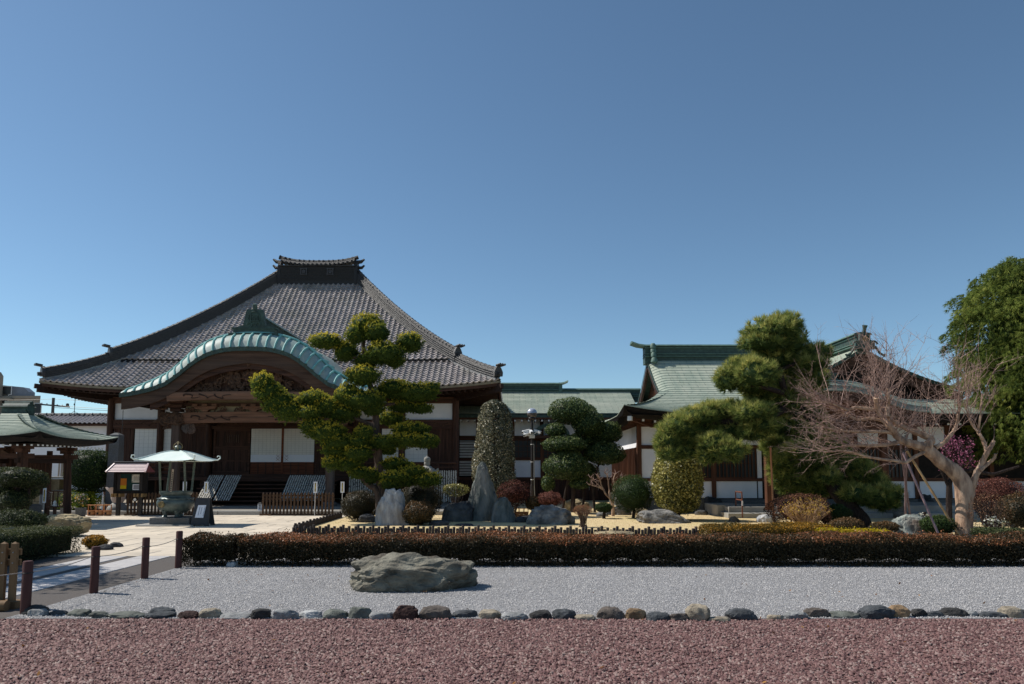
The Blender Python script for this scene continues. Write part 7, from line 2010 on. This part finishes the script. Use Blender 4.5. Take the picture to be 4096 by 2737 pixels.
# ------------------------------------------------------------------ black pine
def pine():
    Y = 20.5; b0 = ps(3442, 2106, Y)
    t = thing('black_pine', 'big spreading black pine with long needles before the residence', 'tree', (b0.x, Y, 0))
    K6 = lambda x, y, rx, ry, *o: (*k6(x, y), rx / 2.292, ry / 2.292, *o)
    pads = [K6(1560, 300, 220, 130, 0), K6(1680, 240, 170, 110, .2), K6(1480, 400, 190, 90, -.1), K6(1740, 400, 150, 120, .3), K6(1170, 740, 110, 115, 0), K6(1260, 620, 110, 90, .2), K6(1450, 690, 180, 140, -.5), K6(1980, 500, 130, 100, .2), K6(1960, 590, 130, 75, .0), K6(1780, 640, 190, 140, .7), K6(1740, 800, 170, 120, .8), K6(1560, 560, 200, 110, .5),
            K6(720, 1180, 170, 120, 0), K6(620, 1300, 105, 105, -.1), K6(880, 1090, 190, 105, .1), K6(1060, 1020, 170, 90, .2), K6(1220, 1000, 130, 80, .3), K6(1400, 1040, 180, 110, -.4), K6(1480, 1160, 160, 90, -.35), K6(1380, 1240, 140, 70, -.2), K6(1060, 1330, 150, 110, -.4), K6(1160, 1400, 170, 110, -.5), K6(990, 1440, 90, 85, -.45), K6(840, 1290, 110, 90, 0), K6(1150, 1220, 160, 80, 0.2),
            K6(1750, 1000, 240, 140, .9), K6(1720, 1180, 200, 130, .8), K6(1850, 1250, 190, 130, .7), K6(1700, 900, 180, 110, 1.), K6(1620, 1320, 130, 80, .5), K6(1900, 1100, 160, 130, 1.1),
            K6(640, 1420, 100, 75, -.2), K6(760, 1400, 120, 85, 0), K6(560, 1330, 60, 70, -.1), K6(1640, 860, 210, 150, .9), K6(1480, 880, 150, 90, .6), K6(1560, 960, 190, 110, .8), K6(1380, 800, 130, 80, .4), K6(1900, 760, 170, 140, 1.), K6(1880, 900, 180, 130, 1.1), K6(1960, 1200, 150, 140, 1.), K6(600, 1380, 80, 70, -.1), K6(700, 1290, 120, 90, .1), K6(960, 1180, 150, 80, .3), (*k7(1700, 420), 100, 70, .9), (*k7(1500, 440), 90, 60, .8), (*k7(1850, 500), 90, 70, 1.), (*k7(1600, 600), 100, 60, .7), (*k7(1780, 760), 90, 56, .8), (*k7(1600, 830), 70, 36, .7), (*k7(1990, 560), 50, 50, .9), (*k7(2000, 700), 50, 44, .7), (*k9(960, 760), 60, 36, .5),
            (*k7(1480, 560), 62, 50, .0), (*k7(1600, 500), 72, 50, -.2), (*k7(1740, 560), 60, 44, -.1), (*k7(1540, 660), 84, 52, .3), (*k7(1640, 740), 70, 40, .2), (*k7(1480, 760), 56, 40, .4), (*k7(1860, 720), 46, 36, -.3), (*k7(1800, 640), 60, 40, .3), (*k7(1700, 830), 70, 40, .6), (*k7(1900, 640), 60, 50, .5),
            (*k9(820, 610), 46, 38, .1), (*k9(920, 660), 42, 34, -.1), (*k9(860, 700), 44, 26, 0), (*k9(820, 880), 62, 38, -.3), (*k9(960, 900), 66, 42, -.2), (*k9(1100, 860), 62, 38, -.1), (*k9(1060, 960), 56, 30, 0), (*k9(760, 830), 40, 30, 0)]
    c = Crown(261); rng = c.rng
    def fn(C3, R3, i):
        area = 4 * math.pi * ((R3[0] * R3[1] + R3[0] * R3[2] + R3[1] * R3[2]) / 3)
        R3 = tuple(r_ * 1.14 for r_ in R3); area *= 1.3
        n = int(area * 66) + 22
        P, Nn = blob(C3, R3, n, rng, .16, 2.6, .8, .35, 700 + i)
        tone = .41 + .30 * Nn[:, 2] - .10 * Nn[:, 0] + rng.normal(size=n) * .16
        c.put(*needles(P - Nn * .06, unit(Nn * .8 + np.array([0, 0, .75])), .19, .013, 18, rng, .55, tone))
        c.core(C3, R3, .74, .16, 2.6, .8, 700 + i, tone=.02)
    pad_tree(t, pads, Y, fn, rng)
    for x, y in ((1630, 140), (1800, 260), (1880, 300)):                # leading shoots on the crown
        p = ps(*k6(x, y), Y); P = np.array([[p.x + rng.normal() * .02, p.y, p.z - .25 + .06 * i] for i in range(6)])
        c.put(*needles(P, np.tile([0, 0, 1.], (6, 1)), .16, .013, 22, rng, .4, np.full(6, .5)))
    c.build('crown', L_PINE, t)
    w7 = lambda x, y, d=0.: ps(*k7(x, y), Y + d)
    tr = [Vector((w7(2180, 1160).x, Y, 0)), w7(2140, 1080), w7(2060, 990), w7(1950, 860, .1), w7(1820, 640, .3), w7(1750, 400, .5), w7(1690, 150, .5), ps(*k6(1720, 900), Y + .4), ps(*k6(1640, 650), Y + .3), ps(*k6(1600, 380), Y + .1)]
    limb(t, tr, .27, .06, 'trunk', BARK_DK, 12, .01)
    w6 = lambda x, y, d=0.: ps(*k6(x, y), Y + d)
    limb(t, [w6(1720, 980, .4), w6(1450, 1110, 0), w6(1100, 1120, 0), w6(800, 1180, 0), w6(640, 1300, -.1)], .12, .03, 'branch', BARK_DK)
    limb(t, [w6(1700, 860, .4), w6(1450, 790, -.2), w6(1200, 760, 0)], .09, .03, 'branch', BARK_DK)
    limb(t, [w6(1500, 1120, 0), w6(1300, 1260, -.2), w6(1100, 1380, -.4)], .07, .03, 'branch', BARK_DK)
    limb(t, [w6(1640, 650, .3), w6(1800, 580, .2), w6(1980, 530, .2)], .07, .03, 'branch', BARK_DK)
    limb(t, [w7(1950, 860, .1), w7(2100, 800, 0), w7(2300, 780, 0)], .07, .03, 'branch', BARK_DK)
    limb(t, [w7(1820, 640, .3), w7(1700, 620, .1), w7(1550, 580, 0)], .07, .03, 'branch', BARK_DK)
    pr_ = thing('bamboo_prop', 'single upright bamboo prop under the black pine', 'prop', (ps(3090, 1986, 20.3).x, 20.3, 0))
    a, b_ = ps(3082, 1790, 20.3), ps(3096, 2100, 20.3)
    MB().tube([(b_.x, 20.3, 0), a], .028, 8).build('bamboo_pole', mat('tan_bamboo', S(196, 138, 98), S(160, 108, 76), 6., .6, stretch=(1, 1, .3)), pr_, smooth=True)
pine()

# ------------------------------------------------------------------ weeping cedar at the right edge
def cedar():
    Y = 26.; cx_ = ps(4140, 1500, Y).x; zt = 9.35
    t = thing('weeping_cedar', 'tall dense evergreen with drooping sprays at the right edge', 'tree', (cx_, Y, 0))
    limb(t, [(cx_, Y, 0), (cx_ + .05, Y, 3), (cx_, Y, 7.5)], .32, .08, 'trunk', mat('red_bark', S(120, 78, 66), S(80, 52, 46), 8., .9, stretch=(2, 2, .3), bump=1.))
    c = Crown(271); rng = c.rng
    for i in range(230):
        z = 2.2 + (zt - 2.3) * rng.uniform(0, 1) ** .92
        R = float(np.interp(z, [1.8, 3.2, 5, 6.85, 7.95, 8.7, 9.1, 9.35], [1.9, 2.25, 2.4, 2.65, 2.4, 1.95, 1.2, .3]))
        a = rng.uniform(0, 6.28); L = R * rng.uniform(.78, 1.18); n = int(38 * L) + 12
        s = np.sqrt(rng.uniform(.10, 1, n)); ja = a + rng.normal(size=n) * .17 * (1.15 - s * .8)
        rise = rng.uniform(.1, .5); drop = rng.uniform(.5, 1.2)
        dz = rise * np.sin(s * 2.4) - drop * s ** 3 * .6 - np.abs(rng.normal(size=n)) * .16
        P = np.stack([cx_ + np.cos(ja) * L * s, Y + np.sin(ja) * L * s, z + dz], 1)
        out = np.stack([np.cos(ja), np.sin(ja), np.zeros(n)], 1)
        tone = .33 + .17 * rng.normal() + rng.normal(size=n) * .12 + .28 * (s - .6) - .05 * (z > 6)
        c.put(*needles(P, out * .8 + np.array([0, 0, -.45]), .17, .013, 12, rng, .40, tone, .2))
    n = 9000; z = 1.9 + (zt - 2.) * rng.uniform(0, 1, n); a = rng.uniform(0, 6.28, n)
    R = np.interp(z, [1.8, 3.2, 5, 6.85, 7.95, 8.7, 9.1, 9.35], [1.7, 2.15, 2.35, 2.5, 2.2, 1.75, 1.0, .2]) * (1 + .13 * fbm(np.stack([np.cos(a) * 1.3, np.sin(a) * 1.3, z * .8], 1), 14, 3, 2.6)) * rng.uniform(.78, .99, n)
    P = np.stack([cx_ + np.cos(a) * R, Y + np.sin(a) * R, z], 1); out = np.stack([np.cos(a), np.sin(a), np.zeros(n)], 1)
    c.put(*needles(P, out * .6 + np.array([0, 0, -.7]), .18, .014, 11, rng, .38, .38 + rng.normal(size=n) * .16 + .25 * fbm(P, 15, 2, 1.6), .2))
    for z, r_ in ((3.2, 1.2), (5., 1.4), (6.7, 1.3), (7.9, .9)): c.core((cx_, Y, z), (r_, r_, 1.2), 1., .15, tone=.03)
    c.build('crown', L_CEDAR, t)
cedar()

# ------------------------------------------------------------------ crape myrtle with bamboo props
def myrtle():
    Y = 17.4; W = lambda x, y, d=0.: ps(*k9(x, y), Y + d)
    b0 = W(1800, 1290)
    t = thing('crape_myrtle', 'bare crape myrtle with smooth bent trunk and pale twiggy crown', 'tree', (b0.x, Y, 0))
    tr = [Vector((b0.x, Y, -.05)), W(1800, 1150), W(1800, 960), W(1795, 820), W(1770, 730), W(1690, 640), W(1590, 570), W(1500, 490), W(1420, 430)]
    P = smooth_path(tr, 5); k_ = len(P) - 1
    rad = [float(np.interp(i / k_, [0, .08, .2, .4, .5, .62, .8, 1], [.215, .19, .185, .20, .185, .17, .15, .13])) * (1 + .03 * math.sin(i * 1.1)) for i in range(k_ + 1)]
    MB().tube(P, rad, 16).build('trunk', BARK_CM, t, smooth=True)
    LIMBS = [([(1420, 430), (1340, 410), (1260, 385), (1180, 330), (1120, 250), (1060, 180), (1010, 90), (985, -20)], .115, .05, -.2),
             ([(1480, 470), (1470, 400), (1500, 370), (1420, 320), (1310, 280), (1180, 215), (1080, 150)], .11, .045, .15),
             ([(1530, 440), (1600, 400), (1660, 340), (1720, 250), (1745, 130), (1760, 30)], .06, .03, .1),
             ([(1400, 430), (1230, 385), (1100, 410), (960, 420), (820, 415), (680, 425)], .06, .025, -.4),
             ([(1430, 480), (1330, 530), (1260, 575), (1180, 560), (1050, 545), (900, 520), (780, 480), (650, 470), (520, 480)], .045, .018, -.5),
             ([(1250, 370), (1120, 300), (960, 290), (800, 290), (640, 280), (500, 250)], .05, .02, -.5),
             ([(1100, 210), (960, 170), (820, 180), (680, 110), (560, 60)], .05, .02, .1),
             ([(1090, 160), (1100, 60), (1105, -40), (1100, -110)], .06, .03, -.1),
             ([(1010, 90), (900, 80), (800, 70), (720, 90), (600, 40), (470, 10)], .05, .018, -.3),
             ([(1850, 900), (1895, 720), (1950, 600), (2010, 480), (2050, 420), (2068, 375)], .085, .04, -.15),
             ([(1940, 650), (2020, 580), (2070, 540), (2085, 495)], .05, .03, -.1),
             ([(2010, 480), (1975, 380), (1950, 330), (1925, 290), (1940, 200), (1955, 60), (1960, -60)], .05, .014, 0.),
             ([(1925, 290), (1880, 240), (1850, 180), (1810, 60)], .03, .012, .1)]
    ends = []
    for pts, r0, r1, d in LIMBS:
        P = smooth_path([W(x, y, d * i / (len(pts) - 1) + random.gauss(0, .05)) for i, (x, y) in enumerate(pts)], 4); k_ = len(P) - 1
        MB().tube(P, [(r0 + (r1 - r0) * i / k_) * (1 + .12 * math.sin(i * 2.3)) for i in range(k_ + 1)], 8).build('limb', BARK_CM, t, smooth=True)
        ends.append(P)
    rr = random.Random(8)
    shoots = MB()
    def shoot(p, d, L, r, depth=0):
        pts = [p]; v = d.normalized(); n = (7, 4, 3)[depth]
        for i in range(n):
            v = (v + Vector((rr.gauss(0, .09), rr.gauss(0, .09), rr.gauss(0, .07) + (.03 if depth == 0 else 0)))).normalized(); pts.append(pts[-1] + v * (L / n))
        shoots.tube(pts, [r * (1 - .75 * i / n) for i in range(n + 1)], (4, 3, 3)[depth], cap=False)
        if depth < 2 and L > .22:
            for _ in range(5 if depth == 0 else 3):
                i = rr.randint(1 if depth else 2, n); sd = (pts[min(i, n)] - pts[i - 1]).normalized() + Vector((rr.gauss(0, .55), rr.gauss(0, .55), rr.gauss(0, .5)))
                shoot(pts[min(i, n)], sd, L * rr.uniform(.25, .5), r * .55, depth + 1)
    for li, P in enumerate(ends):
        m_ = (40, 30, 22, 26, 22, 28, 26, 20, 26, 3, 2, 7, 7)[li]
        for _ in range(m_):
            i = rr.randint(max(1, int(len(P) * .3)), len(P) - 1); tg = (P[i] - P[i - 1]).normalized()
            if li in (2, 7, 11, 12): dv = Vector((rr.gauss(0, .5), rr.gauss(0, .4), 1.1))
            elif li in (9, 10): dv = tg + Vector((rr.gauss(0, .4), rr.gauss(0, .3), .5))
            elif li in (0, 1): dv = Vector((rr.uniform(-1., .6), rr.gauss(0, .5), rr.uniform(.2, 1.1)))
            else: dv = tg * .8 + Vector((rr.uniform(-.8, .2), rr.gauss(0, .5), rr.gauss(.15, .45)))
            shoot(P[i], dv, rr.uniform(.5, 1.15) * (1.25 if li in (2, 7) else (.35 if li in (9, 10) else 1)), rr.uniform(.006, .011))
    # long upright shoots over the middle of the crown
    for _ in range(40):
        e_ = ends[rr.choice((0, 0, 1, 2, 2, 6, 7, 7, 8, 12))]; p = e_[rr.randint(int(len(e_) * .35), len(e_) - 1)]
        shoot(p, Vector((rr.gauss(.05, .3), rr.gauss(0, .25), 1.)), rr.uniform(1., 1.9), .011)
    o = shoots.build('twigs', TWIG, t, fix=False); o['kind'] = 'stuff'
    bam = mat('purple_grey_bamboo', S(150, 126, 128), S(112, 92, 96), 5., .5, .3, stretch=(1, 1, .2), bump=.2)
    bam2 = mat('tan_bamboo_prop', S(186, 152, 108), S(148, 118, 84), 5., .5, .3, stretch=(1, 1, .2), bump=.2)
    for i, ((xa, ya), (xb, yb), m_, lab) in enumerate((((1270, 330), (1258, 1075), bam, 'upright grey bamboo prop under the crape myrtle, left of the crossing pair'), ((1213, 385), (1303, 1075), bam, 'grey bamboo prop leaning to the right behind the peaked rock'), ((1235, 480), (1560, 1225), bam, 'long purple-grey bamboo prop crossing before the peaked rock'), ((1275, 470), (1715, 1180), bam2, 'tan bamboo prop leaning against the crape myrtle fork toward its trunk'))):
        Yb = (18.8, 18.9, 16.9, 17.2)[i]; a = W(xa, ya, -.1 + .05 * i); b_ = ps(*k9(xb, yb), Yb); d = (b_ - a); b_ = a + d * ((a.z) / (a.z - b_.z))
        q = thing('bamboo_prop', lab, 'prop', (b_.x, b_.y, 0), 'bamboo props under the crape myrtle')
        L = (b_ - a).length; n = int(L / .06); rad = []; pts = []
        for j in range(n + 1):
            pts.append(a.lerp(b_, j / n)); rad.append(.026 * (1.22 if j % 6 == 0 else 1))
        MB().tube(pts, rad, 10).build('bamboo_pole', m_, q, smooth=True)
        MB().tube([a + Vector((.04 * math.cos(u), .04 * math.sin(u), -.03 + .01 * u)) for u in np.linspace(0, 12, 30)], .008, 5).build('rope_lashing', INK, q)
myrtle()

# small bare tree in the lawn
def small_tree():
    Y = ps(2450, 2066, 1).y; g = gs(2452, 2066); Y = g.y; W = lambda x, y, d=0.: ps(*k5(x, y), Y + d)
    t = thing('bare_sapling', 'small pale bare pollarded tree standing in the lawn', 'tree', (g.x, Y, 0))
    limb(t, [Vector((g.x, Y, 0)), W(1722, 1200), W(1705, 1140), W(1690, 1080)], .06, .045, 'trunk', BARK_CM)
    rr = random.Random(4); tw = MB()
    for pts, r in (([(1700, 1140), (1650, 1080), (1610, 1000), (1600, 950), (1570, 920)], .035), ([(1690, 1090), (1680, 1000), (1670, 930), (1650, 890)], .03), ([(1720, 1180), (1740, 1100), (1780, 1040), (1820, 1000)], .035), ([(1705, 1110), (1740, 1040), (1730, 960), (1750, 900)], .03), ([(1640, 1060), (1570, 1020), (1500, 1005)], .025), ([(1625, 1040), (1560, 980), (1520, 940)], .02), ([(1780, 1040), (1800, 970), (1790, 930)], .02)):
        d = rr.uniform(-.3, .3); P = smooth_path([W(x, y, d * i / 3) for i, (x, y) in enumerate(pts)], 3); k_ = len(P) - 1
        MB().tube([p + Vector((rr.gauss(0, .012), 0, rr.gauss(0, .012))) for p in P], [r * (1 - .5 * i / k_) for i in range(k_ + 1)], 7).build('limb', BARK_CM, t, smooth=True)
        for _ in range(11):
            p = P[rr.randint(k_ // 2, k_)]; v = Vector((rr.gauss(0, .6), rr.gauss(0, .6), rr.uniform(.1, 1))).normalized(); L = rr.uniform(.10, .28)
            tw.tube([p, p + v * L * .5 + Vector((rr.gauss(0, .02), 0, .01)), p + v * L], [.009, .007, .003], 4, cap=False)
    o = tw.build('twigs', TWIG, t, fix=False); o['kind'] = 'stuff'
small_tree()

# pink plum behind the crape myrtle
def plum():
    Y = 21.5; W = lambda x, y, d=0.: ps(*k9(x, y), Y + d)
    b0 = W(1650, 900); t = thing('pink_plum', 'dark-branched plum tree in pink blossom behind the crape myrtle', 'tree', (b0.x, Y, 0))
    limb(t, [Vector((b0.x, Y, 0)), W(1660, 800), W(1700, 680), W(1760, 560), W(1790, 450)], .09, .03, 'trunk', BARK_DK)
    limb(t, [W(1700, 680), W(1850, 650), W(2050, 680), W(2200, 640), W(2300, 610)], .07, .03, 'branch', BARK_DK)
    limb(t, [W(1660, 800), W(1590, 650), W(1560, 560)], .06, .02, 'branch', BARK_DK)
    rr = random.Random(9); tw = MB(); ends = []
    for _ in range(150):
        p = W(rr.uniform(1600, 1880), rr.uniform(380, 680), rr.uniform(-.5, .5)); v = Vector((rr.gauss(0, .5), rr.gauss(0, .5), 1)).normalized(); L = rr.uniform(.3, .6)
        tw.tube([p - v * L * .5, p, p + v * L * .5], [.008, .006, .003], 4, cap=False); ends += [p + v * L * u for u in (-.1, .1, .25, .4, .5)]
    o = tw.build('twigs', BARK_DK, t, fix=False); o['kind'] = 'stuff'
    c = Crown(281); E = np.array([tuple(e) for e in ends if rr.random() < .55]); n = len(E)
    P = np.repeat(E, 2, 0) + c.rng.normal(size=(n * 2, 3)) * .05
    c.put(*quads_leaf(P, c.rng.normal(size=P.shape), .05, c.rng, .9)); c.build('blossoms', leaf('plum_petal', S(110, 52, 80), S(156, 84, 116), S(192, 130, 152), .7, .3, .1), t)
plum()

# big twiggy bush with yellow tips before the brown bush
def twig_bush(label, bx, Y, n, seed, tipm, name='winter_shrub'):
    x0, x1, yt, yb = bx; cx_ = ps((x0 + x1) / 2, yb, Y).x; half = ps(x1, yb, Y).x - cx_; zt = ps(0, yt, Y).z
    t = thing(name, label, 'shrub', (cx_, Y, 0)); rr = random.Random(seed); b = MB(); tips = []
    for _ in range(n):
        a = rr.uniform(0, 6.28); q = half * math.sqrt(rr.random()); h = zt * rr.uniform(.65, 1.) * (1 - .25 * (q / half) ** 2)
        e = Vector((cx_ + q * math.cos(a), Y + q * .7 * math.sin(a), h)); s = Vector((cx_ + rr.gauss(0, .06), Y + rr.gauss(0, .05), 0)); m_ = s.lerp(e, .5) + Vector((rr.gauss(0, .06), 0, h * .08))
        b.tube([s, m_, e], [.013, .009, .004], 5, cap=False)
        for _ in range(4):
            p = m_.lerp(e, rr.uniform(.2, 1)); v = Vector((rr.gauss(0, .6), rr.gauss(0, .6), rr.uniform(.1, 1))).normalized() * rr.uniform(.08, .22)
            b.tube([p, p + v], [.006, .003], 4, cap=False); tips.append(p + v)
    o = b.build('stems', mat('pale_stem', S(178, 146, 112), S(132, 104, 80), 8.) if 'pale_stem' not in bpy.data.materials else bpy.data.materials['pale_stem'], t, fix=False); o['kind'] = 'stuff'
    c = Crown(seed); P = np.repeat(np.array([tuple(p) for p in tips]), 3, 0); P = P + c.rng.normal(size=P.shape) * .02
    c.put(*quads_leaf(P, c.rng.normal(size=P.shape), .035, c.rng)); c.build('buds', tipm, t)
twig_bush('pale-stemmed winter shrub with yellow buds in front of the brown bush', (3130, 3320, 1994, 2112), 18.6, 90, 291, leaf('yellow_bud', S(150, 116, 40), S(206, 166, 60), S(226, 196, 96), .6, .3, .2))

# stone lantern top behind the azaleas
lx_, ly_ = ps(1708, 1900, 24.2).x, 24.2
sl_ = thing('stone_lantern', 'weathered stone lantern with onion finial rising behind the conifer cushions', 'lantern', (lx_, ly_, 0))
lz = lambda y: ps(*k4(1850, y), ly_).z
MB().lathe([(.16, 0), (.14, .1), (.10, .2), (.09, lz(990))], 12, (lx_, ly_, 0)).build('shaft', M['stone'], sl_, smooth=True)
MB().lathe([(.12, lz(1000)), (.24, lz(985)), (.22, lz(960)), (.16, lz(950)), (.16, lz(915))], 6, (lx_, ly_, 0)).build('fire_box', M['stone'], sl_)
MB().lathe([(.30, lz(898)), (.31, lz(885)), (.24, lz(868)), (.14, lz(840)), (.09, lz(832))], 6, (lx_, ly_, 0)).build('lantern_roof', M['stone'], sl_, smooth=True)
for a in range(6):
    an = a * math.tau / 6; MB().tube([(lx_ + .27 * math.cos(an), ly_ + .27 * math.sin(an), lz(885)), (lx_ + .36 * math.cos(an), ly_ + .36 * math.sin(an), lz(872)), (lx_ + .36 * math.cos(an), ly_ + .36 * math.sin(an), lz(856))], [.05, .045, .03], 7).build('roof_curl', M['stone'], sl_, smooth=True)
MB().lathe([(.07, lz(832)), (.10, lz(822)), (.10, lz(806)), (.09, lz(800)), (.105, lz(790)), (.11, lz(770)), (.08, lz(755)), (.02, lz(748)), (.012, lz(728))], 14, (lx_, ly_, 0)).build('finial', M['stone'], sl_, smooth=True)

# small wooden well-frame stand, handrail, driftwood, stump
p = gs(*k5(885, 1300)); wf = thing('wooden_stand', 'small pale wooden stand with ladles beside the cracked grey boulder', 'stand', (p.x, p.y, 0))
for i in range(3):
    x = p.x - .16 + i * .16; o = MB().lathe([(.075, .05), (.085, .17), (.076, .17), (.07, .07)], 12, (x, p.y, 0)).build('bucket', bw, wf, smooth=True)
    for sx in (-1, 1): MB().bar((x + sx * .07, p.y, .1), (x + sx * .06, p.y, .30), .014, .02).build('bucket_ear', bw, o)
    MB().tube([(x - .08, p.y, .28), (x + .08, p.y, .28)], .009, 6).build('bucket_handle', bw, o)
MB().box(p.x - .28, p.x + .28, p.y - .1, p.y + .1, 0, .045).build('stand_base', bw, wf)
hr = thing('handrail', 'brown tubular handrail beside the granite steps', 'handrail', (ps(2955, 2066, 24.3).x, 24.3, 0))
hm = mat('brown_tube', S(124, 74, 54), S(96, 56, 42), 8., .5, .4, bump=.1)
xa, xb = ps(2943, 2000, 24.9).x, ps(2968, 2000, 24.2).x
for x, y in ((xa, 24.9), (xb, 24.2)): MB().tube([(x, y, 0), (x, y, .86)], .022, 8).build('rail_post', hm, hr)
for z in (.86, .60): MB().tube([(xa, 24.9, z), (xb, 24.2, z)], .022, 8).build('rail_bar', hm, hr)
MB().box(xb - .02, xb + .02, 24.16, 24.175, .42, .58).build('rail_label', PAPER, hr)
p = gs(*k9(2250, 1190)); dw_ = thing('driftwood_stump', 'grey forked driftwood stump at the right edge', 'stump', (p.x, p.y, 0))
Wd = lambda x, y: ps(*k9(x, y), p.y)
dm = mat('grey_driftwood', S(176, 160, 152), S(122, 108, 104), 7., .85, stretch=(1.5, 1.5, .5), bump=1., bscale=20, bd=.03)
limb(dw_, [Vector((Wd(2250, 1150).x, p.y, 0)), Wd(2240, 1120), Wd(2225, 1060), Wd(2205, 1020)], .09, .04, 'stump_limb', dm, 9, .012)
limb(dw_, [Wd(2240, 1130), Wd(2270, 1070), Wd(2290, 1020)], .07, .025, 'stump_limb', dm, 9, .012)
limb(dw_, [Wd(2220, 1120), Wd(2180, 1150), Wd(2150, 1170)], .06, .02, 'stump_limb', dm, 9, .01)
rock_img('broken_stump', 'small dark jagged broken stump behind the low golden-green hedge', R_DARK, (2916, 2965, 2064, 2092), .8, 88, sub=3, cuts=8, base=.4, taper=.4, lean=(-.4, 0))  # broken stump, shaped with the rock generator

# shade tree just outside the left edge, whose shadow dapples the path
def shade_tree():
    X, Y = -12.6, 11.7
    t = thing('shade_tree', 'broad evergreen tree just beyond the left edge that shades the path', 'tree', (X, Y, 0))
    limb(t, [(X, Y, 0), (X + .1, Y, 1.6), (X, Y, 3.6)], .2, .08, 'trunk', BARK)
    c = Crown(301); r = c.rng
    for x, y, z, R in ((0, 0, 4.6, 1.3), (.9, -.5, 4.2, 1.0), (1.2, .7, 4.4, .95), (-.8, .3, 4.4, 1.), (1.7, .1, 5.2, .95), (.5, .9, 5.4, 1.), (.6, -.9, 5.2, .9), (1.9, .9, 4.1, .6), (1.6, -1., 4.3, .6)):
        P, Nn = blob((X + x, Y + y, z), (R, R, R * .7), 1300, r, .25, 2.6, shell=.8); c.put(*quads_leaf(P, Nn, .11, r, .6, 1.)) 
        limb(t, [(X, Y, 3.0), (X + x * .5, Y + y * .5, 3.7), (X + x, Y + y, z)], .06, .02, 'branch', BARK)
    c.build('crown', L_GRN, t)
shade_tree()

# a few fallen leaves on the gravel
rg = np.random.default_rng(77); n_ = 170
y_ = rg.uniform(4.6, 12, n_); x_ = rg.uniform(-1, 1, n_) * (y_ * .68); x_ = np.where(y_ > 7.9, np.maximum(x_, -5.3), x_)
V, T = quads_leaf(np.stack([x_, y_, np.full(n_, .026)], 1), np.tile([0, 0, 1.], (n_, 1)), .045, rg, .5, .35)
tag(np_mesh('fallen_leaves', V, np.arange(len(V)).reshape(-1, 4), leaf('fallen_leaf', S(78, 50, 34), S(128, 84, 48), S(160, 120, 70), .8, .1, .1), None, T), 'scattered brown fallen leaves on the gravel', 'leaves', kind='stuff')
